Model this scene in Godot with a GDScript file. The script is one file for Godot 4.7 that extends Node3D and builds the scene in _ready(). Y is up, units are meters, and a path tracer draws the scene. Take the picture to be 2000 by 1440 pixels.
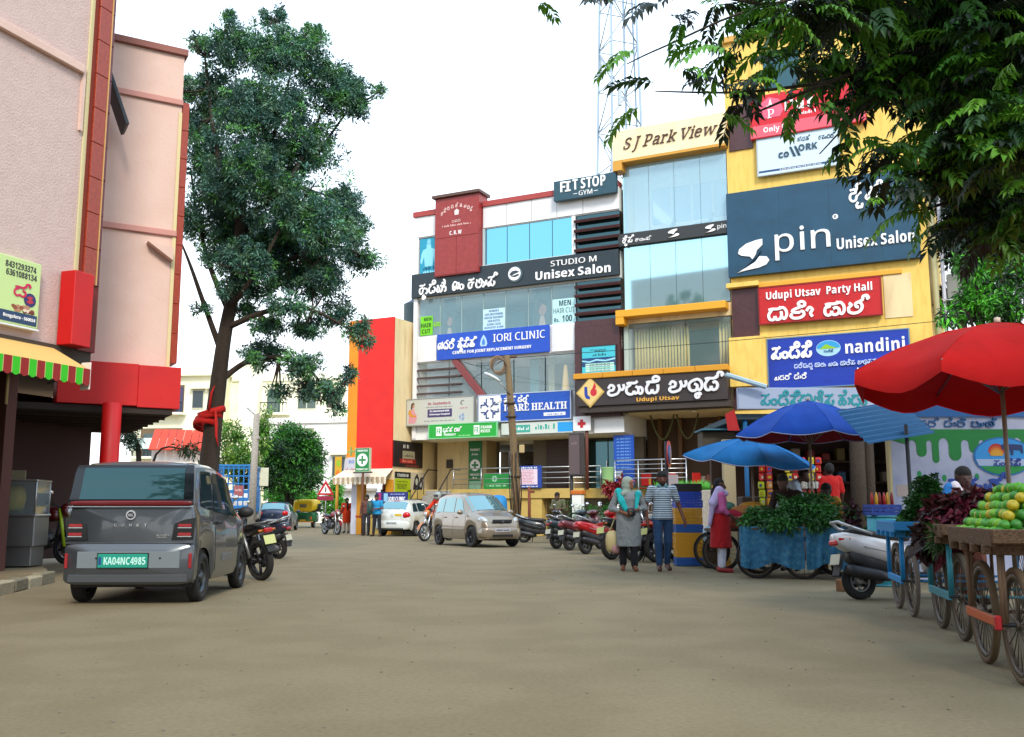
extends Node3D
# A street corner with shops, parked vehicles and vegetable carts. Units are metres, y is up, the camera looks along -z.
var M := {}
var meshes := {}
var taken := {}
var rng := RandomNumberGenerator.new()
var FAC := Transform3D()          # frame of the long shop frontage: x runs along it, z points out to the street

func _ready():
	rng.seed = 71
	setup_view()
	materials()
	FAC = Transform3D(Basis(Vector3.UP, -atan(0.5)), Vector3(-4.45, 0, -44.0))
	build_ground()
	build_corner_house()
	build_clinic_block()
	build_park_block()
	build_red_house()
	build_far_houses()
	build_tower()
	build_kiosk()
	build_signs()
	build_plants()
	build_vehicles()
	build_street_things()
	build_stalls()
	build_people()

func setup_view():
	var cam := Camera3D.new(); cam.name = "camera"; add_child(cam)
	cam.position = Vector3(0, 1.08, 0)
	cam.rotation.x = atan(276.0 / 1900.0)
	cam.fov = rad_to_deg(2.0 * atan(720.0 / 1900.0))
	cam.near = 0.05; cam.far = 2500.0
	cam.current = true
	var sky := ProceduralSkyMaterial.new()
	sky.sky_top_color = Color(0.80, 0.90, 1.0)
	sky.sky_horizon_color = Color(1.0, 1.0, 1.0)
	sky.sky_curve = 0.25
	sky.ground_bottom_color = Color(0.42, 0.39, 0.33)
	sky.ground_horizon_color = Color(0.8, 0.8, 0.78)
	sky.sky_energy_multiplier = 1.0
	sky.sun_angle_max = 1.0
	var e := Environment.new()
	e.background_mode = Environment.BG_SKY
	e.sky = Sky.new(); e.sky.sky_material = sky
	e.background_energy_multiplier = 1.0
	e.tonemap_mode = Environment.TONE_MAPPER_LINEAR
	e.tonemap_exposure = 2.15
	e.sdfgi_enabled = true; e.ssao_enabled = true; e.ssil_enabled = true
	var we := WorldEnvironment.new(); we.name = "world_environment"; we.environment = e; add_child(we)
	var sun := DirectionalLight3D.new(); sun.name = "sun"
	sun.light_energy = 0.5
	sun.light_angular_distance = 14.0
	sun.light_color = Color(1.0, 0.96, 0.9)
	sun.shadow_enabled = true
	sun.rotation_degrees = Vector3(-40, 13, 0)
	add_child(sun)

# ---------------------------------------------------------------- materials
func mt(key: String, col := Color.WHITE, rough := 0.7, metal := 0.0) -> StandardMaterial3D:
	if M.has(key): return M[key]
	var m := StandardMaterial3D.new()
	m.resource_name = key
	m.albedo_color = col; m.roughness = rough; m.metallic = metal
	M[key] = m
	return m

func hx(s: String, rough := 0.7, metal := 0.0) -> StandardMaterial3D:
	return mt("c_%s_%.2f_%.2f" % [s, rough, metal], Color(s), rough, metal)

func noise_tex(freq: float, cols: Array, offs: Array = [], sd := 1, oct := 4, size := 512) -> NoiseTexture2D:
	var n := FastNoiseLite.new(); n.seed = sd; n.frequency = freq; n.fractal_octaves = oct
	n.noise_type = FastNoiseLite.TYPE_SIMPLEX_SMOOTH
	var t := NoiseTexture2D.new(); t.width = size; t.height = size; t.seamless = true; t.noise = n
	var g := Gradient.new()
	var pc := PackedColorArray(); var po := PackedFloat32Array()
	for i in cols.size():
		pc.append(Color(cols[i])); po.append(offs[i] if offs.size() else float(i) / (cols.size() - 1))
	g.colors = pc; g.offsets = po
	t.color_ramp = g
	return t

# a rough surface whose colour wanders between the given tones, with fine relief
func grain(key: String, cols: Array, tile := 3.0, rough := 0.9, relief := 0.3, freq := 0.02, offs: Array = [], sd := 3, relief_freq := 0.09) -> StandardMaterial3D:
	var m := mt(key, Color.WHITE, rough)
	m.albedo_texture = noise_tex(freq, cols, offs, sd, 6)
	m.uv1_triplanar = true; m.uv1_world_triplanar = true
	m.uv1_scale = Vector3.ONE / tile
	if relief > 0:
		m.heightmap_enabled = true
		m.heightmap_scale = relief
		m.heightmap_texture = noise_tex(relief_freq, ["000000", "ffffff"], [], sd + 9, 4)
	return m

func glassy(key: String, col: Color, alpha: float) -> StandardMaterial3D:
	var m := mt(key, Color(col.r, col.g, col.b, alpha), 0.03)
	m.transparency = BaseMaterial3D.TRANSPARENCY_ALPHA
	return m

func materials():
	# road: worn tar covered with tan dust, coarse patches over fine grit
	var r := grain("road", ["72664b", "766a4f", "7a6e53", "7e7257"], 5.0, 0.92, 0.2, 0.008, [0.0, 0.42, 0.6, 1.0], 5, 0.3)
	r.detail_enabled = true
	r.detail_blend_mode = BaseMaterial3D.BLEND_MODE_MUL
	r.detail_uv_layer = BaseMaterial3D.DETAIL_UV_1
	r.detail_albedo = noise_tex(0.22, ["dedad2", "f2f0ec", "ffffff"], [0.0, 0.45, 1.0], 21, 3)
	grain("dirt", ["5e5138", "75664a", "7f7055"], 4.0, 0.95, 0.8, 0.02, [], 8)
	grain("pink_plaster", ["bda59e", "c3aba4", "c8b1aa"], 3.0, 0.9, 0.7, 0.02, [], 11, 0.12)
	grain("pink_paint", ["cfafa2", "d3b5a8", "d7bbae"], 4.0, 0.85, 0.25, 0.012, [], 12)
	grain("yellow_wall", ["cba650", "e2be60", "e6c66c"], 5.0, 0.8, 0.25, 0.02, [0.0, 0.45, 1.0], 13)
	grain("beige_wall", ["b8a27a", "dcc79a", "e4d0a4"], 6.0, 0.85, 0.25, 0.01, [0.0, 0.35, 1.0], 14)
	for k in ["yellow_wall", "beige_wall"]: M[k].uv1_scale = Vector3(0.45, 0.09, 0.45)      # rain has drawn the stains out downwards
	grain("plinth_yellow", ["9c8444", "b89c54", "c0a45c"], 4.0, 0.85, 0.3, 0.015, [0.0, 0.4, 1.0], 15)
	grain("cream_wall", ["e6e2c0", "efecd2", "f2f0dc"], 8.0, 0.85, 0.2, 0.01, [], 16)
	grain("white_wall", ["dcdcd8", "e8e8e6", "efefee"], 8.0, 0.85, 0.2, 0.01, [], 17)
	grain("concrete", ["807a70", "98928a", "a8a298"], 2.0, 0.95, 0.6, 0.03, [], 18)
	grain("kerb_grey", ["5e584a", "7c745f", "877e68"], 1.2, 0.95, 0.8, 0.04, [], 19)
	grain("red_paint", ["b00000", "be0000", "c40400"], 5.0, 0.55, 0.15, 0.012, [], 20)
	grain("tile_red", ["7a220c", "93300f", "9c3c16"], 1.2, 0.35, 0.0, 0.03, [], 22)
	grain("brown_panel", ["3a1e1c", "46262a", "4e2c2a"], 3.0, 0.4, 0.0, 0.03, [], 23)
	grain("maroon_panel", ["7c2020", "8f2a26", "9a3430"], 2.5, 0.4, 0.0, 0.02, [], 24)
	grain("charcoal", ["15222a", "1a2931", "1e2e37"], 3.0, 0.45, 0.0, 0.02, [], 25)
	grain("teal_board", ["0b3850", "0f425c", "134a66"], 6.0, 0.42, 0.0, 0.012, [], 26)
	grain("weathered_pole", ["4c4030", "6c5a40", "84704e"], 0.9, 0.9, 0.8, 0.03, [0.0, 0.5, 1.0], 27)
	grain("bark", ["241e1a", "3c322a", "4a4034"], 0.8, 0.95, 2.0, 0.03, [0.0, 0.5, 1.0], 28)
	grain("wood_old", ["3a2a1a", "5c4430", "6e563c"], 0.7, 0.85, 0.6, 0.04, [], 29)
	grain("roof_tile", ["a82a14", "c43a1e", "cc4828"], 1.5, 0.8, 0.3, 0.03, [], 30)
	grain("tarp", ["123c58", "1c5a80", "2a6c8c", "5e7f82"], 1.1, 0.75, 0.6, 0.02, [0.0, 0.35, 0.65, 1.0], 31)
	grain("canvas_white", ["b8a890", "dccfb8", "e6dcc8"], 1.5, 0.85, 0.3, 0.03, [], 32)
	# coated window glass of the upper floors: it mirrors the sky and what stands across the street
	mt("mirror_glass", Color("6fb4c8"), 0.04, 0.8)
	mt("mirror_pale", Color("a8d2dc"), 0.04, 0.8)
	mt("mirror_dark", Color("3c5a60"), 0.05, 0.75)
	glassy("pane", Color("a8ccd0"), 0.06).metallic = 0.07
	glassy("pane_dark", Color("7cb0bc"), 0.1).metallic = 0.14
	glassy("car_glass", Color("2a4446"), 0.5)
	mt("steel", Color("b8bcc0"), 0.28, 0.9)
	mt("steel_dull", Color("8e9090"), 0.45, 0.85)
	mt("dark_metal", Color("26262a"), 0.5, 0.4)
	mt("tyre", Color("1c1b1a"), 0.9)
	mt("black", Color("141416"), 0.6)
	mt("inside", Color("40362e"), 0.9)
	mt("white", Color("e8e8e8"), 0.5)
	mt("letter_white", Color("ececec"), 0.4)
	mt("rust_red", Color("6a2018"), 0.7)
	mt("rubber", Color("18181a"), 0.7)
	mt("seat_black", Color("202022"), 0.6)
	mt("chrome", Color("d0d4d8"), 0.12, 1.0)

# ---------------------------------------------------------------- scene tree helpers
func numbered(n: String) -> String:
	if not taken.has(n):
		taken[n] = 0
		return n
	taken[n] += 1
	return "%s_%03d" % [n, taken[n]]

func thing(called: String, label: String, category: String, xf := Transform3D(), group := "") -> Node3D:
	var o := Node3D.new(); o.name = numbered(called); add_child(o)
	o.transform = xf
	o.set_meta("label", label); o.set_meta("category", category)
	if group: o.set_meta("group", group)
	return o

func setting(called: String) -> Node3D:
	var o := Node3D.new(); o.name = numbered(called); add_child(o)
	o.set_meta("kind", "structure"); o.set_meta("label", called.replace("_", " ") + " of the street corner"); o.set_meta("category", called.get_slice("_", 0))
	return o

func at(x: float, y: float, d: float, turn := 0.0) -> Transform3D:
	return Transform3D(Basis(Vector3.UP, turn), Vector3(x, y, -d))

func fac(u: float, y: float, z: float) -> Transform3D:
	return FAC * Transform3D(Basis(), Vector3(u, y, z))

func node(parent: Node3D, called: String, mesh: Mesh, m: Material, xf := Transform3D()) -> MeshInstance3D:
	var o := MeshInstance3D.new(); o.name = called; o.mesh = mesh
	if m: o.material_override = m
	o.transform = xf
	parent.add_child(o, true)
	return o

func obj(parent: Node3D, called: String, s: SurfaceTool, m: Material, xf := Transform3D()) -> MeshInstance3D:
	return node(parent, called, done(s), m, xf)

func st() -> SurfaceTool:
	var s := SurfaceTool.new(); s.begin(Mesh.PRIMITIVE_TRIANGLES); s.set_smooth_group(-1)
	return s

func done(s: SurfaceTool) -> ArrayMesh:
	s.generate_normals()
	return s.commit()

# ---------------------------------------------------------------- shapes
func tri(s: SurfaceTool, a: Vector3, b: Vector3, c: Vector3):
	s.add_vertex(a); s.add_vertex(b); s.add_vertex(c)

func quad(s: SurfaceTool, a: Vector3, b: Vector3, c: Vector3, d: Vector3):
	tri(s, a, b, c); tri(s, a, c, d)

# a flat polygon facing away from a point
func away(s: SurfaceTool, pts: Array, from: Vector3):
	var n: Vector3 = (pts[1] - pts[0]).cross(pts[2] - pts[0])
	var flip: bool = n.dot(pts[0] - from) > 0
	for i in range(1, pts.size() - 1):
		if flip: tri(s, pts[0], pts[i + 1], pts[i])
		else: tri(s, pts[0], pts[i], pts[i + 1])

func cub(s: SurfaceTool, c: Vector3, size: Vector3, b := 0.0, basis := Basis()):
	var h := size / 2
	var o := c
	var f := func(v: Vector3) -> Vector3: return o + basis * v
	for ax in 3:
		var a1 := (ax + 1) % 3
		var a2 := (ax + 2) % 3
		for sg in [-1.0, 1.0]:
			var q := []
			for k in [[-1, -1], [1, -1], [1, 1], [-1, 1]]:
				var v := Vector3.ZERO
				v[ax] = sg * h[ax]; v[a1] = k[0] * (h[a1] - b); v[a2] = k[1] * (h[a2] - b)
				q.append(f.call(v))
			away(s, q, c)
	if b > 0:
		for ax in 3:
			var a1 := (ax + 1) % 3
			var a2 := (ax + 2) % 3
			for k in [[-1, -1], [1, -1], [1, 1], [-1, 1]]:
				var q := []
				for e in [[1, 0, -1], [1, 0, 1], [0, 1, 1], [0, 1, -1]]:
					var v := Vector3.ZERO
					v[a1] = k[0] * (h[a1] - (0.0 if e[0] else b)); v[a2] = k[1] * (h[a2] - (0.0 if e[1] else b)); v[ax] = e[2] * (h[ax] - b)
					q.append(f.call(v))
				away(s, q, c)
		for i in 8:
			var g := Vector3(1 if i & 1 else -1, 1 if i & 2 else -1, 1 if i & 4 else -1)
			var q := []
			for ax in 3:
				var v := g * (h - Vector3(b, b, b)); v[ax] = g[ax] * h[ax]
				q.append(f.call(v))
			away(s, q, c)

# a box as a node of its own; alike boxes share one mesh
func bx(parent: Node3D, called: String, c: Vector3, size: Vector3, m: Material, bevel := 0.0, basis := Basis()) -> MeshInstance3D:
	var key := "%.3f %.3f %.3f %.3f" % [size.x, size.y, size.z, bevel]
	if not meshes.has(key):
		var s := st(); cub(s, Vector3.ZERO, size, bevel); meshes[key] = done(s)
	return node(parent, called, meshes[key], m, Transform3D(basis, c))

# box by its extents
func ex(parent: Node3D, called: String, x0: float, x1: float, y0: float, y1: float, z0: float, z1: float, m: Material, bevel := 0.0) -> MeshInstance3D:
	return bx(parent, called, Vector3((x0 + x1) / 2, (y0 + y1) / 2, (z0 + z1) / 2), Vector3(absf(x1 - x0), absf(y1 - y0), absf(z1 - z0)), m, bevel)

func tube(s: SurfaceTool, pts: Array, rad, sides := 8, caps := true, flat := 1.0):
	s.set_smooth_group(0)
	var rings := []
	var up := Vector3.UP
	for i in pts.size():
		var dir: Vector3 = (pts[min(i + 1, pts.size() - 1)] - pts[max(i - 1, 0)]).normalized()
		if i == 0:
			up = Vector3.RIGHT if absf(dir.y) > 0.9 else Vector3.UP
		var a := dir.cross(up)
		if a.length() < 0.01: a = dir.cross(Vector3(0.3, 0.2, 0.9))
		a = a.normalized()
		var b := a.cross(dir).normalized()
		up = b
		var r: float = rad[i] if rad is Array else rad
		var ring := PackedVector3Array()
		for k in sides:
			var t := TAU * k / sides
			ring.append(pts[i] + (a * cos(t) + b * sin(t) * flat) * r)
		rings.append(ring)
	skin(s, rings, caps)

# quads between rings of points, all of the same count
func skin(s: SurfaceTool, rings: Array, caps := true, closed := true):
	var n: int = rings[0].size()
	for i in rings.size() - 1:
		for k in (n if closed else n - 1):
			var k2 := (k + 1) % n
			quad(s, rings[i][k], rings[i][k2], rings[i + 1][k2], rings[i + 1][k])
	if caps:
		for e in [0, rings.size() - 1]:
			var c := Vector3.ZERO
			for p in rings[e]: c += p
			c /= n
			for k in n:
				var k2 := (k + 1) % n
				if e == 0: tri(s, c, rings[e][k2], rings[e][k])
				else: tri(s, c, rings[e][k], rings[e][k2])

func rod(parent: Node3D, called: String, pts: Array, rad, m: Material, sides := 8, flat := 1.0) -> MeshInstance3D:
	var s := st(); tube(s, pts, rad, sides, true, flat)
	return obj(parent, called, s, m)

# surface of revolution about y: prof is a list of [radius, height]
func lathe(s: SurfaceTool, prof: Array, seg := 16, xf := Transform3D(), smooth := true):
	s.set_smooth_group(0 if smooth else -1)
	for i in prof.size() - 1:
		for k in seg:
			var a := TAU * k / seg
			var b := TAU * (k + 1) / seg
			var p := [xf * Vector3(prof[i][0] * cos(a), prof[i][1], prof[i][0] * sin(a)), xf * Vector3(prof[i][0] * cos(b), prof[i][1], prof[i][0] * sin(b)),
				xf * Vector3(prof[i + 1][0] * cos(b), prof[i + 1][1], prof[i + 1][0] * sin(b)), xf * Vector3(prof[i + 1][0] * cos(a), prof[i + 1][1], prof[i + 1][0] * sin(a))]
			quad(s, p[3], p[2], p[1], p[0])

func ball(s: SurfaceTool, c: Vector3, r: Vector3, seg := 12, rows := 7, basis := Basis()):
	var prof := []
	for i in rows + 1:
		var t := PI * i / rows - PI / 2
		prof.append([maxf(cos(t), 0.001), sin(t)])
	lathe(s, prof, seg, Transform3D(basis * Basis.from_scale(r), c))

# an outline in the xy plane pushed from z0 to z1
func slab(s: SurfaceTool, poly: PackedVector2Array, z0: float, z1: float, xf := Transform3D()):
	s.set_smooth_group(-1)
	var idx := Geometry2D.triangulate_polygon(poly)
	var ccw := not Geometry2D.is_polygon_clockwise(poly)
	for i in range(0, idx.size(), 3):
		var p := [poly[idx[i]], poly[idx[i + 1]], poly[idx[i + 2]]]
		if (p[1] - p[0]).cross(p[2] - p[0]) > 0: p.reverse()
		tri(s, xf * v3(p[0], z1), xf * v3(p[1], z1), xf * v3(p[2], z1))
		tri(s, xf * v3(p[2], z0), xf * v3(p[1], z0), xf * v3(p[0], z0))
	for i in poly.size():
		var a := poly[i]
		var b := poly[(i + 1) % poly.size()]
		if ccw: quad(s, xf * v3(a, z0), xf * v3(a, z1), xf * v3(b, z1), xf * v3(b, z0))
		else: quad(s, xf * v3(b, z0), xf * v3(b, z1), xf * v3(a, z1), xf * v3(a, z0))

func v3(p: Vector2, z: float) -> Vector3:
	return Vector3(p.x, p.y, z)

func pv(a: Array) -> PackedVector2Array:
	var p := PackedVector2Array()
	for i in range(0, a.size(), 2): p.append(Vector2(a[i], a[i + 1]))
	return p

func plate(parent: Node3D, called: String, poly: Array, z0: float, z1: float, m: Material, xf := Transform3D()) -> MeshInstance3D:
	var s := st(); slab(s, pv(poly), z0, z1)
	return obj(parent, called, s, m, xf)

func disc(n: int, rx: float, ry: float, cx := 0.0, cy := 0.0) -> Array:
	var a := []
	for i in n:
		a.append(cx + rx * cos(TAU * i / n)); a.append(cy + ry * sin(TAU * i / n))
	return a

# smooth curve through points
func curve(pts: Array, per := 5) -> Array:
	var out := []
	for i in pts.size() - 1:
		var p0 = pts[max(i - 1, 0)]
		var p1 = pts[i]
		var p2 = pts[i + 1]
		var p3 = pts[min(i + 2, pts.size() - 1)]
		for k in per:
			var t := float(k) / per
			out.append(0.5 * ((2.0 * p1) + (p2 - p0) * t + (2.0 * p0 - 5.0 * p1 + 4.0 * p2 - p3) * t * t + (3.0 * p1 - p0 - 3.0 * p2 + p3) * t * t * t))
	out.append(pts[-1])
	return out

# piecewise curve value: keys are [x, value]
func key(ks: Array, x: float) -> float:
	if x <= ks[0][0]: return ks[0][1]
	for i in ks.size() - 1:
		if x <= ks[i + 1][0]:
			var t: float = (x - ks[i][0]) / (ks[i + 1][0] - ks[i][0])
			return lerpf(ks[i][1], ks[i + 1][1], t)
	return ks[-1][1]

# ---------------------------------------------------------------- lettering
func font(bold := true, kind := "Droid Sans") -> SystemFont:
	var k := "font %s %s" % [kind, bold]
	if not M.has(k):
		var f := SystemFont.new(); f.font_names = PackedStringArray([kind]); f.font_weight = 700 if bold else 400
		M[k] = f
	return M[k]

# a line of raised letters centred on (x, y); w = 0 keeps the font's own width
func txt(parent: Node3D, words: String, x: float, y: float, w: float, h: float, m: Material, z := 0.0, depth := 0.02, bold := true, kind := "Droid Sans", slant := 0.0) -> MeshInstance3D:
	var k := "text %s %s %s" % [words, bold, kind]
	if not meshes.has(k):
		var t := TextMesh.new(); t.text = words; t.font = font(bold, kind); t.font_size = 32; t.pixel_size = 0.03; t.depth = 1.0; t.curve_step = 2.0
		meshes[k] = t
	var bb: AABB = meshes[k].get_aabb()
	var sy := h / bb.size.y
	var sx := w / bb.size.x if w > 0 else sy
	var b := Basis(Vector3(sx, 0, 0), Vector3(slant * sy, sy, 0), Vector3(0, 0, depth))
	var c := bb.position + bb.size / 2
	return node(parent, "lettering", meshes[k], m, Transform3D(b, Vector3(x, y, z + depth / 2) - b * Vector3(c.x, c.y, 0)))

# Kannada letters as pen strokes in a box one unit wide and high. Tokens: base letter, then signs, split by dots.
var KAN := {
	"head": [[.08, .86, .30, .92, .72, .90, .92, 1.06]],
	"na": [[.5, .9, .56, .72, .42, .5, .2, .38, .07, .18, .18, .02, .36, .12, .42, .34], [.42, .34, .54, .08, .8, .03, .97, .24, .92, .5]],
	"da": [[.40, .9, .34, .74, .10, .58, .06, .22, .28, .0, .50, .12, .74, .0, .96, .2, .92, .52, .70, .62]],
	"la": [[.10, .84, .26, .68, .08, .46, .08, .16, .30, .0, .62, .02, .86, .24, .92, .58, .74, .86, .52, .74, .56, .5, .72, .46]],
	"ha": [[.40, .9, .34, .70, .10, .62, .05, .22, .20, .0, .42, .06, .48, .34], [.48, .34, .54, .06, .76, .0, .94, .16, .95, .44, .78, .58, .58, .5]],
	"ra": [[.46, .88, .26, .72, .08, .46, .14, .12, .44, .0, .76, .08, .92, .36, .82, .62, .56, .72, .46, .88]],
	"dda": [[.42, .9, .32, .72, .10, .56, .06, .2, .28, .0, .56, .04, .62, .26], [.62, .26, .72, .04, .94, .16, .96, .46, .76, .62]],
	"tta": [[.72, .88, .40, .78, .16, .60, .40, .46, .70, .46], [.16, .40, .06, .2, .26, .0, .66, .0, .92, .2, .90, .46, .72, .56]],
	"sa": [[.48, .9, .50, .64, .16, .58, .06, .26, .24, .0, .50, .08, .58, .34, .76, .54, .96, .62]],
	"pa": [[.36, .9, .22, .72, .08, .42, .16, .06, .40, .02, .50, .3], [.50, .3, .60, .02, .84, .06, .94, .36, .92, .68]],
	"ma": [[.2, .66, .36, .5, .22, .34, .08, .2, .22, .0, .46, .06, .54, .4, .42, .74], [.54, .2, .70, .0, .92, .12, .98, .5, .90, .8]],
	"va": [[.40, .9, .22, .70, .07, .40, .16, .04, .42, .02, .50, .3], [.50, .3, .58, .02, .84, .04, .95, .34, .82, .62, .62, .54]],
	"ya": [[.10, .74, .28, .6, .12, .4, .08, .14, .26, .0, .44, .12, .46, .5], [.46, .2, .6, .0, .82, .08, .9, .4, .78, .7, .6, .6], [.9, .4, 1.1, .5, 1.16, .86]],
	"ka": [[.20, .56, .5, .62, .86, .56], [.52, .9, .5, .5, .30, .44, .12, .28, .20, .04, .44, .1, .5, .4], [.5, .4, .58, .08, .80, .04, .92, .24, .80, .44, .52, .44]],
	"ta": [[.34, .8, .12, .6, .08, .24, .30, .0, .60, .08, .66, .4, .46, .56], [.62, .2, .84, .04, 1.0, .3, .94, .7, .7, .9, .34, .8]],
	"u_": [[.10, .56, .28, .84, .52, .70, .46, .42, .22, .38, .08, .2, .26, .0, .56, .02, .84, .16, .96, .5, .86, .86], [.96, .5, 1.16, .4, 1.3, .6, 1.24, .86]],
	"e_": [[.12, .2, .30, .4, .5, .2, .34, .0, .12, .14, .14, .6, .42, .88, .72, .74, .64, .46, .8, .1, 1.0, .3, .96, .8]],
	"ai": [[.1, .3, .28, .44, .4, .22, .22, .02, .06, .24, .2, .72, .5, .86, .72, .66, .6, .4, .76, .06, 1.0, .24, 1.0, .6, .84, .86, 1.1, 1.02]],
	"o_": [[.5, .9, .2, .8, .08, .46, .24, .04, .5, .1, .52, .42], [.52, .42, .56, .06, .84, .04, .98, .4, .8, .76, .5, .9, .8, 1.16, 1.1, 1.1]],
	"ga": [[.1, .1, .08, .5, .4, .88, .74, .7, .86, .1]],
	"lla": [[.1, .6, .28, .8, .44, .5, .2, .3, .1, .1, .34, .0, .6, .2, .56, .6, .8, .8, .98, .5, .8, .1]],
	"sha": [[.46, .9, .2, .72, .08, .4, .2, .02, .46, .06, .5, .4], [.5, .3, .62, .0, .9, .06, .96, .42, .74, .6]],
	"dha": [[.40, .9, .34, .74, .10, .58, .06, .22, .28, .0, .50, .12, .74, .0, .96, .2, .92, .52, .70, .62], [.5, .0, .5, -.2]],
	"ba": [[.1, .78, .3, .8, .2, .5, .1, .2, .3, .0, .7, .0, .92, .24, .86, .62, .6, .84]],
}
var HEADED := ["na", "da", "ha", "ra", "dda", "sa", "pa", "va", "ka", "sha", "dha"]
var SIGN := {
	"i": [[.74, .9, .98, .98, 1.0, 1.24, .76, 1.34, .58, 1.16, .74, .94]],
	"u": [[.94, .5, 1.16, .52, 1.28, .24, 1.16, .0, 1.0, .08]],
	"uu": [[.94, .5, 1.16, .52, 1.28, .24, 1.14, .0, 1.0, .1], [1.28, .3, 1.5, .2, 1.54, .7]],
	"aa": [[.80, .90, 1.06, .98, 1.26, .70, 1.28, .28, 1.12, .02, .98, .2]],
	"e": [[.70, .92, .92, 1.0, 1.0, 1.3, .82, 1.38, .72, 1.2]],
	"ee": [[.70, .92, .92, 1.0, 1.0, 1.3, .82, 1.38, .72, 1.2], [1.16, .6, 1.34, .62, 1.36, .2, 1.16, .1]],
	"o": [[.80, .90, 1.06, .98, 1.26, .76, 1.24, 1.2, 1.02, 1.28], [1.1, .5, 1.36, .5, 1.4, .1, 1.2, .0]],
	"x": [[.76, .9, .96, 1.02, 1.02, 1.3, 1.24, 1.34, 1.34, 1.16, 1.2, 1.06]],
	"m": [[1.5, .02, 1.2, .1, 1.18, .42, 1.42, .54, 1.66, .4, 1.64, .12, 1.5, .02]],
	"r": [[1.1, .5, 1.3, .8, 1.5, .6, 1.36, .3, 1.5, .0]],
}
var WIDE := {"m": .72, "u": .34, "uu": .6, "aa": .36, "ee": .42, "o": .46, "x": .34, "r": .55, "e": .06, "i": .06}

func stroke(out: Array, flat: Array, ox: float, oy: float, sc: float):
	var p := []
	for i in range(0, flat.size(), 2): p.append(Vector2(ox + flat[i] * sc, oy + flat[i + 1] * sc))
	out.append(curve(p, 4))

func kan(parent: Node3D, words: String, x: float, y: float, w: float, h: float, m: Material, z := 0.0, weight := 0.13, depth := 0.02) -> MeshInstance3D:
	var lines := []
	var cx := 0.0
	for word in words.split(" "):
		for syl in word.split(","):
			var bits := syl.split(".")
			var adv := 1.14
			for n in bits.size():
				var b := bits[n]
				if n == 0:
					for f in KAN[b]: stroke(lines, f, cx, 0, 1.0)
					if b in HEADED: stroke(lines, KAN["head"][0], cx, 0, 1.0)
					if b in ["u_", "ya"]: adv += .28
				elif SIGN.has(b):
					for f in SIGN[b]: stroke(lines, f, cx, 0, 1.0)
					adv += WIDE[b]
				else:
					for f in KAN[b.substr(1)]: stroke(lines, f, cx + .5, -.56, .5)
			cx += adv
		cx += .5
	cx -= .6
	var sx := w / cx
	var sy := h / 1.35
	var s := st()
	var zi := 0.0
	for ln in lines:
		var l := PackedVector2Array(); var r := PackedVector2Array()
		for i in ln.size():
			var a: Vector2 = ln[max(i - 1, 0)]
			var b: Vector2 = ln[min(i + 1, ln.size() - 1)]
			var dir := (b - a); dir = Vector2(dir.x * sx, dir.y * sy).normalized()
			var c := Vector2(x - w / 2 + ln[i].x * sx, y - h / 2 + (ln[i].y + .05) * sy)
			var nn := Vector2(-dir.y, dir.x) * weight * h / 2
			l.append(c + nn); r.append(c - nn)
		for i in l.size() - 1:
			var z0 := z + depth + zi; zi += .00008
			var z1 := z + depth + zi
			quad(s, v3(l[i], z0), v3(l[i + 1], z1), v3(r[i + 1], z1), v3(r[i], z0))
			quad(s, v3(l[i], z), v3(l[i + 1], z), v3(l[i + 1], z1), v3(l[i], z0))
			quad(s, v3(r[i + 1], z), v3(r[i], z), v3(r[i], z0), v3(r[i + 1], z1))
	return obj(parent, "lettering", s, m)
# ================================================================ ground
func sheet(parent: Node3D, called: String, outline: Array, y: float, m: Material) -> MeshInstance3D:
	# outline: x, depth pairs
	var p := PackedVector2Array()
	for i in range(0, outline.size(), 2): p.append(Vector2(outline[i], outline[i + 1]))
	var idx := Geometry2D.triangulate_polygon(p)
	var s := st()
	for i in range(0, idx.size(), 3):
		away(s, [Vector3(p[idx[i]].x, y, -p[idx[i]].y), Vector3(p[idx[i + 1]].x, y, -p[idx[i + 1]].y), Vector3(p[idx[i + 2]].x, y, -p[idx[i + 2]].y)], Vector3(p[idx[i]].x, y - 5, -p[idx[i]].y))
	return obj(parent, called, s, m)

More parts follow.
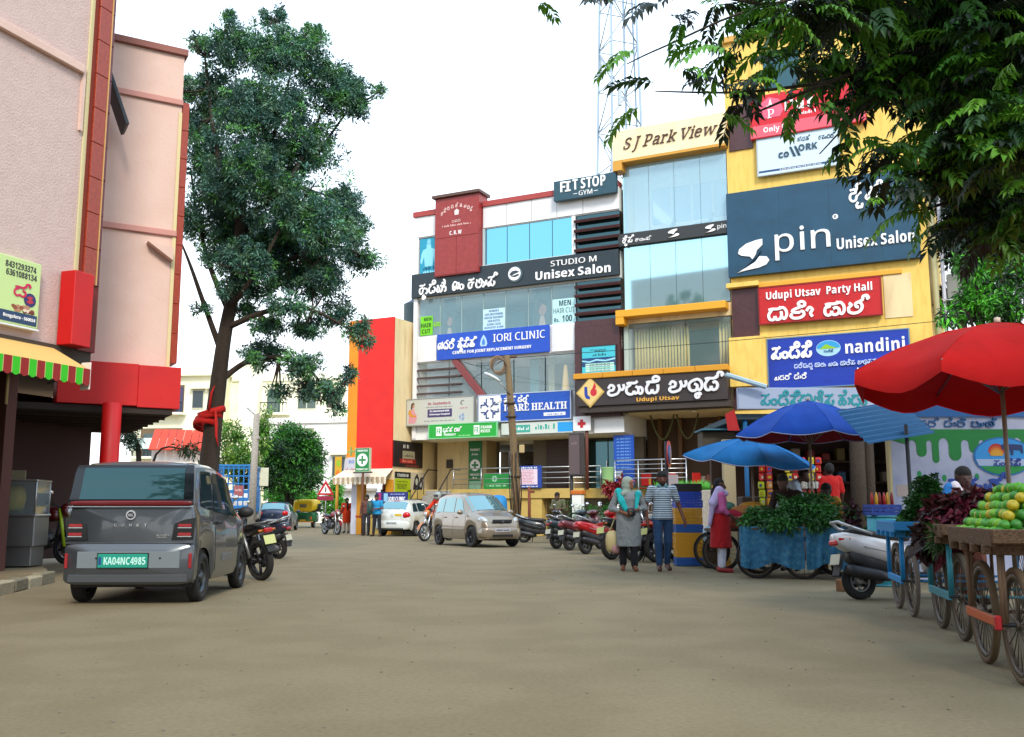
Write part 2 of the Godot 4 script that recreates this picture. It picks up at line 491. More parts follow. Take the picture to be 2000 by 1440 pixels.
func build_ground():
	var g := setting("ground")
	sheet(g, "earth", [-900, -600, 900, -600, 900, 1500, -900, 1500], -0.012, M.dirt)
	var r := setting("road")
	sheet(r, "tarmac", [-5.2, -40, 5.6, -40, 5.4, 5, 5.9, 12, 6.6, 20, 7.4, 30, 8.0, 36.6, 2.0, 39.6, -4.2, 42.6, -7.9, 44.5, -9.0, 55, -11.5, 90, -18, 160, -34, 160, -22, 90, -14.5, 50, -9.5, 28, -7.6, 20, -6.9, 15.4, -6.25, 12.0, -5.4, 6], 0.0, M.road)
	# grit and small stones scattered on the tar
	var s := st()
	rng.seed = 5
	for i in 420:
		var d := rng.randf_range(3.2, 26.0)
		var x := rng.randf_range(-0.5, 0.5) * minf(d * 1.05, 10.5)
		var q := rng.randf_range(0.004, 0.013)
		cub(s, Vector3(x, q * 0.3, -d), Vector3(q * 1.6, q, q * 1.3), q * 0.25, Basis(Vector3.UP, rng.randf() * 6.0))
	var grit := obj(r, "grit", s, grain("grit_stone", ["5a5144", "8a8070"], 0.3, 0.95, 0.0, 0.2))
	grit.set_meta("kind", "stuff")
	var k := setting("pavement")
	sheet(k, "paving", [-6.45, 12.0, -7.02, 15.0, -7.6, 16.2, -9.5, 19.6, -16, 24, -26, 6, -8, 4, -5.55, 6.0], 0.115, M.dirt)
	var a := Vector3(-5.42, 0, -6.0)
	var b := Vector3(-6.95, 0, -15.05)
	var n := 15
	var dir := (b - a).normalized()
	for i in n:
		var c := a.lerp(b, (i + 0.5) / n)
		var tone: Material = M.kerb_grey if i % 2 == 0 else grain("kerb_worn", ["807664", "a89c80", "b0a68c"], 1.0, 0.95, 0.8, 0.04, [], 40)
		bx(k, "kerb_stone", Vector3(c.x - 0.07, 0.06 + 0.012 * sin(i * 2.3), c.z), Vector3(0.17, 0.17 + 0.01 * (i % 3), 0.585), tone, 0.02, Basis(Vector3.UP, atan2(dir.x, dir.z) + 0.03 * sin(i * 1.7)))

# ================================================================ the pink corner house
func build_corner_house():
	var fa := Transform3D(Basis(Vector3.UP, deg_to_rad(69.8)), Vector3(-7.49, 0, -14.0))
	var fb := Transform3D(Basis(Vector3.UP, deg_to_rad(29.9)), Vector3(-7.84, 0, -18.0))
	var h := thing("pink_building", "tall pale pink plastered building with red parapet and red brown tiled corner strip", "building", fa)
	ex(h, "wall", -17, 1.36, 3.63, 17.5, -10, 0, M.pink_plaster)
	ex(h, "band", -17, 1.18, 8.16, 8.3, 0, 0.09, M.pink_paint, 0.01)
	ex(h, "rib", 1.19, 1.25, 7.2, 8.3, 0, 0.05, M.pink_paint)
	ex(h, "band", -17, 1.18, 12.4, 12.54, 0, 0.09, M.pink_paint, 0.01)
	ex(h, "edge_strip", 1.30, 1.375, 3.64, 17.4, 0.002, 0.03, hx("cfc89a", 0.7))
	# tiled corner strip, tile by tile
	var y := 4.7
	var i := 0
	while y < 17.0:
		ex(h, "tile", 1.385, 1.64, y, y + 0.585, -0.2, 0.14, M.tile_red, 0.006)
		ex(h, "tile", 1.665, 1.75, y + 0.03 * (i % 2), y + 0.585, -0.2, 0.115, grain("tile_plum", ["561620", "641c26"], 1.2, 0.4, 0.0, 0.03, [], 45), 0.006)
		y += 0.592; i += 1
	ex(h, "tile_backing", 1.37, 1.76, 3.6, 17.4, -0.3, 0.10, M.rust_red)
	ex(h, "trim", 1.643, 1.662, 4.7, 17.3, 0.09, 0.15, hx("c89a5c", 0.4))
	ex(h, "column_box", 1.02, 1.42, 3.62, 4.8, 0.03, 0.33, M.red_paint, 0.01)
	# open storey at street level: floor slab, back wall, doorways, posts
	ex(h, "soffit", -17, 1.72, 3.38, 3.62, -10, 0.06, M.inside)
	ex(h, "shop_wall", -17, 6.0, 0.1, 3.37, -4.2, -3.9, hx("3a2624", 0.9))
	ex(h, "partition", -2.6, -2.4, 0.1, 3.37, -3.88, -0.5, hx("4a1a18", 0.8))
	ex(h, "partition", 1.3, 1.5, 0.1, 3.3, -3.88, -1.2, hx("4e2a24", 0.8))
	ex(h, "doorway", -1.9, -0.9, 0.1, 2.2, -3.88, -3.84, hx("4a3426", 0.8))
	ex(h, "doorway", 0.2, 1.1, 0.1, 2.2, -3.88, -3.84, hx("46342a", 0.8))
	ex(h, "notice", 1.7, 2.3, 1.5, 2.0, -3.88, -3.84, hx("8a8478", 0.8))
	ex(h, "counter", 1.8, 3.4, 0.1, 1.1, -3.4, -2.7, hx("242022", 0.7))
	for q in [-3.2, -0.4]: rod(h, "post", [Vector3(q, 0.1, -0.35), Vector3(q, 3.38, -0.35)], 0.045, hx("6e5c46", 0.7))
	# second block, turned towards the street
	var t := fa.affine_inverse() * fb
	var b := Node3D.new(); b.name = "street_block"; b.transform = t; h.add_child(b)
	ex(b, "wall", -3.2, 1.36, 3.74, 10.2, -6, 0, M.pink_paint)
	ex(b, "coping", -3.2, 1.42, 10.2, 10.34, -6, 0.08, hx("8c5a50", 0.8), 0.01)
	ex(b, "band", -3.2, 1.37, 9.14, 9.26, 0.002, 0.06, hx("c08a80", 0.8), 0.01)
	ex(b, "band", -3.2, 1.37, 6.42, 6.54, 0.002, 0.06, hx("c08a80", 0.8), 0.01)
	y = 3.9
	while y < 8.9:
		ex(b, "tile", 1.37, 1.5, y, y + 0.585, -0.5, 0.02, M.tile_red, 0.005); y += 0.592
	ex(b, "edge_strip", 1.30, 1.366, 3.8, 9.0, 0.002, 0.02, hx("d0c090", 0.7))
	# sloping shelf under a recess near the street edge
	var s := st()
	slab(s, pv([0.82, 6.22, 1.30, 6.16, 1.30, 5.9]), 0.002, 0.2)
	obj(b, "window_shelf", s, M.pink_paint)
	ex(b, "parapet", -0.62, 0.75, 2.99, 3.78, -0.3, 0.42, M.red_paint, 0.01)
	ex(b, "parapet", 0.752, 1.52, 2.97, 3.77, -0.3, 0.40, M.red_paint, 0.01)
	ex(b, "parapet_return", 1.40, 1.52, 2.97, 3.77, -4.6, -0.31, M.red_paint, 0.01)
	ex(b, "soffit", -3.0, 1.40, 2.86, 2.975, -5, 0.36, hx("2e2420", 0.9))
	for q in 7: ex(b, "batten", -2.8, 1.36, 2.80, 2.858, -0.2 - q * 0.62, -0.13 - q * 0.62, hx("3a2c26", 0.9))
	rod(b, "lamp_rod", [Vector3(-1.25, 2.86, 0.1), Vector3(-1.25, 2.4, 0.1)], 0.02, M.steel_dull)
	var w := Node3D.new(); w.name = "window_sash"; w.transform = t; h.add_child(w)
	var bt := Basis(Vector3(0, 0, 1), 0.36)
	bx(w, "frame", Vector3(0.02, 8.86, 0.5), Vector3(0.07, 1.3, 0.62), hx("1a242c", 0.5), 0.01, bt)
	bx(w, "pane", Vector3(0.06, 8.86, 0.52), Vector3(0.012, 1.1, 0.5), M.mirror_dark, 0.0, bt)
	bx(w, "frame", Vector3(-0.28, 10.4, 0.45), Vector3(0.07, 1.4, 0.6), hx("1a242c", 0.5), 0.01, Basis(Vector3(0, 0, 1), 0.1))
	# round post
	var p := thing("red_pillar", "round red pillar under the pink building's overhang", "pillar", at(-7.27, 0.1, 17.6))
	rod(p, "shaft", [Vector3(0, 0, 0), Vector3(0, 2.9, 0)], 0.165, M.red_paint, 20)
	rod(p, "base_ring", [Vector3(0, 0, 0), Vector3(0, 0.14, 0)], 0.2, M.concrete, 20)
	# striped shop awning
	var aw := thing("shop_awning", "cream awning with a scalloped green and dark red striped valance", "awning", fa)
	s = st()
	quad(s, Vector3(-6, 3.58, 0.02), Vector3(0.95, 3.58, 0.02), Vector3(0.95, 3.18, 0.8), Vector3(-6, 3.18, 0.8))
	quad(s, Vector3(-6, 3.17, 0.8), Vector3(0.95, 3.17, 0.8), Vector3(0.95, 3.56, 0.02), Vector3(-6, 3.56, 0.02))
	obj(aw, "canopy", s, hx("c9a45c", 0.85))
	var u := 0.95
	i = 0
	while u > -3.2:
		var wd := 0.135 if i % 2 == 0 else 0.125
		var poly := [u - wd, 3.19, u, 3.19, u, 2.965]
		for q in 5:
			poly.append(u - wd * (q + 0.5) / 5.0); poly.append(2.965 - 0.035 * sin(PI * (q + 0.5) / 5.0))
		poly.append(u - wd); poly.append(2.965)
		plate(aw, "valance_stripe", poly, 0.80, 0.812, hx("32b416", 0.8) if i % 2 else hx("8c1a16", 0.8))
		ex(aw, "piping", u - wd - 0.012, u - wd, 2.955, 3.19, 0.798, 0.81, hx("c8b078", 0.8))
		u -= wd + 0.014; i += 1
	for q in [0.9, -1.2]: rod(aw, "arm", [Vector3(q, 3.0, 0.04), Vector3(q, 3.16, 0.78)], 0.014, M.steel_dull)
	rod(aw, "crank", [Vector3(-0.25, 3.1, 0.5), Vector3(-0.25, 2.55, 0.5)], 0.02, hx("8a7a50", 0.6))
	ex(aw, "end_flap", 0.955, 0.985, 2.88, 3.3, 0.62, 0.8, hx("d8c8c0", 0.8), 0.008)
	# shop sign above the awning
	var sg := thing("shop_sign", "pale green shop sign with phone numbers above the striped awning", "sign", fa)
	ex(sg, "board", -1.7, 0.55, 3.78, 4.78, 0.0, 0.13, hx("bcd48c", 0.5), 0.01)
	ex(sg, "footer", -1.66, 0.52, 3.81, 3.97, 0.131, 0.135, hx("14365c", 0.5))
	ex(sg, "rim", -1.72, 0.57, 3.75, 3.775, -0.0, 0.14, hx("d8dce0", 0.5))
	txt(sg, "8431293374", 0.17, 4.66, 0.56, 0.095, hx("3a3a3a"), 0.131, 0.004)
	txt(sg, "6361088134", 0.19, 4.54, 0.56, 0.095, hx("3a3a3a"), 0.131, 0.004)
	kan(sg, "da.x", 0.22, 4.31, 0.30, 0.20, hx("c0144c", 0.5), 0.131, 0.16, 0.006)
	plate(sg, "emblem", disc(20, 0.11, 0.105, 0.37, 4.19), 0.131, 0.136, hx("1c2460", 0.5))
	plate(sg, "emblem_mark", [0.30, 4.22, 0.36, 4.25, 0.42, 4.24, 0.40, 4.2, 0.44, 4.16, 0.36, 4.13, 0.30, 4.15, 0.35, 4.19], 0.136, 0.14, hx("b0243c", 0.5))
	rng.seed = 31
	for q in 26:
		var s2 := rng.randf_range(0.03, 0.05)
		plate(sg, "food_print", disc(8, s2, s2 * 0.7, rng.randf_range(0.0, 0.46), rng.randf_range(4.0, 4.07)), 0.131, 0.1335 + q * 0.0002, hx(["8c4a2c", "b08060", "d8c8b0", "6c2c1c"][q % 4], 0.6))
	txt(sg, "Bengaluru - 560024", 0.2, 3.89, 0.58, 0.07, M.letter_white, 0.136, 0.004)

# ================================================================ the clinic block
func build_clinic_block():
	var h := thing("clinic_building", "four storey shop block with white panels, blue glass and a raised terrace", "building", FAC)
	var wp: Material = grain("panel_white", ["cfcfd0", "dedee0", "e6e6e8"], 5.0, 0.45, 0.0, 0.01, [], 50)
	ex(h, "rear_wall", -0.1, 10.0, 4.2, 14.6, -12, -3.2, M.white_wall)
	ex(h, "shop_ceiling", -0.1, 10.0, 4.1, 4.2, -12, -3.2, M.white_wall)
	ex(h, "shop_rear_wall", -0.1, 10.0, 1.96, 4.1, -9, -8.8, hx("7c6c58", 0.8))
	for i in 5: ex(h, "medicine_shelf", 2.7, 5.0, 2.2 + i * 0.36, 2.23 + i * 0.36, -6.2, -5.8, hx("8c7c64", 0.7))
	ex(h, "shop_floor", -0.1, 10.0, 1.56, 1.96, -9, -3.2, M.concrete)
	ex(h, "end_wall", -0.1, 0.12, 4.2, 14.6, -3.19, 0.0, wp)
	for q in [[4.2, 6.0], [7.7, 8.93], [10.68, 11.84], [13.58, 14.6]]:
		ex(h, "floor_beam", 0.121, 10.0, q[0], q[1], -3.19, -0.05, M.white_wall)
	# parapet panels, one by one
	var xs := [-0.1, 1.18, 3.52, 4.72, 5.94, 7.16, 8.38, 10.03]
	for i in 7:
		if i == 1: continue
		ex(h, "panel", xs[i] + 0.012, xs[i + 1] - 0.012, 13.62, 14.6, -0.048, 0.02, wp, 0.006)
	ex(h, "coping", -0.16, 1.17, 14.6, 14.85, -0.4, 0.1, hx("a03c38", 0.6), 0.01)
	ex(h, "coping", 3.53, 10.02, 14.6, 14.85, -0.4, 0.1, hx("a03c38", 0.6), 0.01)
	for q in [[0.14, 1.15], [6.86, 7.98]]:
		ex(h, "panel", q[0], q[1], 7.74, 8.9, -0.048, 0.02, wp, 0.006)
	ex(h, "panel", -0.09, 0.11, 4.25, 10.7, 0.002, 0.03, wp, 0.006)
	# top storey glass
	var u := 3.62
	for i in 4:
		ex(h, "window_pane", u, u + 1.07, 11.86, 13.56, -0.1, -0.06, M.mirror_glass)
		ex(h, "mullion", u + 1.075, u + 1.105, 11.86, 13.56, -0.12, -0.055, hx("2a4a54", 0.4))
		u += 1.1
	ex(h, "window_frame", 3.5, 3.6, 11.85, 13.58, -0.2, 0.0, hx("b4c8cc", 0.4))
	ex(h, "window_frame", 7.86, 8.02, 11.85, 13.58, -0.1, 0.04, wp)
	ex(h, "sill", 3.5, 8.0, 11.84, 11.9, -0.1, 0.03, hx("c8d4d4", 0.4))
	# maroon tower panel with raised letters
	ex(h, "tower_panel", 1.2, 3.48, 11.55, 15.2, -0.5, 0.34, M.maroon_panel, 0.01)
	for q in [[1.22, 2.33, 11.6, 13.3], [2.35, 3.46, 11.6, 13.3], [1.22, 3.46, 13.32, 15.18]]:
		ex(h, "cladding", q[0], q[1], q[2], q[3], 0.341, 0.36, M.maroon_panel, 0.004)
	ex(h, "cap", 1.1, 3.58, 15.2, 15.34, -0.6, 0.5, hx("5a4038", 0.6), 0.01)
	txt(h, "C. R. W", 2.3, 13.5, 0.62, 0.18, M.letter_white, 0.36, 0.01)
	for i in 9:
		var a := -1.0 + i * 0.25
		var l := kan(h, ["sa", "na.i", "ra", "da", "la.x", "ka", "ma", "va", "na.x"][i], 2.35 + sin(a) * 0.9, 14.15 + cos(a) * 0.62, 0.13, 0.2, hx("d8b8b0", 0.5), 0.36, 0.14, 0.008)
		l.name = "lettering"
	plate(h, "emblem", [2.25, 14.32, 2.45, 14.32, 2.47, 14.52, 2.35, 14.6, 2.23, 14.52], 0.36, 0.366, hx("dcd0cc", 0.5))
	kan(h, "ba,na,da", 2.33, 14.05, 0.45, 0.14, hx("d8b8b0", 0.5), 0.36, 0.13, 0.006)
	fine(h, 2.35, 13.86, 1.5, 0.09, hx("d8b8b0", 0.5), 0.36)
	# louvre bays
	for q in [[12.02, 13.3, 4, 11.86, 13.56], [9.25, 10.42, 4, 8.95, 10.66]]:
		ex(h, "louvre_glass", 8.04, 10.0, q[3], q[4], -0.12, -0.08, M.mirror_dark)
		for i in q[2]:
			var y: float = lerpf(q[0], q[1], i / (q[2] - 1.0))
			bx(h, "louvre_slat", Vector3(9.03, y, 0.08), Vector3(2.02, 0.12, 0.26), M.brown_panel, 0.006, Basis(Vector3.RIGHT, 0.35))
	# second storey shop window
	u = 0.2
	for i in 7:
		ex(h, "window_pane", u, u + 1.08, 8.95, 10.66, -0.1, -0.085, M.pane_dark)
		ex(h, "glass_fin", u + 1.082, u + 1.092, 8.95, 10.66, -0.14, -0.06, hx("a8c0c0", 0.2))
		u += 1.112
	ex(h, "ceiling_light_strip", 0.3, 7.9, 10.60, 10.64, -0.5, -0.2, hx("d8e0dc", 0.4))
	for q in [[0.9, 1.5, "3a6c68"], [2.0, 2.7, "1d5660"], [4.9, 5.6, "14505c"], [3.2, 4.6, "1a5f6a"]]:
		ex(h, "mirror_station", q[0], q[1], 8.96, 10.1, -2.2, -2.1, hx(q[2], 0.4))
	ex(h, "room_wall", 0.13, 8.0, 8.95, 10.66, -3.18, -3.1, hx("54605c", 0.8))
	# portrait prints stuck inside the glass
	for q in [[1.72, 9.55, 0.3], [6.35, 9.7, 0.4]]:
		var pr := Node3D.new(); pr.name = "portrait_print"; h.add_child(pr, true)
		ex(pr, "print_sheet", q[0] - q[2], q[0] + q[2], 8.97, 10.6, -0.19, -0.18, hx("2c3c3c", 0.6))
		plate(pr, "face", disc(16, q[2] * 0.5, q[2] * 0.72, q[0], q[1]), -0.18, -0.176, hx("a8745c", 0.6))
		plate(pr, "hair", [q[0] - q[2] * .6, q[1] - .3, q[0] - q[2] * .62, q[1] + .25, q[0] - .1, q[1] + .5, q[0] + q[2] * .6, q[1] + .3, q[0] + q[2] * .55, q[1] + .1, q[0], q[1] + .22, q[0] - q[2] * .4, q[1]], -0.176, -0.172, hx("2a1814", 0.6))
		plate(pr, "collar", [q[0] - q[2] * .4, 8.98, q[0] + q[2] * .4, 8.98, q[0] + .08, q[1] - .3, q[0] - .08, q[1] - .3], -0.18, -0.176, hx("c8a890", 0.6))
	ex(h, "brown_cladding", 8.0, 10.0, 4.86, 8.66, -0.3, 0.18, M.brown_panel, 0.008)
	ex(h, "brown_cladding", 8.0, 10.0, 8.66, 8.93, -0.3, 0.16, M.brown_panel, 0.008)
	# first storey
	for q in [[0.2, 1.75], [1.8, 3.4], [3.45, 5.0], [5.05, 6.5], [6.55, 7.95]]:
		ex(h, "window_pane", q[0], q[1], 6.02, 7.68, -0.1, -0.085, M.pane)
	ex(h, "room_wall", 0.13, 8.0, 6.0, 7.69, -3.18, -3.1, hx("6e6a58", 0.8))
	for i in 4:
		bx(h, "louvre_slat", Vector3(1.3, 6.28 + i * 0.36, -0.02), Vector3(2.3, 0.07, 0.12), hx("4a3430", 0.5), 0.005)
	for q in [[4.0, 4.5, "20302e"], [5.3, 5.75, "2e6e74"], [5.8, 6.1, "18282a"], [6.2, 6.5, "8c8a6c"], [7.45, 7.9, "23302e"], [2.6, 3.3, "22282a"]]:
		ex(h, "curtain", q[0], q[1], 6.0, 7.69, -1.2, -1.1, hx(q[2], 0.8), 0.02)
	var bm := Vector3(3.55, 6.0, 0.0) - Vector3(2.1, 7.72, 0.0)
	bx(h, "raking_beam", Vector3(2.83, 6.86, 0.02), Vector3(0.3, bm.length(), 0.16), hx("7a3434", 0.5), 0.01, Basis(Vector3(0, 0, 1), atan2(1.45, 1.72)))
	var s := st()
	lathe(s, [[0.02, 1.2], [0.07, 1.19], [0.085, 1.05], [0.10, 0.9], [0.14, 0.5], [0.165, 0.2], [0.17, 0.0]], 14)
	obj(h, "hanging_lantern", s, hx("d8b46c", 0.8), Transform3D(Basis(), Vector3(7.25, 6.05, -0.6)))
	# street level: terrace, shop fronts set back under the storey above
	ex(h, "terrace", -0.1, 8.3, 1.56, 1.96, -3.19, 0.0, M.plinth_yellow, 0.01)
	ex(h, "plinth_wall", -0.1, 5.85, 0.0, 1.56, -3.19, -0.12, M.plinth_yellow)
	ex(h, "plinth_wall", 5.85, 6.35, 0.0, 1.56, -0.6, -0.06, M.plinth_yellow)
	ex(h, "basement_wall", 6.35, 8.3, 0.0, 1.56, -3.19, -1.9, M.concrete)
	for i in 9: rod(h, "grille_bar", [Vector3(6.45 + i * 0.12, 1.0, -0.3), Vector3(6.45 + i * 0.12, 1.56, -0.3)], 0.012, hx("8a7c60", 0.6))
	ex(h, "shop_wall", -0.1, 2.88, 1.96, 4.2, -2.9, -2.6, hx("6c6458", 0.85))
	ex(h, "shop_wall", 4.76, 10.0, 1.96, 4.2, -2.9, -2.6, hx("6c6458", 0.85))
	ex(h, "side_wall", 0.0, 1.75, 1.97, 4.2, -2.59, -2.1, M.beige_wall)
	ex(h, "shop_counter", 3.0, 4.6, 1.97, 2.9, -4.2, -3.8, hx("6c5844", 0.7), 0.02)
	ex(h, "pier", 2.66, 2.88, 1.97, 4.2, -2.59, -1.6, hx("a08c64", 0.8))
	ex(h, "pier", 7.1, 7.36, 1.97, 4.2, -2.59, -1.2, hx("9c8a6c", 0.8))
	ex(h, "shutter", 5.5, 7.05, 1.97, 4.15, -2.5, -2.4, hx("3c2c28", 0.6))
	for i in 18: ex(h, "shutter_slat", 5.5, 7.05, 2.0 + i * 0.119, 2.1 + i * 0.119, -2.4, -2.375, hx("46342e", 0.55), 0.006)
	ex(h, "glass_door", 7.5, 8.4, 1.97, 4.1, -2.5, -2.46, M.mirror_dark)
	ex(h, "glass_door", 8.45, 9.35, 1.97, 4.1, -2.5, -2.46, M.mirror_dark)
	ex(h, "door_handle", 8.36, 8.39, 2.7, 3.2, -2.46, -2.4, M.steel)
	ex(h, "meter_box", 0.55, 0.85, 3.0, 3.4, -2.09, -1.98, hx("3a3630", 0.6), 0.01)
	# stairs up to the terrace with a black handrail
	for i in 8: ex(h, "stair_step", 0.75, 2.0, 0.0, 0.24 * (i + 1), 2.0 - 0.26 * i, 1.74 - 0.26 * i, M.concrete, 0.01)
	for q in [0.78, 1.97]:
		rod(h, "handrail", [Vector3(q, 1.0, 2.0), Vector3(q, 2.85, 0.0), Vector3(q, 2.85, -0.8)], 0.028, M.dark_metal)
		for i in 4: rod(h, "baluster", [Vector3(q, 0.3 + 0.48 * i, 1.9 - 0.52 * i), Vector3(q, 1.1 + 0.48 * i, 1.9 - 0.52 * i)], 0.016, M.dark_metal, 6)
	rod(h, "canopy_post", [Vector3(8.5, 1.9, 0.15), Vector3(8.5, 5.2, 0.15)], 0.07, hx("5c2c22", 0.6))
	ex(h, "ground_step", 8.3, 10.0, 0.0, 0.95, -3.19, 0.2, M.concrete, 0.01)
	ex(h, "terrace", 8.3, 10.0, 1.56, 1.96, -3.19, -0.4, M.plinth_yellow, 0.01)
	# steel railing along the terrace
	railing(fac(2.05, 1.96, -0.08), 6.95, 0.9, "brushed steel railing along the clinic terrace", 4)
	railing(fac(9.75, 1.0, 0.25), 2.95, 2.05, "steel railing before the restaurant seating", 5)

func railing(xf: Transform3D, length: float, height: float, label: String, bars: int):
	var t := thing("railing", label, "railing", xf)
	var n := int(length / 1.4) + 1
	for i in n + 1:
		rod(t, "post", [Vector3(length * i / n, 0, 0), Vector3(length * i / n, height, 0)], 0.025, M.steel)
	for i in bars:
		var y := height - i * 0.9 / bars
		rod(t, "rail", [Vector3(0, y, 0.01), Vector3(length, y, 0.01)], 0.026 if i == 0 else 0.016, M.steel)

# ================================================================ the yellow block beside it
func bay_glass() -> StandardMaterial3D:
	var m := glassy("bay_clear", Color("b4dcea"), 0.06)
	m.metallic = 0.36
	return m

func build_park_block():
	var h := thing("yellow_building", "tall yellow building with a glazed bay and many shop signs", "building", FAC)
	ex(h, "wall", 14.62, 21.8, 0.0, 19.9, -10, 0.0, M.yellow_wall)
	ex(h, "roof_edge", 14.5, 21.95, 19.9, 20.15, -10.1, 0.15, hx("c89a4c", 0.7), 0.01)
	ex(h, "inset_panel", 20.25, 21.2, 8.0, 9.62, 0.001, 0.03, M.beige_wall, 0.005)
	ex(h, "lintel", 15.72, 20.9, 9.62, 9.78, 0.001, 0.09, hx("d8a234", 0.7), 0.01)
	ex(h, "brown_cladding", 14.64, 15.68, 7.72, 9.66, 0.001, 0.05, M.brown_panel, 0.005)
	ex(h, "ledge", 14.5, 15.75, 9.67, 9.85, 0.0, 0.3, M.yellow_wall, 0.01)
	ex(h, "projecting_box", 14.57, 15.95, 5.75, 7.66, 0.0, 0.45, M.yellow_wall, 0.01)
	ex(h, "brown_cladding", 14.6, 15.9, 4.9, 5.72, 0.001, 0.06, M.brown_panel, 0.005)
	ex(h, "brown_cladding", 14.75, 15.7, 15.3, 17.2, 0.001, 0.06, M.brown_panel, 0.005)
	ex(h, "window_pane", 16.2, 17.6, 17.6, 19.2, 0.001, 0.02, M.mirror_dark)
	# glazed bay
	ex(h, "bay_core", 10.04, 14.6, 0.0, 12.2, -10, -3.3, M.beige_wall)
	ex(h, "bay_end_wall", 10.04, 10.2, 4.95, 15.3, -3.29, -0.4, hx("d8c8a0", 0.8))
	ex(h, "parapet_board", 9.92, 14.68, 15.55, 16.85, -0.2, 0.45, grain("sand_board", ["e6d2a4", "ecdab0", "f0e0b8"], 4.0, 0.6, 0.0, 0.01, [], 52), 0.01)
	ex(h, "parapet_drop", 9.92, 10.32, 15.12, 15.55, -0.2, 0.45, hx("c89234", 0.6), 0.008)
	ex(h, "parapet_edge", 10.33, 14.68, 15.44, 15.548, -0.2, 0.45, hx("c89234", 0.6), 0.008)
	ex(h, "bay_roof", 10.04, 14.6, 15.2, 15.5, -9, -0.21, M.white_wall)
	ex(h, "floor_beam", 10.21, 14.6, 11.95, 12.44, -3.29, -0.1, M.white_wall)
	ex(h, "floor_beam", 10.21, 14.6, 8.66, 9.2, -3.29, -0.06, M.beige_wall)
	ex(h, "floor_beam", 10.21, 14.6, 4.95, 6.62, -3.29, -0.1, M.beige_wall)
	# the top room has windows right through to the sky behind
	ex(h, "rear_wall", 10.2, 14.6, 12.44, 13.15, -1.6, -1.5, M.white)
	ex(h, "rear_wall", 10.2, 14.6, 14.75, 15.2, -1.6, -1.5, M.white)
	for i in 5: ex(h, "window_frame", 10.9 + i * 0.9, 10.97 + i * 0.9, 13.15, 14.75, -1.62, -1.48, M.white)
	for i in 4: ex(h, "rear_pane", 10.97 + i * 0.9, 11.8 + i * 0.9, 13.15, 14.75, -1.56, -1.545, glassy("sky_pane", Color("3c9cdc"), 0.5))
	ex(h, "window_frame", 10.2, 10.9, 13.15, 14.75, -1.6, -1.5, M.white)
	for q in [[11.3, 0.3], [12.9, 0.34]]:
		ex(h, "exercise_machine", q[0], q[0] + 0.8, 12.45, 12.45 + q[1], -1.2, -0.7, hx("4c6a74", 0.5), 0.06)
		bx(h, "machine_arm", Vector3(q[0] + 0.75, 12.9, -0.9), Vector3(0.07, 0.6, 0.3), hx("4c6a74", 0.5), 0.02, Basis(Vector3(0, 0, 1), -0.4))
	for i in 4:
		var u := 10.24 + i * 1.09
		ex(h, "bay_pane", u, u + 1.075, 12.46, 15.42, -0.03, -0.015, bay_glass())
		ex(h, "bay_pane", u, u + 1.075, 9.22, 11.93, -0.03, -0.005, M.mirror_pale)
	for q in [[12.46, 15.42], [9.22, 11.93]]:
		ex(h, "side_pane", 10.2, 10.235, q[0], q[1], -0.4, -0.02, M.mirror_pale)
	ex(h, "yellow_ledge", 9.95, 14.5, 8.86, 9.16, -0.05, 0.5, hx("d89c20", 0.6), 0.02)
	ex(h, "yellow_bracket", 9.95, 10.3, 8.56, 8.86, -0.05, 0.5, hx("d89c20", 0.6), 0.02)
	# dining room window with pleated curtains
	for q in [[10.42, 12.85], [13.95, 14.52]]:
		var n := int((q[1] - q[0]) / 0.13)
		for i in n:
			rod(h, "curtain_fold", [Vector3(q[0] + (i + 0.5) * 0.13, 6.62, -0.5 + 0.02 * sin(i * 2.1)), Vector3(q[0] + (i + 0.5) * 0.13 + 0.01 * sin(i * 1.3), 8.5, -0.5)], 0.076, hx("d4c67c", 0.85), 8, 0.7)
	ex(h, "room_wall", 10.25, 14.6, 6.62, 8.66, -3.2, -2.6, hx("4c6468", 0.6))
	ex(h, "window_pane", 10.3, 12.7, 6.62, 8.64, -0.12, -0.105, M.pane)
	ex(h, "window_pane", 12.74, 14.55, 6.62, 8.64, -0.12, -0.105, M.pane)
	ex(h, "window_head", 10.3, 14.55, 8.5, 8.64, -0.3, -0.13, hx("5a5648", 0.6))
	ex(h, "cream_pier", 10.12, 10.3, 6.6, 8.66, -0.4, -0.03, hx("a8b8b0", 0.5))
	for i in 5: ex(h, "orange_ledge", 8.2 + i * 1.28, 9.465 + i * 1.28, 6.37, 6.6, 0.19, 0.85, hx("c88a18", 0.6), 0.02)
	# restaurant porch
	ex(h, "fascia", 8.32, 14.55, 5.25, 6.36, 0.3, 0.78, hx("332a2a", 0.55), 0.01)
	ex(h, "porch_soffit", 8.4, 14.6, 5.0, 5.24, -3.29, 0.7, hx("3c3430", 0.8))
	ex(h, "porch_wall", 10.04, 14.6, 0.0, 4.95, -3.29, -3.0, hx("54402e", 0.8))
	ex(h, "porch_floor", 10.0, 16.0, 0.0, 1.0, -3.0, 0.35, M.concrete, 0.01)
	for q in [10.6, 11.5, 13.2, 14.3]:
		ex(h, "porch_column", q, q + 0.18, 1.0, 5.0, -2.9, -2.7, hx("6a4a2c", 0.6), 0.01)
	for q in [[11.0, 12.0], [12.1, 13.0]]:
		var pts := []
		for i in 13:
			var t := i / 12.0
			pts.append(Vector3(lerpf(q[0], q[1], t), 4.9 - 1.0 * (1 - pow(2 * t - 1, 2)), -0.6))
		rod(h, "garland", pts, 0.035, hx("4c4a24", 0.9), 6)
	var lamp := st(); ball(lamp, Vector3(13.0, 4.93, 0.0), Vector3(0.12, 0.05, 0.12), 12, 5)
	obj(h, "ceiling_light", lamp, hx("e8dcc0", 0.4))
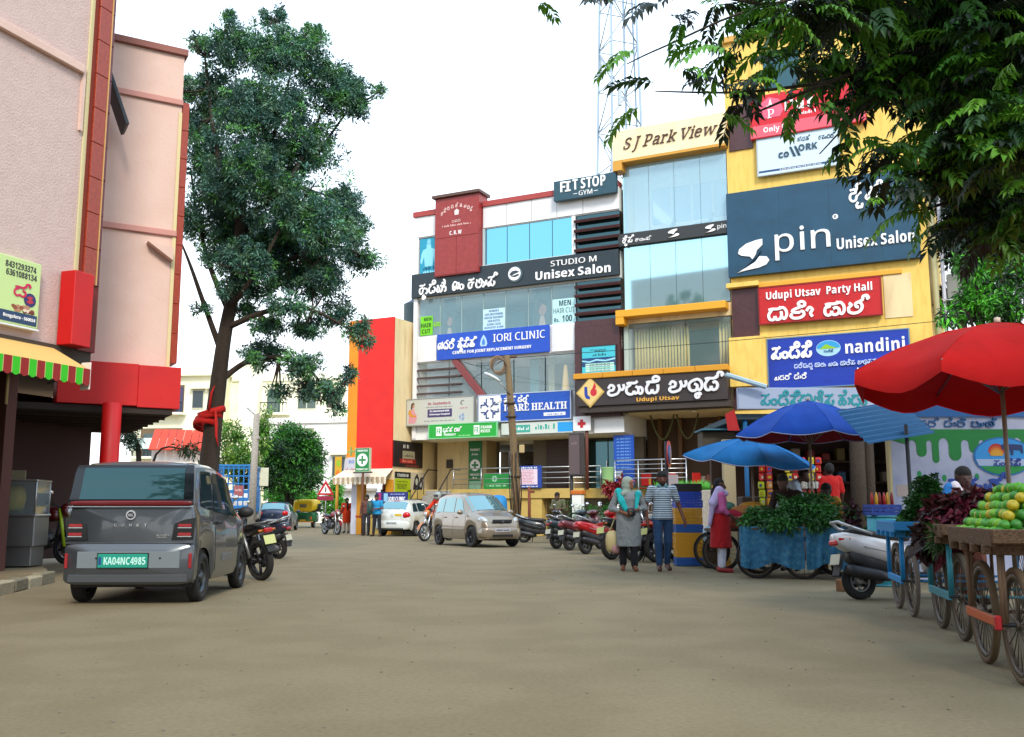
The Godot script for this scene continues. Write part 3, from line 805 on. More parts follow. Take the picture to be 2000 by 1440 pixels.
	ex(h, "white_board", 8.8, 10.1, 4.2, 4.75, 0.0, 0.08, M.white, 0.005)
	ex(h, "display_shelf", 12.6, 14.4, 1.0, 2.2, -2.4, -1.8, hx("3c2c22", 0.7))
	for i in 8: ex(h, "shelf_item", 12.65 + i * 0.21, 12.82 + i * 0.21, 2.2, 2.45 + 0.05 * (i % 3), -2.3, -2.0, hx(["8a7a6c", "6c3c2c", "a09484", "4c5458"][i % 4], 0.6), 0.02)
	# corner pipe and cooler box on the far side
	rod(h, "drain_pipe", [Vector3(21.98, 4, -0.25), Vector3(21.98, 14, -0.25)], 0.11, hx("a8a47c", 0.6), 10)
	rod(h, "drain_pipe", [Vector3(22.25, 4, -0.35), Vector3(22.25, 14, -0.35)], 0.07, hx("b8b8c0", 0.6), 10)
	ex(h, "cooler_box", 22.35, 22.9, 8.6, 9.5, -0.9, -0.3, hx("7c7c74", 0.6), 0.03)
	ex(h, "cooler_shelf", 22.2, 23.1, 8.5, 8.57, -1.0, -0.2, hx("b4b4b0", 0.6))

# ================================================================ the red and orange house
func build_red_house():
	var h := thing("red_house", "narrow house with one orange and one bright red front stripe", "building", FAC)
	ex(h, "wall", -2.72, -0.28, 2.35, 9.66, -7, 1.26, M.beige_wall)
	ex(h, "orange_front", -2.74, -2.2, 3.3, 9.68, 1.26, 1.3, grain("orange_paint", ["e07c00", "e88600", "ec8e02"], 5.0, 0.6, 0.1, 0.01, [], 54))
	ex(h, "red_front", -2.198, -0.27, 2.75, 9.68, 1.26, 1.32, grain("signal_red", ["cc0a00", "d61200", "dc1c02"], 5.0, 0.55, 0.15, 0.012, [], 55))
	ex(h, "side_wall", -0.6, -0.28, 0.0, 2.35, -3.0, 1.2, M.beige_wall)
	ex(h, "wall_base", -0.275, -0.255, 0.0, 0.9, -1.5, 1.2, M.plinth_yellow)
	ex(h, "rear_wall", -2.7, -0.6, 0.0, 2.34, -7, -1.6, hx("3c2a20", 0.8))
	for q in [[-2.15, -1.85], [-0.62, -0.27]]: ex(h, "pillar", q[0], q[1], 0.0, 2.4, 0.95, 1.28, hx("c88a1c", 0.7), 0.01)
	ex(h, "pillar_ring", -2.17, -1.83, 0.75, 0.82, 0.93, 1.30, hx("b02414", 0.6))
	ex(h, "low_wall", -1.6, -0.65, 0.0, 1.0, 0.9, 1.1, M.plinth_yellow, 0.01)
	ex(h, "shelf", -1.8, -0.65, 1.0, 2.0, -0.3, -0.1, hx("52301c", 0.7))
	ex(h, "white_door", -2.6, -2.3, 0.0, 2.3, 1.0, 1.05, hx("c4c8d8", 0.6))
	for i in 5: ex(h, "shelf_item", -1.75 + i * 0.2, -1.6 + i * 0.2, 2.0, 2.2, -0.3, -0.12, hx(["984830", "5c6c80", "a08850"][i % 3], 0.6), 0.02)
	# roof tank
	var t := thing("water_tank", "black ribbed water tank on the roof of the red house", "tank", fac(-0.75, 9.66, -1.2))
	var prof := [[0.02, 1.35], [0.2, 1.33], [0.3, 1.25], [0.52, 1.12]]
	for i in 7:
		prof.append([0.58, 1.08 - i * 0.15]); prof.append([0.56, 1.0 - i * 0.15])
	prof.append([0.56, 0.0])
	var s := st(); lathe(s, prof, 22); obj(t, "drum", s, hx("2c4048", 0.5))
	s = st(); lathe(s, [[0.01, 1.42], [0.2, 1.40], [0.22, 1.32]], 16); obj(t, "lid", s, hx("24343c", 0.5))
	# shop awning of white canvas with stripes
	var aw := thing("canvas_awning", "dirty white canvas awning with a pleated fringe below the red wall", "awning", FAC)
	s = st()
	quad(s, Vector3(-2.75, 2.88, 1.33), Vector3(-0.2, 2.88, 1.33), Vector3(-0.1, 2.5, 2.0), Vector3(-2.95, 2.5, 2.0))
	quad(s, Vector3(-2.95, 2.49, 2.0), Vector3(-0.1, 2.49, 2.0), Vector3(-0.2, 2.87, 1.33), Vector3(-2.75, 2.87, 1.33))
	obj(aw, "canopy", s, M.canvas_white)
	for i in 22:
		var u := -2.95 + i * 0.13
		plate(aw, "fringe", [u + 0.006, 2.5, u + 0.124, 2.5, u + 0.118, 2.2 + 0.03 * sin(i * 1.9), u + 0.065, 2.17, u + 0.012, 2.2], 2.0 + 0.012 * (i % 2), 2.012 + 0.012 * (i % 2), M.canvas_white if i % 2 else hx("a89478", 0.85))
	rod(aw, "front_bar", [Vector3(-2.95, 2.48, 1.98), Vector3(-0.1, 2.48, 1.98)], 0.02, M.steel_dull)

# ================================================================ houses behind the trees
func far_window(h: Node3D, x: float, y: float, w: float, hh: float, z: float, kind := 0):
	var f := ex(h, "window", x - w / 2 - 0.1, x + w / 2 + 0.1, y - hh / 2 - 0.1, y + hh / 2 + 0.1, z, z + 0.1, hx("c8c8b4", 0.7))
	var o := f.position
	bx(f, "pane", Vector3(x, y, z + 0.115) - o, Vector3(w, hh, 0.03), hx(["2c3a40", "3c3028", "46564e"][kind], 0.15))
	if w > 1.2: bx(f, "mullion", Vector3(x, y, z + 0.14) - o, Vector3(0.08, hh, 0.03), hx("b8b8a8", 0.6))
	bx(f, "sunshade", Vector3(x, y + hh / 2 + 0.2, z + 0.3) - o, Vector3(w + 0.5, 0.1, 0.55), hx("d8d4b8", 0.7))

func build_far_houses():
	var xf := at(-36.0, 0, 92.0, deg_to_rad(-6))
	var h := thing("apartment_building", "cream apartment house with balconies and a roof terrace behind the trees", "building", xf)
	ex(h, "wall", 0, 9.0, 0, 13.6, -9, 0, M.cream_wall)
	ex(h, "wall", 9.0, 21.0, 0, 13.2, -10, -1.2, M.cream_wall)
	ex(h, "roof_slab", -0.4, 9.2, 13.6, 14.0, -9.4, 0.6, M.cream_wall, 0.02)
	ex(h, "parapet", 9.2, 21.2, 13.2, 13.9, -1.5, -1.0, M.cream_wall, 0.02)
	ex(h, "stair_tower", 10.4, 12.2, 0, 14.8, -1.2, 0.2, M.cream_wall, 0.02)
	for fl in 3:
		var y := 3.2 + fl * 4.1
		far_window(h, 6.4, y, 1.0, 1.6, 0.0, 0)
		far_window(h, 8.0, y, 1.0, 1.6, 0.0, 2)
		far_window(h, 16.6, y, 1.7, 1.7, -1.2, 2)
		far_window(h, 19.2, y, 1.3, 1.6, -1.2, 1)
		ex(h, "balcony_opening", 0.9, 5.0, y - 1.3, y + 1.4, 0.0, 0.02, hx("6c5a44", 0.8))
		ex(h, "balcony_door", 1.2, 2.2, y - 1.3, y + 0.9, 0.02, 0.06, hx("4a5a5c", 0.3))
		ex(h, "balcony_shutter", 3.4, 4.9, y - 1.3, y + 1.2, 0.02, 0.07, hx("3a3c58", 0.5))
		ex(h, "balcony_slab", 0.6, 5.3, y - 1.5, y - 1.3, 0.0, 1.1, M.cream_wall)
		for i in 13: rod(h, "balcony_bar", [Vector3(0.7 + i * 0.375, y - 1.3, 1.0), Vector3(0.7 + i * 0.375, y - 0.4, 1.0)], 0.03, M.dark_metal, 5)
		rod(h, "balcony_rail", [Vector3(0.65, y - 0.38, 1.0), Vector3(5.25, y - 0.38, 1.0)], 0.05, M.dark_metal, 5)
		ex(h, "balcony_slab", 12.4, 15.0, y - 1.5, y - 1.3, -1.2, 0.0, M.cream_wall)
		ex(h, "balcony_door", 12.7, 14.0, y - 1.3, y + 1.0, -1.2, -1.14, hx("50645c", 0.3))
		for i in 8: rod(h, "balcony_bar", [Vector3(12.45 + i * 0.36, y - 1.3, -0.05), Vector3(12.45 + i * 0.36, y - 0.4, -0.05)], 0.03, M.dark_metal, 5)
		rod(h, "balcony_rail", [Vector3(12.4, y - 0.38, -0.05), Vector3(15.0, y - 0.38, -0.05)], 0.05, M.dark_metal, 5)
	rod(h, "aerial", [Vector3(1.0, 13.0, -2), Vector3(1.0, 15.0, -2)], 0.04, M.dark_metal, 5)
	rod(h, "aerial_arm", [Vector3(0.2, 14.6, -2), Vector3(1.8, 14.6, -2)], 0.03, M.dark_metal, 5)
	ex(h, "name_board", 0.2, 6.0, 6.7, 7.7, 1.12, 1.2, hx("c8dcd8", 0.6))
	var w := thing("white_house", "plain white house wall with small windows beside the red house", "building", at(-21.0, 0, 84.0, deg_to_rad(-14)))
	ex(w, "wall", 0, 10, 0, 8.4, -8, 0, M.white_wall)
	ex(w, "parapet", -0.2, 10.2, 8.4, 8.9, -8.2, 0.2, M.white_wall, 0.02)
	ex(w, "slot", 1.4, 4.2, 7.6, 8.0, 0.0, 0.05, hx("8c8c70", 0.7))
	far_window(w, 6.6, 4.4, 1.1, 2.2, 0.0, 0)
	far_window(w, 8.9, 4.4, 0.9, 1.8, 0.0, 0)
	far_window(w, 3.0, 4.6, 1.2, 1.8, 0.0, 2)
	ex(w, "ledge", 5.4, 10.1, 2.6, 2.85, 0.0, 0.6, M.concrete, 0.02)
	var c := thing("cottage", "small whitewashed house under a red tiled roof", "building", at(-18.5, 0, 50.0, deg_to_rad(14)))
	ex(c, "wall", 0, 2.9, 0, 4.2, -6, 0, M.white_wall)
	var roof := Node3D.new(); roof.name = "roof"; c.add_child(roof)
	for row in 6:
		for i in 8:
			bx(roof, "roof_tile", Vector3(0.1 + i * 0.39, 4.2 + row * 0.2, 0.5 - row * 0.42), Vector3(0.37, 0.06, 0.5), M.roof_tile, 0.015, Basis(Vector3.RIGHT, 0.44))
	far_window(c, 2.4, 2.9, 0.5, 0.5, 0.0, 1)
	far_window(c, 1.5, 2.0, 0.6, 1.2, 0.0, 1)

# ================================================================ lattice mast
func build_tower():
	var t := thing("lattice_tower", "pale steel lattice mast rising behind the shops", "tower", at(8.8, 0, 76.0, 0.35))
	var lv := 13
	var top := 46.0
	for k in 4:
		var a := TAU * k / 4 + PI / 4
		var b := TAU * (k + 1) / 4 + PI / 4
		rod(t, "leg", [Vector3(cos(a) * 2.7, 0, sin(a) * 2.7), Vector3(cos(a) * 1.5, top, sin(a) * 1.5)], 0.1, hx("8fa0b0", 0.5), 6)
		for i in lv:
			var y0 := top * i / lv
			var y1 := top * (i + 1) / lv
			var r0 := lerpf(2.7, 1.5, y0 / top)
			var r1 := lerpf(2.7, 1.5, y1 / top)
			var p0 := Vector3(cos(a) * r0, y0, sin(a) * r0)
			var p1 := Vector3(cos(b) * r1, y1, sin(b) * r1)
			var q0 := Vector3(cos(b) * r0, y0, sin(b) * r0)
			if i < 4: continue
			rod(t, "brace", [p0, p1] if (i + k) % 2 else [q0, Vector3(cos(a) * r1, y1, sin(a) * r1)], 0.05, hx("8fa0b0", 0.5), 5)
			rod(t, "strut", [p0, q0], 0.045, hx("8fa0b0", 0.5), 5)
	for q in [[30.0, 0.4], [34.0, 2.0], [38.0, 4.4]]:
		bx(t, "aerial_panel", Vector3(cos(q[1]) * 2.2, q[0], sin(q[1]) * 2.2), Vector3(0.3, 2.0, 0.2), hx("a8b4bc", 0.5), 0.03)
	rod(t, "feeder_cable", [Vector3(2.2, 0, 0.2), Vector3(1.2, 46, 0.2)], 0.08, hx("8c9cac", 0.6), 5)
# ================================================================ milk kiosk and its painted wall
func build_kiosk():
	var k := thing("milk_kiosk", "open fronted kiosk with a pale name board and blue posts", "kiosk", at(0, 0, 0))
	ex(k, "rear_wall", 4.9, 9.6, 0.0, 3.2, -24.2, -24.0, hx("4a3628", 0.9))
	ex(k, "side_wall", 9.4, 9.6, 0.0, 3.2, -24.0, -21.0, hx("4a3628", 0.9))
	ex(k, "roof", 4.8, 9.8, 3.0, 3.12, -24.3, -20.8, hx("3a4a50", 0.8))
	ex(k, "counter", 5.7, 9.2, 0.0, 1.0, -22.4, -21.6, hx("4a3424", 0.8), 0.02)
	ex(k, "shelf", 6.0, 9.3, 1.7, 1.75, -23.9, -23.4, hx("4a3424", 0.8))
	ex(k, "shelf", 6.0, 9.3, 2.2, 2.25, -23.9, -23.4, hx("4a3424", 0.8))
	rng.seed = 12
	for i in 26:
		var yy: float = [1.0, 1.75, 2.25][i % 3]
		var xx := 6.05 + (i / 3) * 0.36
		ex(k, "carton", xx, xx + 0.2, yy, yy + rng.randf_range(0.18, 0.34), -23.8, -23.55, hx(["8a2418", "7c6c30", "3c5c78", "a89880", "5c3c6c"][rng.randi() % 5], 0.6), 0.02)
	for q in [[5.02, -20.9], [5.42, -20.6]]: rod(k, "post", [Vector3(q[0], 0, q[1]), Vector3(q[0], 3.0, q[1])], 0.05, hx("14649c", 0.6))
	rod(k, "post", [Vector3(7.3, 0, -20.7), Vector3(7.34, 3.0, -20.7)], [0.17, 0.15], M.bark, 10)
	rod(k, "post", [Vector3(7.62, 0, -20.9), Vector3(7.66, 3.0, -20.9)], [0.12, 0.1], M.bark, 10)
	ex(k, "cream_panel", 4.6, 4.85, 0.0, 2.6, -21.4, -21.2, hx("b8a884", 0.8))
	ex(k, "dark_box", 4.72, 5.5, 0.0, 1.35, -20.6, -20.1, hx("3a2c20", 0.8), 0.02)
	ex(k, "name_board", 4.82, 7.75, 3.2, 3.66, -20.75, -20.6, hx("a8b4cc", 0.6), 0.01)
	kan(k, "na.m,da.i,na.i", 5.72, 3.43, 0.85, 0.30, hx("18909c", 0.5), -20.6, 0.15, 0.006)
	kan(k, "ha.aa,la.i,na", 6.5, 3.43, 0.72, 0.30, hx("18909c", 0.5), -20.6, 0.15, 0.006)
	kan(k, "ka.ee,da.m.sra", 7.25, 3.43, 0.62, 0.30, hx("18909c", 0.5), -20.6, 0.15, 0.006)
	bx(k, "tube_lamp", Vector3(4.95, 3.78, -20.4), Vector3(0.9, 0.09, 0.14), hx("a8c4d0", 0.3), 0.02, Basis(Vector3(0, 0, 1), -0.3))
	plate(k, "red_pennant", [4.55, 3.1, 4.75, 3.2, 4.85, 2.75, 4.6, 2.75], -20.7, -20.69, hx("b01414", 0.7))
	# old cartons piled on the porch roof edge
	ex(k, "carton_stack", 4.35, 5.1, 2.45, 2.85, -22.8, -22.2, hx("4c4438", 0.8), 0.02)
	ex(k, "sheet_roof", 4.3, 5.2, 2.87, 2.9, -22.9, -22.0, hx("3c7c94", 0.6))
	# snack packets on strings
	var cols := ["b8c41c", "b81c14", "c47c14", "b41818", "a81414", "c8b424"]
	for i in 7:
		var x := 5.08 + i * 0.15 + (0.25 if i > 1 else 0.0)
		for j in 6:
			var p := thing("snack_packet", "small bright snack packet hanging on a string in the kiosk front", "packet", at(x + rng.randf_range(-.02, .02), 1.16 + j * 0.165, 19.9 - 0.03 * (i % 2)), "snack packets hanging in the kiosk")
			var c: String = cols[(i * 2 + j / 3) % cols.size()] if (j > 2 or i < 2) else ["a8a8a0", "8c2018"][j % 2]
			bx(p, "pouch", Vector3(0, 0.075, 0), Vector3(0.125, 0.14, 0.04), hx(c, 0.35), 0.018, Basis(Vector3.UP, rng.randf_range(-.5, .5)))
			bx(p, "pouch_print", Vector3(0, 0.08, 0.021), Vector3(0.07, 0.05, 0.004), hx(["c8b8a0", "b89c18", "1c3c8c"][(i + j) % 3], 0.4))
			bx(p, "crimp", Vector3(0, 0.152, 0), Vector3(0.11, 0.012, 0.006), hx(c, 0.35))
	# the painted wall of the neighbouring booth
	var w := thing("milk_booth", "white booth wall painted with green drips and an oval dairy emblem", "booth", at(5.83, 0, 15.0))
	ex(w, "wall", 0, 4.6, 0.0, 2.5, -0.12, 0, grain("booth_white", ["9ca4c4", "acb2cc", "b4bad2"], 2.5, 0.6, 0.05, 0.015, [], 60))
	ex(w, "blue_band", -0.02, 4.62, 2.5, 2.95, -0.12, 0.04, hx("1a5c9c", 0.6))
	ex(w, "edge_trim", -0.04, 0.0, 0.0, 2.5, -0.1, 0.02, hx("c8b888", 0.6))
	# green paint running down: outline with rounded tongues
	var o := [0.0, 2.31, 4.6, 2.31]
	var x2 := 4.6
	var i2 := 0
	while x2 > 0.3:
		var rr := 0.075 + 0.025 * sin(i2 * 2.1)
		var dy := 1.93 + 0.09 * sin(i2 * 1.7)
		var ty := 2.08 + 0.03 * sin(i2 * 2.9)
		for i in 7:
			o.append(x2 - rr + rr * cos(PI * i / 6)); o.append(dy - rr * sin(PI * i / 6))
		x2 -= 2 * rr
		for i in 7:
			o.append(x2 - rr * .8 + rr * .8 * cos(PI * i / 6)); o.append(ty + rr * sin(PI * i / 6))
		x2 -= 1.6 * rr; i2 += 1
	o.append(0.0); o.append(2.15)
	plate(w, "green_paint", o, 0.002, 0.006, hx("0c7c34", 0.6))
	for q in [[.42, 1.62], [.80, 1.56], [1.3, 1.58], [3.35, 1.5], [3.62, 1.6]]: plate(w, "green_drop", disc(10, .035, .055, q[0], q[1]), 0.002, 0.006, hx("128a4c", 0.6))
	var e := Node3D.new(); e.name = "oval_emblem"; e.position = Vector3(1.72, 1.89, 0.008); w.add_child(e)
	plate(e, "outline", disc(36, .46, .30), 0.0, 0.004, hx("1468a8", 0.5))
	plate(e, "sky_field", disc(36, .43, .275), 0.004, 0.007, hx("2490d8", 0.5))
	plate(e, "white_band", [-.42, -.04, .42, -.04, .38, -.14, -.38, -.14], 0.007, 0.009, hx("a8b8d8", 0.5))
	var gr := []
	for i in 13:
		var t := PI + PI * (0.18 + 0.64 * i / 12.0)
		gr.append(.43 * cos(t)); gr.append(.275 * sin(t))
	plate(e, "green_field", gr, 0.007, 0.009, hx("0c8c3c", 0.5))
	for i in 4: plate(e, "sun", disc(20, .13 - .012 * i, .13 - .012 * i, -.1, .07 - .02 * i).slice(0, 22), 0.009 + i * 0.001, 0.010 + i * 0.001, hx(["b02010", "c44c10", "d07818", "d89c20"][i], 0.5))
	plate(e, "cow", [-.03, .17, .02, .2, .06, .17, .12, .19, .3, .18, .31, .05, .28, .05, .27, .1, .16, .1, .15, .02, .12, .02, .11, .1, .04, .12, -.01, .1], 0.014, 0.017, hx("142c64", 0.5))
	kan(e, "na.m,da.i,na.i", 0.05, -0.09, 0.42, 0.11, hx("1c3c94", 0.5), 0.009, 0.16, 0.003)
	kan(w, "sa.e,ra.uu,ra.x", 1.3, 1.46, 0.92, 0.32, hx("12409c", 0.5), 0.002, 0.15, 0.004)
	kan(w, "ha.aa,la.u", 2.55, 1.46, 0.86, 0.32, hx("12409c", 0.5), 0.002, 0.15, 0.004)
	kan(w, "ma,da,ra.x dda.ee,ra.i ba.uu,ta.x", 0.98, 2.41, 1.35, 0.13, hx("12548c", 0.5), 0.002, 0.15, 0.004)
	ex(w, "poster", 0.06, 0.3, 1.28, 1.46, 0.002, 0.006, hx("b8a8a4", 0.6))
	# corrugated sheet propped over the gap
	var c := thing("corrugated_sheet", "blue corrugated roof sheet sloping down beside the booth wall", "roof sheet", at(5.72, 2.2, 14.6, 0.1))
	var s := st()
	var n := 40
	for i in n:
		var a0 := -0.5 + 1.0 * i / n
		var a1 := -0.5 + 1.0 * (i + 1) / n
		var z0 := 0.022 * sin(i * 1.25)
		var z1 := 0.022 * sin((i + 1) * 1.25)
		s.set_smooth_group(0)
		quad(s, Vector3(-0.55, a0, z0), Vector3(-0.55, a1, z1), Vector3(0.5, a1, z1), Vector3(0.5, a0, z0))
	var cs := obj(c, "sheet", s, hx("155c8c", 0.5))
	cs.transform = Transform3D(Basis(Vector3(0, 0, 1), 0.16) * Basis(Vector3.RIGHT, -0.95), Vector3(-0.1, 0.2, 0))
	rod(c, "prop", [Vector3(0.05, -2.2, 0.35), Vector3(0.03, 0.12, 0.35)], 0.03, M.dark_metal)
	# crate of bottles on a blue drum
	var d := thing("blue_drum", "teal painted drum with a blue crate on top beside the booth", "drum", at(5.35, 0, 14.2))
	rod(d, "barrel", [Vector3(0, 0, 0), Vector3(0, 1.0, 0)], 0.22, hx("2c8ca0", 0.4), 18)
	for q in [0.02, 0.5, 0.98]: rod(d, "hoop", [Vector3(0, q - .012, 0), Vector3(0, q + .012, 0)], 0.228, hx("1c6478", 0.4), 18)
	crate(d, Vector3(0, 1.0, 0), hx("14388c", 0.5), 0.4)
	for i in 6: rod(d, "bottle", [Vector3(-.14 + .056 * i, 1.03, 0.02 * (i % 2)), Vector3(-.14 + .056 * i, 1.26, 0.02 * (i % 2)), Vector3(-.14 + .056 * i, 1.33, 0.02 * (i % 2))], [0.025, 0.025, 0.01], hx(["9c1c14", "c89424", "7c1418"][i % 3], 0.3))

# a slatted plastic crate as parts of a thing
func crate(parent: Node3D, o: Vector3, m: Material, w := 0.5, hh := 0.155, dp := 0.34):
	var t := 0.014
	bx(parent, "crate_floor", o + Vector3(0, 0.012, 0), Vector3(w - .02, 0.02, dp - .02), m)
	for i in 3:
		var y: float = [0.026, 0.08, hh - 0.024][i]
		var bh: float = [0.052, 0.046, 0.046][i]
		for z in [-1, 1]: bx(parent, "crate_wall", o + Vector3(0, y, z * dp / 2), Vector3(w, bh, t + (0.012 if i == 2 else 0.0)), m, 0.004)
		for x in [-1, 1]: bx(parent, "crate_wall", o + Vector3(x * w / 2, y, 0), Vector3(t + (0.012 if i == 2 else 0.0), bh, dp), m, 0.004)
	for z in [-1, 1]:
		for i in 5: bx(parent, "crate_rib", o + Vector3(-w / 2 + w * i / 4.0, hh / 2, z * dp / 2), Vector3(0.03, hh - .02, t + .008), m)
	bx(parent, "crate_label", o + Vector3(0.02, 0.075, dp / 2 + 0.008), Vector3(w * 0.32, 0.05, 0.012), m, 0.003)

# ================================================================ signboards
func board(called: String, label: String, u0: float, u1: float, y0: float, y1: float, z: float, th: float, m: Material, rim: Material = null) -> Node3D:
	var n := thing(called, label, "sign", fac((u0 + u1) / 2, (y0 + y1) / 2, z))
	var w := u1 - u0
	var hh := y1 - y0
	bx(n, "board", Vector3(0, 0, th / 2), Vector3(w, hh, th), m, 0.006)
	if rim:
		for q in [-1, 1]:
			bx(n, "rim", Vector3(0, q * (hh / 2 + 0.02), th / 2 + .005), Vector3(w + .08, 0.04, th + .02), rim)
			bx(n, "rim", Vector3(q * (w / 2 + 0.02), 0, th / 2 + .005), Vector3(0.04, hh, th + .02), rim)
	n.set_meta("front", th)
	return n

func build_signs():
	var wh: Material = M.letter_white
	var b := board("gym_sign", "dark teal gym sign with white letters on the roof edge", 7.17, 10.02, 14.24, 15.12, 0.12, 0.25, grain("slate_board", ["1a3c48", "1e4654", "224c5a"], 3.0, 0.4, 0.0, 0.02, [], 62))
	txt(b, "F", -0.98, 0.14, 0.24, 0.46, wh, 0.25, 0.03)
	ex(b, "dumbbell", -0.80, -0.70, -0.06, 0.33, 0.25, 0.28, wh)
	ex(b, "dumbbell", -0.88, -0.62, 0.28, 0.35, 0.25, 0.285, wh)
	ex(b, "dumbbell", -0.88, -0.62, -0.10, -0.03, 0.25, 0.285, wh)
	txt(b, "T STOP", 0.22, 0.16, 1.5, 0.46, wh, 0.25, 0.03)
	txt(b, "GYM", 0.06, -0.25, 0.62, 0.2, wh, 0.25, 0.02, false)
	ex(b, "dash", -0.5, -0.32, -0.26, -0.235, 0.25, 0.265, wh)
	ex(b, "dash", 0.44, 0.62, -0.26, -0.235, 0.25, 0.265, wh)

	b = board("salon_board", "long dark slate salon signboard across the clinic block", -0.12, 10.02, 10.74, 11.83, 0.0, 0.2, M.charcoal)
	kan(b, "sa.u.stta,dda.i,ya.o e_.m sa,la.uu,na.x", -2.6, -0.16, 4.05, 0.58, wh, 0.2, 0.12, 0.04)
	plate(b, "round_emblem", disc(28, .36, .36, .3, -.02), 0.2, 0.24, hx("3c5058", 0.4))
	plate(b, "round_emblem", disc(28, .30, .30, .27, .0), 0.24, 0.26, wh)
	plate(b, "emblem_wave", [.02, -.02, .15, .12, .35, .14, .52, .06, .4, .02, .25, -.02, .14, -.1], 0.26, 0.268, hx("24343c", 0.4))
	plate(b, "emblem_wave", [.1, -.12, .3, -.06, .5, -.02, .48, -.1, .3, -.16], 0.26, 0.268, hx("24343c", 0.4))
	txt(b, "STUDIO M", 3.05, 0.25, 2.1, 0.24, wh, 0.2, 0.04, false)
	txt(b, "Unisex Salon", 3.0, -0.2, 3.45, 0.40, wh, 0.2, 0.04)

	var blue: Material = grain("clinic_blue", ["0a3ea4", "0c46b4", "0e4cbc"], 2.0, 0.45, 0.0, 0.02, [], 101)
	b = board("clinic_sign", "blue clinic signboard with a white drop emblem above the street lamp", 1.26, 6.81, 7.74, 8.91, 0.03, 0.12, blue)
	kan(b, "ai,o_,ra.i ka.i.sla,na.i,ka.x", -1.72, 0.1, 2.0, 0.44, wh, 0.12, 0.12, 0.03)
	plate(b, "drop_emblem", [-.38, .40, -.26, .22, -.2, .0, -.24, -.12, -.52, -.12, -.56, .0, -.5, .22], 0.12, 0.135, hx("a8c8e8", 0.4))
	plate(b, "drop_core", [-.38, .26, -.3, .08, -.32, -.06, -.44, -.06, -.46, .08], 0.135, 0.142, hx("3c78c8", 0.4))
	txt(b, "IORI CLINIC", 1.35, 0.2, 2.5, 0.34, wh, 0.12, 0.03, false)
	txt(b, "CENTRE FOR JOINT REPLACEMENT SURGERY", 0.0, -0.32, 3.9, 0.17, wh, 0.12, 0.02)

	b = board("health_sign", "blue and white health centre sign behind the leaning pole", 3.47, 7.8, 4.86, 6.0, 0.05, 0.18, grain("health_blue", ["0a429c", "0d4aac", "1050b4"], 2.0, 0.45, 0.0, 0.02, [], 102), hx("a8b4c8", 0.5))
	ex(b, "white_field", -2.15, -1.1, -0.55, 0.55, 0.18, 0.19, M.white)
	var cross: Material = hx("16357c", 0.4)
	for i in 4:
		var bs := Basis(Vector3(0, 0, 1), PI / 2 * i)
		var cp := Vector3(-1.62, 0, 0.19)
		bx(b, "cross_bar", cp + bs * Vector3(0.17, 0.17, 0.012), Vector3(0.06, 0.3, 0.024), cross, 0.0, bs * Basis(Vector3(0, 0, 1), -PI / 4))
		bx(b, "cross_end", cp + bs * Vector3(0.1, 0.42, 0.012), Vector3(0.16, 0.05, 0.024), cross, 0.0, bs)
		bx(b, "cross_end", cp + bs * Vector3(-0.16, 0.33, 0.012), Vector3(0.05, 0.2, 0.024), cross, 0.0, bs)
		bx(b, "cross_end", cp + bs * Vector3(0.16, 0.33, 0.0125), Vector3(0.05, 0.2, 0.025), cross, 0.0, bs)
	kan(b, "ai ka.ee,ra.x ha.e,la.x.sta", -0.5, 0.34, 1.5, 0.26, wh, 0.18, 0.14, 0.02)
	txt(b, "ICARE HEALTH", 0.55, -0.02, 2.95, 0.3, wh, 0.18, 0.03, true, "Droid Serif")
	ex(b, "pill", 0.95, 1.95, -0.44, -0.3, 0.18, 0.19, M.white, 0.004)
	fine(b, 1.45, -0.37, 0.8, 0.075, hx("2c5cb0"), 0.19)

	b = board("doctor_sign", "pale doctor's signboard with a printed expectant mother", -0.25, 3.2, 4.85, 6.0, 0.06, 0.16, hx("b8b8ae", 0.5), hx("8c8c88", 0.5))
	plate(b, "dress_print", [-1.62, -.5, -1.28, -.5, -1.18, -.3, -1.2, -.12, -1.3, .0, -1.34, .16, -1.5, .16, -1.6, -.1], 0.16, 0.165, hx("c88c94", 0.6))
	plate(b, "arm_print", [-1.6, .1, -1.5, .12, -1.46, -.08, -1.22, -.16, -1.22, -.22, -1.52, -.2, -1.64, -.05], 0.165, 0.17, hx("c88830", 0.6))
	plate(b, "face_print", disc(12, .07, .1, -1.38, .3), 0.165, 0.17, hx("b08468", 0.6))
	plate(b, "hair_print", [-1.5, .14, -1.48, .38, -1.38, .45, -1.3, .38, -1.4, .36, -1.44, .14], 0.17, 0.174, hx("3a2018", 0.6))
	txt(b, "Dr. Sushmita K.", 0.0, 0.36, 1.2, 0.13, hx("983048"), 0.16, 0.008)
	fine(b, 0.0, 0.2, 1.4, 0.06, hx("6c6c6c"), 0.16)
	ex(b, "violet_box", -0.62, 0.64, -0.26, 0.1, 0.16, 0.166, hx("3c2c5c", 0.5))
	txt(b, "In associated with", 0.0, 0.02, 1.0, 0.09, wh, 0.166, 0.004)
	txt(b, "Chinmaya Hospital", 0.0, -0.14, 1.05, 0.1, wh, 0.166, 0.004)
	fine(b, 0.0, -0.42, 1.6, 0.06, hx("6c6c6c"), 0.16)
	txt(b, "C", 1.15, 0.34, 0.14, 0.2, hx("2c2c30"), 0.16, 0.008, true, "Droid Serif", 0.2)
	fine(b, 1.2, 0.1, 0.4, 0.07, hx("b04858"), 0.16)
	for i in 6:
		var a := TAU * i / 6
		plate(b, "knot_print", disc(10, .05, .08, 1.15 + .1 * cos(a), -.3 + .1 * sin(a)), 0.16, 0.163 + i * .0004, hx("7c8ca8" if i % 2 else "a0acc0", 0.5))

	var grn: Material = hx("0c9c2c", 0.5)
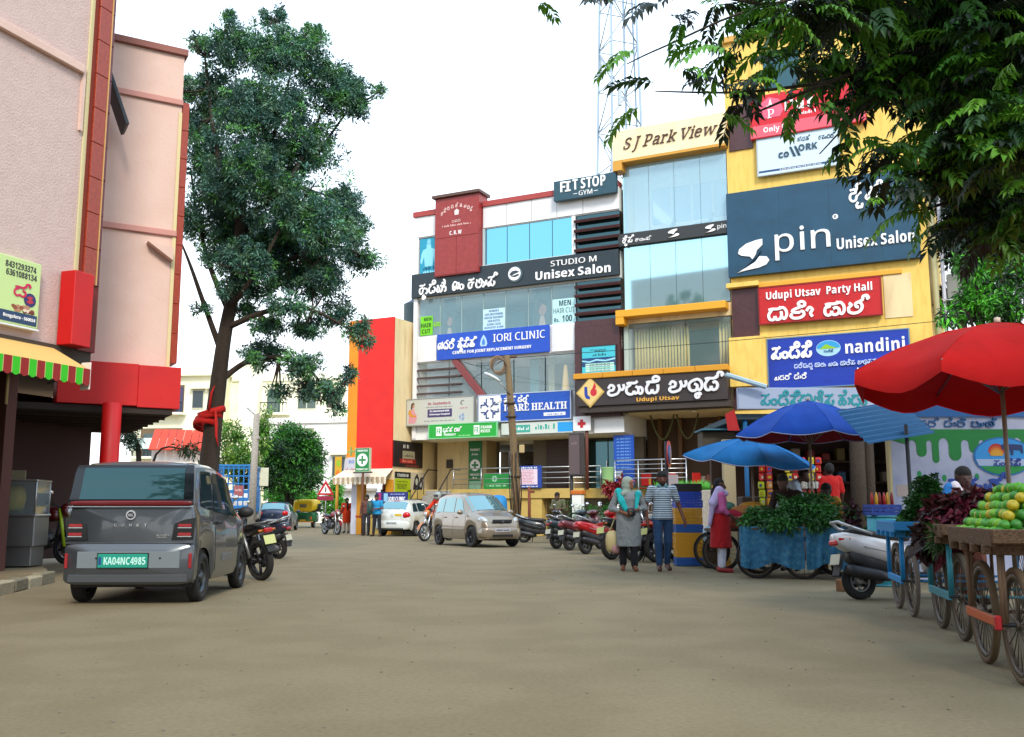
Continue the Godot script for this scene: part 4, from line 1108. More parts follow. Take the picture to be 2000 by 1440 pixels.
	b = board("pharmacy_sign", "long bright green pharmacy signboard over the terrace", 1.05, 4.41, 4.22, 4.8, 0.28, 0.1, grn, hx("7cc88c", 0.5))
	for x in [-1.18, 0.72]:
		ex(b, "logo_square", x - .14, x + .14, -.2, .2, 0.1, 0.108, wh)
		txt(b, "FR", x, 0, 0.2, 0.26, grn, 0.108, 0.004)
	kan(b, "pa.sra,na.x,ka.x ra.aa,sa.x", -0.5, 0.06, 0.95, 0.2, wh, 0.1, 0.13, 0.006)
	txt(b, "PHARMACY", -0.62, -0.16, 0.6, 0.1, wh, 0.1, 0.005)
	txt(b, "FRANK", 1.2, 0.11, 0.55, 0.13, wh, 0.1, 0.005)
	txt(b, "ROSS", 1.15, -0.06, 0.45, 0.13, wh, 0.1, 0.005)
	fine(b, 0.12, -0.21, 0.6, 0.06, hx("a8e0a8"), 0.1)

	b = board("clinic_strip_sign", "narrow white and sky blue sign strip over the shutter", 4.55, 7.9, 4.26, 4.76, 0.1, 0.08, hx("c4ccc4", 0.5))
	ex(b, "teal_field", -1.2, -0.3, -0.17, 0.15, 0.08, 0.086, hx("3c9c8c", 0.5))
	fine(b, -0.75, 0, 0.8, 0.14, wh, 0.086)
	fine(b, 0.36, 0.04, 1.1, 0.22, hx("3c9c8c"), 0.08)
	ex(b, "sky_field", 0.98, 1.66, -0.2, 0.2, 0.08, 0.086, hx("1c94d8", 0.5))
	b = board("red_cross_sign", "white sign with a red medical cross", 7.95, 8.72, 4.3, 4.9, 0.22, 0.07, M.white)
	ex(b, "cross_bar", -.17, .17, -.06, .06, 0.07, 0.09, hx("c01420", 0.5))
	ex(b, "cross_bar", -.06, .06, -.17, .17, 0.07, 0.092, hx("c01420", 0.5))

	b = board("physiotherapy_sign", "turquoise physiotherapy sign with a list on brown cladding", 8.36, 9.84, 6.68, 7.78, 0.19, 0.06, hx("3cb4c4", 0.45), hx("2c2426", 0.5))
	ex(b, "navy_field", -.73, .73, -.28, .08, 0.06, 0.064, hx("123c70", 0.5))
	plate(b, "wave", [-.73, .0, -.4, -.06, -.1, .02, .3, -.04, .73, .04, .73, -.04, .3, -.1, -.1, -.05, -.4, -.12, -.73, -.06], 0.064, 0.068, hx("8cc8dc", 0.5))
	fine(b, -0.3, 0.42, 0.14, 0.06, hx("143c48"), 0.06)
	txt(b, "PHYSIO", 0.08, 0.36, 0.5, 0.12, hx("143c48"), 0.06, 0.005)
	fine(b, 0.05, 0.2, 0.62, 0.11, hx("143c48"), 0.06)
	for i in 4:
		ex(b, "list_row", -.58, .68, -.22 - i * .09, -.155 - i * .09, 0.064, 0.07, hx("a8dcc8" if i % 2 == 0 else "c0e0d8", 0.5))
		fine(b, 0.05, -.188 - i * .09, 0.9, 0.045, hx("143c48"), 0.07)

	# terrace level
	b = board("pharmacy_banner", "tall dark green pharmacy banner with a white cross disc", 1.93, 2.62, 1.98, 4.2, -1.7, 0.06, hx("0b6c34", 0.5))
	plate(b, "disc", disc(24, .26, .26, 0, .0), 0.06, 0.07, M.white)
	ex(b, "cross_bar", -.17, .17, -.045, .045, 0.07, 0.08, hx("0b6c34", 0.5)); ex(b, "cross_bar", -.045, .045, -.17, .17, 0.07, 0.081, hx("0b6c34", 0.5))
	txt(b, "PHARMACY", 0, 0.7, 0.5, 0.11, wh, 0.06, 0.005); fine(b, 0, 0.5, 0.36, 0.09, wh, 0.06)
	txt(b, "MEDICAL", 0, -0.42, 0.46, 0.1, wh, 0.06, 0.005); fine(b, 0, -0.58, 0.3, 0.1, wh, 0.06)
	ex(b, "pale_panel", -.3, .3, -1.08, -.72, 0.06, 0.066, hx("7cac94", 0.5))
	b = board("pharmacy_notice", "green pharmacy panel behind the terrace railing", 3.35, 5.05, 1.97, 2.62, -0.5, 0.05, hx("0c8434", 0.5))
	plate(b, "disc", disc(16, .13, .13, -.3, .12), 0.05, 0.056, hx("9cd0b0", 0.5))
	ex(b, "cross_bar", -.39, -.21, .1, .14, 0.056, 0.062, hx("0c8434", 0.5)); ex(b, "cross_bar", -.32, -.28, .03, .21, 0.056, 0.0625, hx("0c8434", 0.5))
	fine(b, -0.2, -0.17, 0.95, 0.09, hx("a8dcb8"), 0.05)
	b = board("price_board", "framed price list with red lines on a blue board", 5.2, 6.42, 1.99, 2.92, 0.06, 0.06, hx("14388c", 0.5))
	ex(b, "paper", -.5, .42, -.32, .32, 0.06, 0.066, hx("dcc8d4", 0.6))
	for i in 9: fine(b, -.1 + .03 * (i % 3), .26 - i * .064, 0.7 - .06 * (i % 4), 0.04, hx("b04058"), 0.066)
	fine(b, -0.02, 0.39, 0.8, 0.08, wh, 0.06)
	fine(b, -0.02, -0.395, 0.9, 0.06, wh, 0.06)
	b = board("blue_banner", "tall royal blue notice banner beside the restaurant porch", 9.55, 10.42, 2.0, 4.1, -0.2, 0.05, hx("1048a8", 0.5))
	for i in 10: fine(b, 0, .9 - i * .13, .6, 0.055, hx("7cb4e4"), 0.05)
	ex(b, "white_patch", -.35, -.05, -.7, -.4, 0.05, 0.056, hx("b8c4d0", 0.5))

	# posters in the windows
	b = board("haircut_poster", "lime green haircut poster in the second floor window", 0.24, 0.9, 8.98, 9.86, -0.07, 0.012, hx("6ec814", 0.6))
	txt(b, "MEN", 0.06, 0.3, 0.4, 0.16, hx("1c2c10"), 0.012, 0.006); txt(b, "HAIR", -0.02, 0.02, 0.55, 0.2, hx("1c2c10"), 0.012, 0.006); txt(b, "CUT", -0.02, -0.26, 0.45, 0.2, hx("1c2c10"), 0.012, 0.006)
	txt(b, "600", 0.56, 0.02, 0.36, 0.22, hx("8cd02c"), 0.012, 0.006)
	b = board("price_poster", "white women's price list poster in the second floor window", 3.5, 4.6, 8.94, 9.9, -0.07, 0.012, hx("b8d8e4", 0.6))
	for i in 6: txt(b, ["WOMEN'S", "HAIR SMOOTHENING", "KERATIN TREATMENT", "HAIR BOTOX", "GLOBAL COLOR", "HIGHLIGHTS  @ 3000"][i], 0, .38 - i * .15, [.5, .9, .95, .6, .7, .95][i], 0.1, hx("2c4c84"), 0.012, 0.004)
	b = board("men_haircut_poster", "pale poster with a men's haircut price in the window corner", 6.88, 7.98, 8.92, 10.02, -0.07, 0.012, hx("b4dce0", 0.6))
	txt(b, "MEN", 0.05, 0.36, 0.55, 0.24, hx("143c48"), 0.012, 0.006); txt(b, "HAIR CUT", 0.0, 0.04, 0.98, 0.22, hx("143c48"), 0.012, 0.006, false)
	txt(b, "Rs.", -0.34, -0.36, 0.24, 0.18, hx("143c48"), 0.012, 0.006); txt(b, "100", 0.14, -0.32, 0.46, 0.28, hx("143c48"), 0.012, 0.006)
	b = board("fitness_poster", "turquoise fitness poster with a bare torso in the top corner window", 0.16, 1.14, 11.86, 13.55, -0.06, 0.012, hx("1490b0", 0.5))
	plate(b, "torso_print", [-.12, .55, .1, .55, .13, .36, .34, .28, .44, .0, .42, -.3, .3, -.32, .26, -.02, .2, -.5, -.2, -.5, -.26, -.02, -.36, -.36, -.46, -.3, -.4, .1, -.3, .3, -.12, .36], 0.012, 0.018, hx("84ccdc", 0.5))
	plate(b, "head_print", disc(14, .1, .14, 0, .66), 0.012, 0.018, hx("78c0d4", 0.5))
	fine(b, 0.05, -0.58, 0.7, 0.14, hx("0c3c54"), 0.018); fine(b, 0.05, -0.75, 0.7, 0.1, hx("a8e0ec"), 0.012)

	# the yellow building
	b = thing("building_name", "brown script building name along the sand coloured parapet", "sign", fac(12.3, 16.15, 0.45))
	txt(b, "S J Park View", 0.1, 0.0, 3.9, 0.66, hx("4a2c1c", 0.5), 0.002, 0.05, false, "Droid Serif", 0.34)
	b = board("salon_strip_sign", "dark strip sign with small white marks across the glazed bay", 10.0, 14.6, 11.93, 12.46, 0.0, 0.16, hx("2a2e30", 0.5))
	kan(b, "sa.i.spa,na.x", -1.85, 0.0, 0.5, 0.3, wh, 0.16, 0.14, 0.01)
	kan(b, "sa,la.uu,na.x", -1.2, -0.06, 0.7, 0.16, wh, 0.16, 0.14, 0.01)
	for q in [[0.1, 1.0], [1.62, 0.9]]: swoosh(b, q[0], 0.0, 0.5 * q[1], 0.34 * q[1], 0.16)
	txt(b, "pin", 2.08, 0.02, 0.36, 0.24, wh, 0.16, 0.01, false)
	b = board("salon_billboard", "huge dark blue salon billboard with a white swoosh on the yellow wall", 14.6, 21.58, 10.1, 13.5, 0.0, 0.25, M.teal_board)
	swoosh(b, -2.5, -0.92, 1.25, 1.2, 0.25)
	for q in [-1.45, 0.4, 2.2]: ex(b, "seam", q, q + 0.012, -1.68, 1.68, 0.25, 0.252, hx("0c2836", 0.5))
	txt(b, "pin", -0.62, -0.62, 2.05, 1.25, wh, 0.25, 0.06, false)
	plate(b, "registered_ring", disc(18, .1, .1, .62, .2), 0.25, 0.27, wh); txt(b, "R", 0.62, 0.2, 0.09, 0.12, M.teal_board, 0.27, 0.004)
	txt(b, "Unisex Salon", 1.98, -0.86, 2.7, 0.46, wh, 0.25, 0.06)
	kan(b, "sa.i.spa,na.x", 1.75, 1.0, 1.2, 0.66, wh, 0.25, 0.13, 0.04)
	b = board("party_hall_sign", "red party hall sign with raised white letters", 15.76, 20.15, 8.15, 9.53, 0.1, 0.14, grain("hall_red", ["a80a0e", "b80c10", "be1014"], 2.0, 0.5, 0.0, 0.02, [], 103), hx("8c1014", 0.5))
	txt(b, "Udupi Utsav  Party Hall", 0.0, 0.33, 3.85, 0.42, wh, 0.14, 0.04)
	kan(b, "pa.aa,tta.i.r ha.aa,la.x", -0.05, -0.3, 3.7, 0.62, wh, 0.14, 0.17, 0.04)
	b = board("dairy_sign", "royal blue dairy sign with an oval landscape emblem", 16.0, 21.0, 5.62, 7.52, 0.05, 0.12, grain("dairy_blue", ["0a2c90", "0c32a0", "0e38a8"], 2.0, 0.5, 0.0, 0.02, [], 104), hx("5c7ca0", 0.5))
	kan(b, "na.m,da.i,na.i", -1.62, 0.46, 1.5, 0.58, wh, 0.12, 0.17, 0.03)
	plate(b, "oval_emblem", disc(28, .44, .30, -.28, .46), 0.12, 0.13, hx("9cc8dc", 0.5))
	plate(b, "emblem_sky", disc(28, .42, .28, -.28, .46).slice(0, 30), 0.13, 0.134, hx("2c94cc", 0.5))
	plate(b, "emblem_hill", [-.6, .44, -.36, .62, -.2, .54, .06, .44], 0.134, 0.138, hx("88b814", 0.5))
	kan(b, "na.m,da.i,na.i", -.28, .36, .34, .1, hx("1c5c8c"), 0.134, 0.16, 0.004)
	txt(b, "nandini", 1.35, 0.46, 2.05, 0.5, wh, 0.12, 0.03)
	kan(b, "pa,ra.i,sha.u,da.sdha ha.aa,la.u ma,ta.u ha.aa,la.i,na u_,ta.spa,na,na,ga,lla.u", 0.1, -0.12, 3.3, 0.2, hx("b8c8ec"), 0.12, 0.14, 0.006)
	kan(b, "ma,da,ra.x dda.ee,ra.i", -1.7, -0.52, 1.2, 0.22, wh, 0.12, 0.14, 0.01)
	txt(b, "Mother Dairy", 1.35, -0.45, 1.3, 0.26, wh, 0.12, 0.01)
	b = board("office_sign", "white shared office sign with thin dark lettering", 15.9, 18.95, 14.06, 15.52, 0.06, 0.14, hx("c4d8e8", 0.5), hx("a8b0b8", 0.5))
	txt(b, "co", -0.52, -0.04, 0.40, 0.22, hx("2c4c5c"), 0.15, 0.03)
	for q in [-0.3, -0.12]:
		plate(b, "w_stroke", [q, .24, q + .08, .24, q + .24, -.16, q + .14, -.16], 0.142, 0.17, hx("1c3c4c"))
	txt(b, "ORK", 0.40, 0.14, 0.70, 0.25, hx("2c4c5c"), 0.15, 0.03)
	kan(b, "ka.o,va,ka.x", 0.25, 0.5, 0.5, 0.2, hx("4c6474"), 0.14, 0.1, 0.006)
	kan(b, "sa,na.m,da,ra.x", 1.1, 0.44, 0.6, 0.2, hx("1c3c4c"), 0.14, 0.12, 0.006)
	ex(b, "footer_line", -1.5, 1.5, -0.64, -0.56, 0.14, 0.146, hx("1c4474"))
	fine(b, 0.1, -0.6, 1.6, 0.05, wh, 0.146)
	b = board("red_roof_sign", "red hotel sign half hidden by hanging leaves", 15.66, 20.0, 15.55, 17.3, 0.12, 0.16, hx("c40820", 0.5))
	plate(b, "emblem_patch", [-1.75, -.1, -1.0, -.1, -.85, .15, -1.0, .6, -1.4, .75, -1.8, .5], 0.16, 0.17, hx("d85c78", 0.5))
	txt(b, "P", -1.35, 0.06, 0.26, 0.36, wh, 0.17, 0.01, false, "Droid Serif")
	ex(b, "crown_bar", -1.5, -1.2, 0.36, 0.40, 0.17, 0.18, wh); plate(b, "crown_mark", [-1.42, .42, -1.28, .42, -1.35, .68], 0.17, 0.18, wh)
	txt(b, "Par", -0.25, 0.3, 1.1, 0.5, wh, 0.16, 0.02); fine(b, -0.2, -0.12, 1.1, 0.13, wh, 0.16)
	ex(b, "pale_strip", -2.15, 2.15, -.84, -.36, 0.16, 0.168, hx("d85868", 0.5))
	txt(b, "Only for", -1.1, -0.6, 1.1, 0.3, wh, 0.168, 0.01)
	b = thing("restaurant_sign", "raised white restaurant letters with an orange diamond emblem on the dark fascia", "sign", fac(11.43, 5.8, 0.78))
	for q in [[.62, "c8a85c", 0.0], [.54, "d8bc78", .02]]: plate(b, "diamond", [-2.5, q[0], -2.5 + q[0], 0, -2.5, -q[0], -2.5 - q[0], 0], 0.002 + q[2], 0.022 + q[2], hx(q[1], 0.5))
	plate(b, "cup_print", [-2.74, .24, -2.62, .24, -2.6, -.1, -2.5, -.18, -2.5, -.28, -2.68, -.24, -2.74, -.08], 0.042, 0.05, hx("1c3c94", 0.5))
	plate(b, "cup_print", disc(14, .14, .16, -2.34, .0), 0.042, 0.05, hx("c02430", 0.5))
	plate(b, "flame_print", [-2.4, .14, -2.3, .4, -2.22, .2, -2.28, .14], 0.042, 0.05, hx("c02430", 0.5))
	kan(b, "u_,dda.u,pa.i u_,ta.ssa,va.x", 0.62, 0.14, 4.75, 0.66, hx("d8d8dc", 0.4), 0.0, 0.16, 0.06)
	txt(b, "Udupi Utsav", 0.35, -0.41, 1.75, 0.22, hx("d8a040", 0.4), 0.0, 0.03)
	# signs on the red house
	var sx := FAC * Transform3D(Basis(Vector3.UP, PI / 2), Vector3(-0.28, 0, 0))
	var n := thing("dark_poster_sign", "dark restaurant poster with red and pale lettering on the beige side wall", "sign", sx * Transform3D(Basis(), Vector3(-0.05, 3.55, 0)))
	bx(n, "board", Vector3(0, 0, 0.03), Vector3(2.4, 1.15, 0.06), hx("1f1a1a", 0.5))
	ex(n, "pale_field", -.5, .5, -.25, .15, 0.06, 0.065, hx("8c8468", 0.6))
	ex(n, "red_field", -.75, .6, -.42, -.2, 0.065, 0.07, hx("7c1814", 0.6))
	fine(n, -0.2, 0.36, 0.5, 0.18, hx("b8b4a8"), 0.06); fine(n, -0.05, -0.3, 1.0, 0.14, hx("d86c58"), 0.07)
	fine(n, 0.0, -0.05, 0.8, 0.12, hx("4c4434"), 0.065); fine(n, 0.3, -0.5, 1.2, 0.08, hx("8c3024"), 0.06)
	n = thing("haircut_billboard", "lime and white haircut poster with two dark haired models", "sign", sx * Transform3D(Basis(), Vector3(0.1, 2.05, 0)))
	bx(n, "board", Vector3(0, 0, 0.025), Vector3(2.5, 1.42, 0.05), hx("b8b09c", 0.6))
	ex(n, "lime_field", -1.24, 0.05, -.7, .4, 0.05, 0.056, hx("a0b40c", 0.6)); ex(n, "header", -1.24, 0.05, .42, .7, 0.05, 0.056, hx("14140f", 0.6)); ex(n, "footer", -1.24, 0.05, -.7, -.56, 0.056, 0.06, hx("14140f", 0.6))
	txt(n, "STUDIO M", -0.6, 0.55, 0.9, 0.13, hx("c8c8c0"), 0.056, 0.006); fine(n, -0.65, 0.28, 0.9, 0.08, hx("3c4408"), 0.056)
	txt(n, "TRENDY", -0.68, 0.06, 0.85, 0.24, hx("5c640c"), 0.056, 0.006); txt(n, "HAIRCUTS", -0.62, -0.3, 0.95, 0.24, hx("3c4408"), 0.056, 0.006)
	plate(n, "arrow", [-.2, -.1, .0, -.1, .0, -.04, .1, -.13, .0, -.22, .0, -.16, -.2, -.16], 0.056, 0.062, hx("14140f"))
	plate(n, "model_print", [.2, -.7, .3, .1, .42, .5, .6, .66, .76, .46, .74, .2, .9, .5, 1.05, .5, 1.12, .2, 1.0, -.2, 1.1, -.7], 0.05, 0.056, hx("1c1c24", 0.6))
	plate(n, "face_print", disc(14, .1, .16, .56, .3), 0.056, 0.06, hx("a8b0a8", 0.6)); plate(n, "face_print", disc(14, .09, .14, .92, .18), 0.056, 0.06, hx("98a0a0", 0.6))
	n = thing("clinic_direction_sign", "small navy clinic board with a pink panel above the white hatchback", "sign", fac(0.35, 1.62, 2.2))
	bx(n, "board", Vector3(0, 0, 0.03), Vector3(1.6, 0.42, 0.06), hx("141c68", 0.5)); ex(n, "pink_panel", -.68, -.52, -.19, .17, 0.06, 0.066, hx("a8246c", 0.5))
	ex(n, "pale_panel", -.38, -.18, -.19, .15, 0.06, 0.066, hx("88b8d4", 0.5)); txt(n, "IORI CLINIC", 0.28, -0.08, 0.85, 0.17, wh, 0.06, 0.01); fine(n, 0.3, 0.12, 0.7, 0.05, hx("a8b4dc"), 0.06)
	rod(n, "leg", [Vector3(-.6, -1.62, 0), Vector3(-.6, -.2, 0)], 0.02, M.dark_metal); rod(n, "leg", [Vector3(.6, -1.62, 0), Vector3(.6, -.2, 0)], 0.02, M.dark_metal)
	n = thing("pharmacy_post_sign", "square green pharmacy sign with a white disc on a rusty post", "sign", fac(-1.08, 0, 2.35))
	bx(n, "board", Vector3(0, 3.22, 0), Vector3(0.72, 1.0, 0.12), hx("0a7c38", 0.5), 0.01)
	for q in [-1, 1]:
		bx(n, "rim", Vector3(q * .37, 3.22, 0), Vector3(0.02, 1.02, 0.14), hx("b8c4a8", 0.5)); bx(n, "rim", Vector3(0, 3.22 + q * .51, 0), Vector3(0.74, 0.02, 0.14), hx("b8c4a8", 0.5))
	plate(n, "disc", disc(24, .28, .28, 0, 3.22), 0.06, 0.066, M.white); ex(n, "cross_bar", -.18, .18, 3.18, 3.26, 0.066, 0.072, hx("0a7c38", 0.5)); ex(n, "cross_bar", -.04, .04, 3.04, 3.4, 0.066, 0.073, hx("0a7c38", 0.5))
	txt(n, "FRANK ROSS", 0, 3.62, 0.55, 0.09, wh, 0.06, 0.005); txt(n, "PHARMACY 24x7", 0, 2.82, 0.6, 0.08, wh, 0.06, 0.005)
	rod(n, "post", [Vector3(0.02, 0, -.02), Vector3(0, 2.72, 0)], 0.05, hx("5c3420", 0.7)); bx(n, "bracket", Vector3(0, 2.68, 0), Vector3(0.95, 0.06, 0.1), M.dark_metal)
	ex(n, "small_cross", -.85, -.45, 3.56, 3.64, -.03, .03, hx("8c9c50", 0.5)); ex(n, "small_cross", -.69, -.61, 3.4, 3.8, -.035, .035, hx("8c9c50", 0.5))
	n = thing("bakery_sign", "curved white shop sign with blue print under the orange stripe", "sign", fac(-2.5, 3.05, 1.34))
	plate(n, "board", [-.32, -.3, .3, -.3, .3, .36, -.1, .36, -.26, .2], 0.0, 0.06, hx("b8b8c4", 0.5)); txt(n, "DO", 0.12, 0.16, 0.28, 0.14, hx("1c64b0"), 0.06, 0.005); fine(n, 0.02, -0.18, 0.5, 0.16, hx("b03c34"), 0.06)
	n = thing("drink_banner", "narrow yellow drinks banner hanging beside the orange stripe", "banner", fac(-3.0, 2.2, 1.5))
	ex(n, "cloth", -.2, .16, 0, 1.25, 0, 0.03, hx("c89c18", 0.6)); plate(n, "fruit_print", disc(14, .13, .2, -.02, .45), 0.03, 0.034, hx("d87410", 0.5)); plate(n, "fruit_print", disc(12, .12, .16, 0, .95), 0.03, 0.034, hx("8cb014", 0.5))

# a line of print too small to read
func fine(parent: Node3D, x: float, y: float, w: float, h: float, m: Material, z: float):
	var s := st()
	var q := -w / 2
	var i := 0
	while q < w / 2 - h * 0.3:
		i += 1
		var lw := h * (0.32 + 0.18 * sin(i * 2.7 + w * 9.0))
		var lh := h * (0.75 + 0.25 * sin(i * 4.1 + x * 7.0))
		if (i + int(w * 50)) % 7 != 0: cub(s, Vector3(x + q + lw / 2, y - (h - lh) / 2, z + 0.0015), Vector3(lw, lh, 0.003))
		q += lw + h * 0.22
	obj(parent, "fine_print", s, m).set_meta("kind", "stuff")

# the white swoosh: two leaf shapes with a dark cut between
func swoosh(b: Node3D, x: float, y: float, w: float, h: float, z: float):
	var p := func(a: Array) -> Array:
		var o := []
		for i in range(0, a.size(), 2):
			o.append(x + a[i] * w); o.append(y + a[i + 1] * h)
		return o
	plate(b, "swoosh", p.call([.3, .5, .1, .48, -.2, .4, -.42, .24, -.46, .1, -.36, .02, -.1, -.04, -.02, -.14, .08, .0, .12, .14, .3, .3]), z, z + 0.05, M.letter_white)
	plate(b, "swoosh", p.call([.2, -.06, .42, -.1, .5, -.22, .4, -.36, .16, -.44, -.2, -.48, -.5, -.54, -.2, -.38, .06, -.24]), z, z + 0.051, M.letter_white)
	plate(b, "swoosh_cut", p.call([-.5, -.52, -.3, -.42, -.02, -.2, .2, -.02, .24, .1, .14, -.06, -.1, -.32, -.34, -.5]), z + .001, z + 0.06, hx("0a1a24", 0.5))
# ================================================================ vehicles; every one is built facing -z
func hull(s: SurfaceTool, rows: Array, n := 14, pw := 2.4, x0 := 0.0):
	# rows: z, y centre, half width, half height: rounded rings joined along z
	s.set_smooth_group(0)
	var rings := []
	for r in rows:
		var ring := PackedVector3Array()
		for k in n:
			var a := TAU * k / n
			var c := cos(a); var q := sin(a)
			ring.append(Vector3(x0 + r[2] * signf(c) * pow(absf(c), 2.0 / pw), r[1] + r[3] * signf(q) * pow(absf(q), 2.0 / pw), r[0]))
		rings.append(ring)
	skin(s, rings)

func shell(parent: Node3D, called: String, rows: Array, m: Material, n := 14, pw := 2.4, x0 := 0.0) -> MeshInstance3D:
	var s := st(); hull(s, rows, n, pw, x0)
	return obj(parent, called, s, m)

func wheel(parent: Node3D, p: Vector3, r: float, w: float, rim_r: float, spokes: int, m: Material, hub := 0.05, thick := 0.016, steer := 0.0) -> Node3D:
	var wn := Node3D.new(); wn.name = "wheel"
	wn.transform = Transform3D(Basis(Vector3.UP, steer) * Basis(Vector3(0, 0, 1), -PI / 2), p)
	parent.add_child(wn, true)
	var key := "wheel %.3f %.3f %.3f %d %.3f" % [r, w, rim_r, spokes, thick]
	if not meshes.has(key):
		var s := st()
		var t := r - rim_r
		lathe(s, [[rim_r, -w * .36], [r - t * .55, -w * .5], [r - t * .15, -w * .42], [r, -w * .22], [r, w * .22], [r - t * .15, w * .42], [r - t * .55, w * .5], [rim_r, w * .36], [rim_r, -w * .36]], 32)
		meshes[key] = done(s)
		s = st()
		var rt := minf(0.03, rim_r * .12)
		lathe(s, [[rim_r, -w * .36], [rim_r, w * .36], [rim_r - rt, w * .32], [rim_r - rt, -w * .32], [rim_r, -w * .36]], 32)
		lathe(s, [[0.001, w * .4], [hub * .8, w * .4], [hub, w * .3], [hub, -w * .3], [hub * .8, -w * .4], [0.001, -w * .4]], 14)
		for i in spokes:
			var a := TAU * i / spokes
			cub(s, Vector3(cos(a), 0, sin(a)) * (rim_r - rt + hub) / 2, Vector3(rim_r - rt - hub + .01, w * .3 if thick > .01 else thick, thick), 0.0, Basis(Vector3.UP, -a))
		meshes[key + "r"] = done(s)
	node(wn, "tyre", meshes[key], M.tyre)
	node(wn, "rim", meshes[key + "r"], m)
	return wn

# -------- cars: a body lofted from side and plan outlines; s runs from the rear bumper to the nose
class Car:
	var L := 3.6; var top := []; var belt := []; var wid := []; var roofw := []; var bot := []
	var lift := 0.0

func car_row(c: Car, q: float) -> Array:
	var w := key(c.wid, q); var b := key(c.belt, q); var t := key(c.top, q); var rw := key(c.roofw, q); var lo := key(c.bot, q)
	b = minf(b, t - 0.015)
	var lo2 := minf(lo + 0.1, b - .1)
	var tq := maxf(t - 0.075, b + (t - b) * .5)
	var f := clampf((t - b) / 0.25, 0.0, 1.0)
	var ew := lerpf(w * .9, rw, f)
	return [Vector2(w * .95, lo), Vector2(w * .995, lo2), Vector2(w, lerpf(lo2, b, .45)), Vector2(w * .985, lerpf(lo2, b, .8)), Vector2(lerpf(w * .95, w * .94, f), b), Vector2(ew, tq), Vector2(ew * .84, t - .012), Vector2(ew * .45, t + .008), Vector2(0, t + .014)]

func car_pt(c: Car, q: float, x: float, y: float) -> Vector3:
	return Vector3(x, y, c.L / 2 - q)

func car_body(parent: Node3D, c: Car, m: Material):
	var s := st(); s.set_smooth_group(0)
	var rings := []
	var q := 0.0
	var qs := []
	while q < c.L:
		qs.append(q)
		q += 0.03 if q < .3 or q > c.L - .3 else 0.05
	qs.append(c.L)
	for v in qs:
		var r := car_row(c, v)
		var ring := PackedVector3Array()
		for p in r: ring.append(car_pt(c, v, p.x, p.y))
		for i in range(r.size() - 2, -1, -1): ring.append(car_pt(c, v, -r[i].x, r[i].y))
		rings.append(ring)
	skin(s, rings, true, false)
	obj(parent, "body", s, m)
	bx(parent, "underside", Vector3(0, 0.27, 0), Vector3(key(c.wid, c.L / 2) * 1.7, 0.12, c.L * .86), M.black, 0.02)

# glass patch on the side between belt and roof; lo and hi are ranges of s along its lower and upper edges
func car_side_glass(parent: Node3D, c: Car, lo: Array, hi: Array, m: Material, v0 := 0.08, v1 := 0.9, out := 0.008, called := "side_window"):
	for sg in [-1.0, 1.0]:
		var s := st(); s.set_smooth_group(0)
		var g := []
		for i in 5:
			var row := []
			for k in 7:
				var v := lerpf(v0, v1, i / 4.0)
				var q := lerpf(lerpf(lo[0], hi[0], i / 4.0), lerpf(lo[1], hi[1], i / 4.0), k / 6.0)
				var r := car_row(c, q)
				var p: Vector2 = r[4].lerp(r[5], v)
				row.append(Vector3(sg * (p.x + out), p.y + out * .3, c.L / 2 - q))
			g.append(row)
		for i in 4:
			for k in 6:
				if sg > 0: quad(s, g[i][k], g[i + 1][k], g[i + 1][k + 1], g[i][k + 1])
				else: quad(s, g[i][k + 1], g[i + 1][k + 1], g[i + 1][k], g[i][k])
		obj(parent, called, s, m)

# glass patch on top of the loft, from s = a to s = b, kx is the share of the width
func car_top_glass(parent: Node3D, c: Car, a: float, b: float, kx: float, m: Material, called: String, out := 0.014):
	var s := st(); s.set_smooth_group(0)
	var g := []
	for i in 9:
		var q := lerpf(a, b, i / 8.0)
		var r := car_row(c, q)
		var d := key(c.top, q + .02) - key(c.top, q - .02)
		var nrm := Vector2(-d, .04).normalized()    # along s, up
		var row := []
		for k in 9:
			var x: float = (k / 4.0 - 1.0) * r[5].x * kx
			var u := absf(x) / maxf(r[5].x, .01)
			var y := lerpf(r[8].y, r[6].y, clampf(u / .84, 0, 1)) if u < .84 else lerpf(r[6].y, r[5].y, (u - .84) / .16)
			row.append(Vector3(x, y + nrm.y * out, c.L / 2 - q - nrm.x * out))
		g.append(row)
	for i in 8:
		for k in 8: quad(s, g[i][k], g[i][k + 1], g[i + 1][k + 1], g[i + 1][k])
	obj(parent, called, s, m)

func arch(c: Car, q: float, r: float, base: float):
	# cut a wheel arch into the lower outline
	var out := []
	for k in c.bot:
		if k[0] < q - r or k[0] > q + r: out.append(k)
	for i in 11:
		var a := PI * i / 10
		out.append([q - r * cos(a), base + (r * .98 + .3 - base) * sqrt(sin(a))])
	out.sort_custom(func(u, v): return u[0] < v[0])
	c.bot = out

func paint(key_: String, col: String, metal := 0.35) -> StandardMaterial3D:
	var m := mt("paint_" + key_, Color(col), 0.32, metal)
	m.clearcoat_enabled = true; m.clearcoat = 0.8; m.clearcoat_roughness = 0.05
	return m

func glass_dark() -> StandardMaterial3D:
	return mt("tinted", Color("24424a"), 0.03, 0.45)

func seam(parent: Node3D, c: Car, q: float, y0: float, y1: float):
	for sg in [-1, 1]:
		var pts := []
		for i in 6:
			var y := lerpf(y0, y1, i / 5.0)
			var r := car_row(c, q)
			var x := 0.0
			for k in 4:
				if y >= r[k].y and y <= r[k + 1].y: x = lerpf(r[k].x, r[k + 1].x, (y - r[k].y) / maxf(r[k + 1].y - r[k].y, .001))
			if x > 0: pts.append(Vector3(sg * (x + .001), y, c.L / 2 - q))
		if pts.size() > 1: rod(parent, "door_seam", pts, 0.004, M.black, 4)

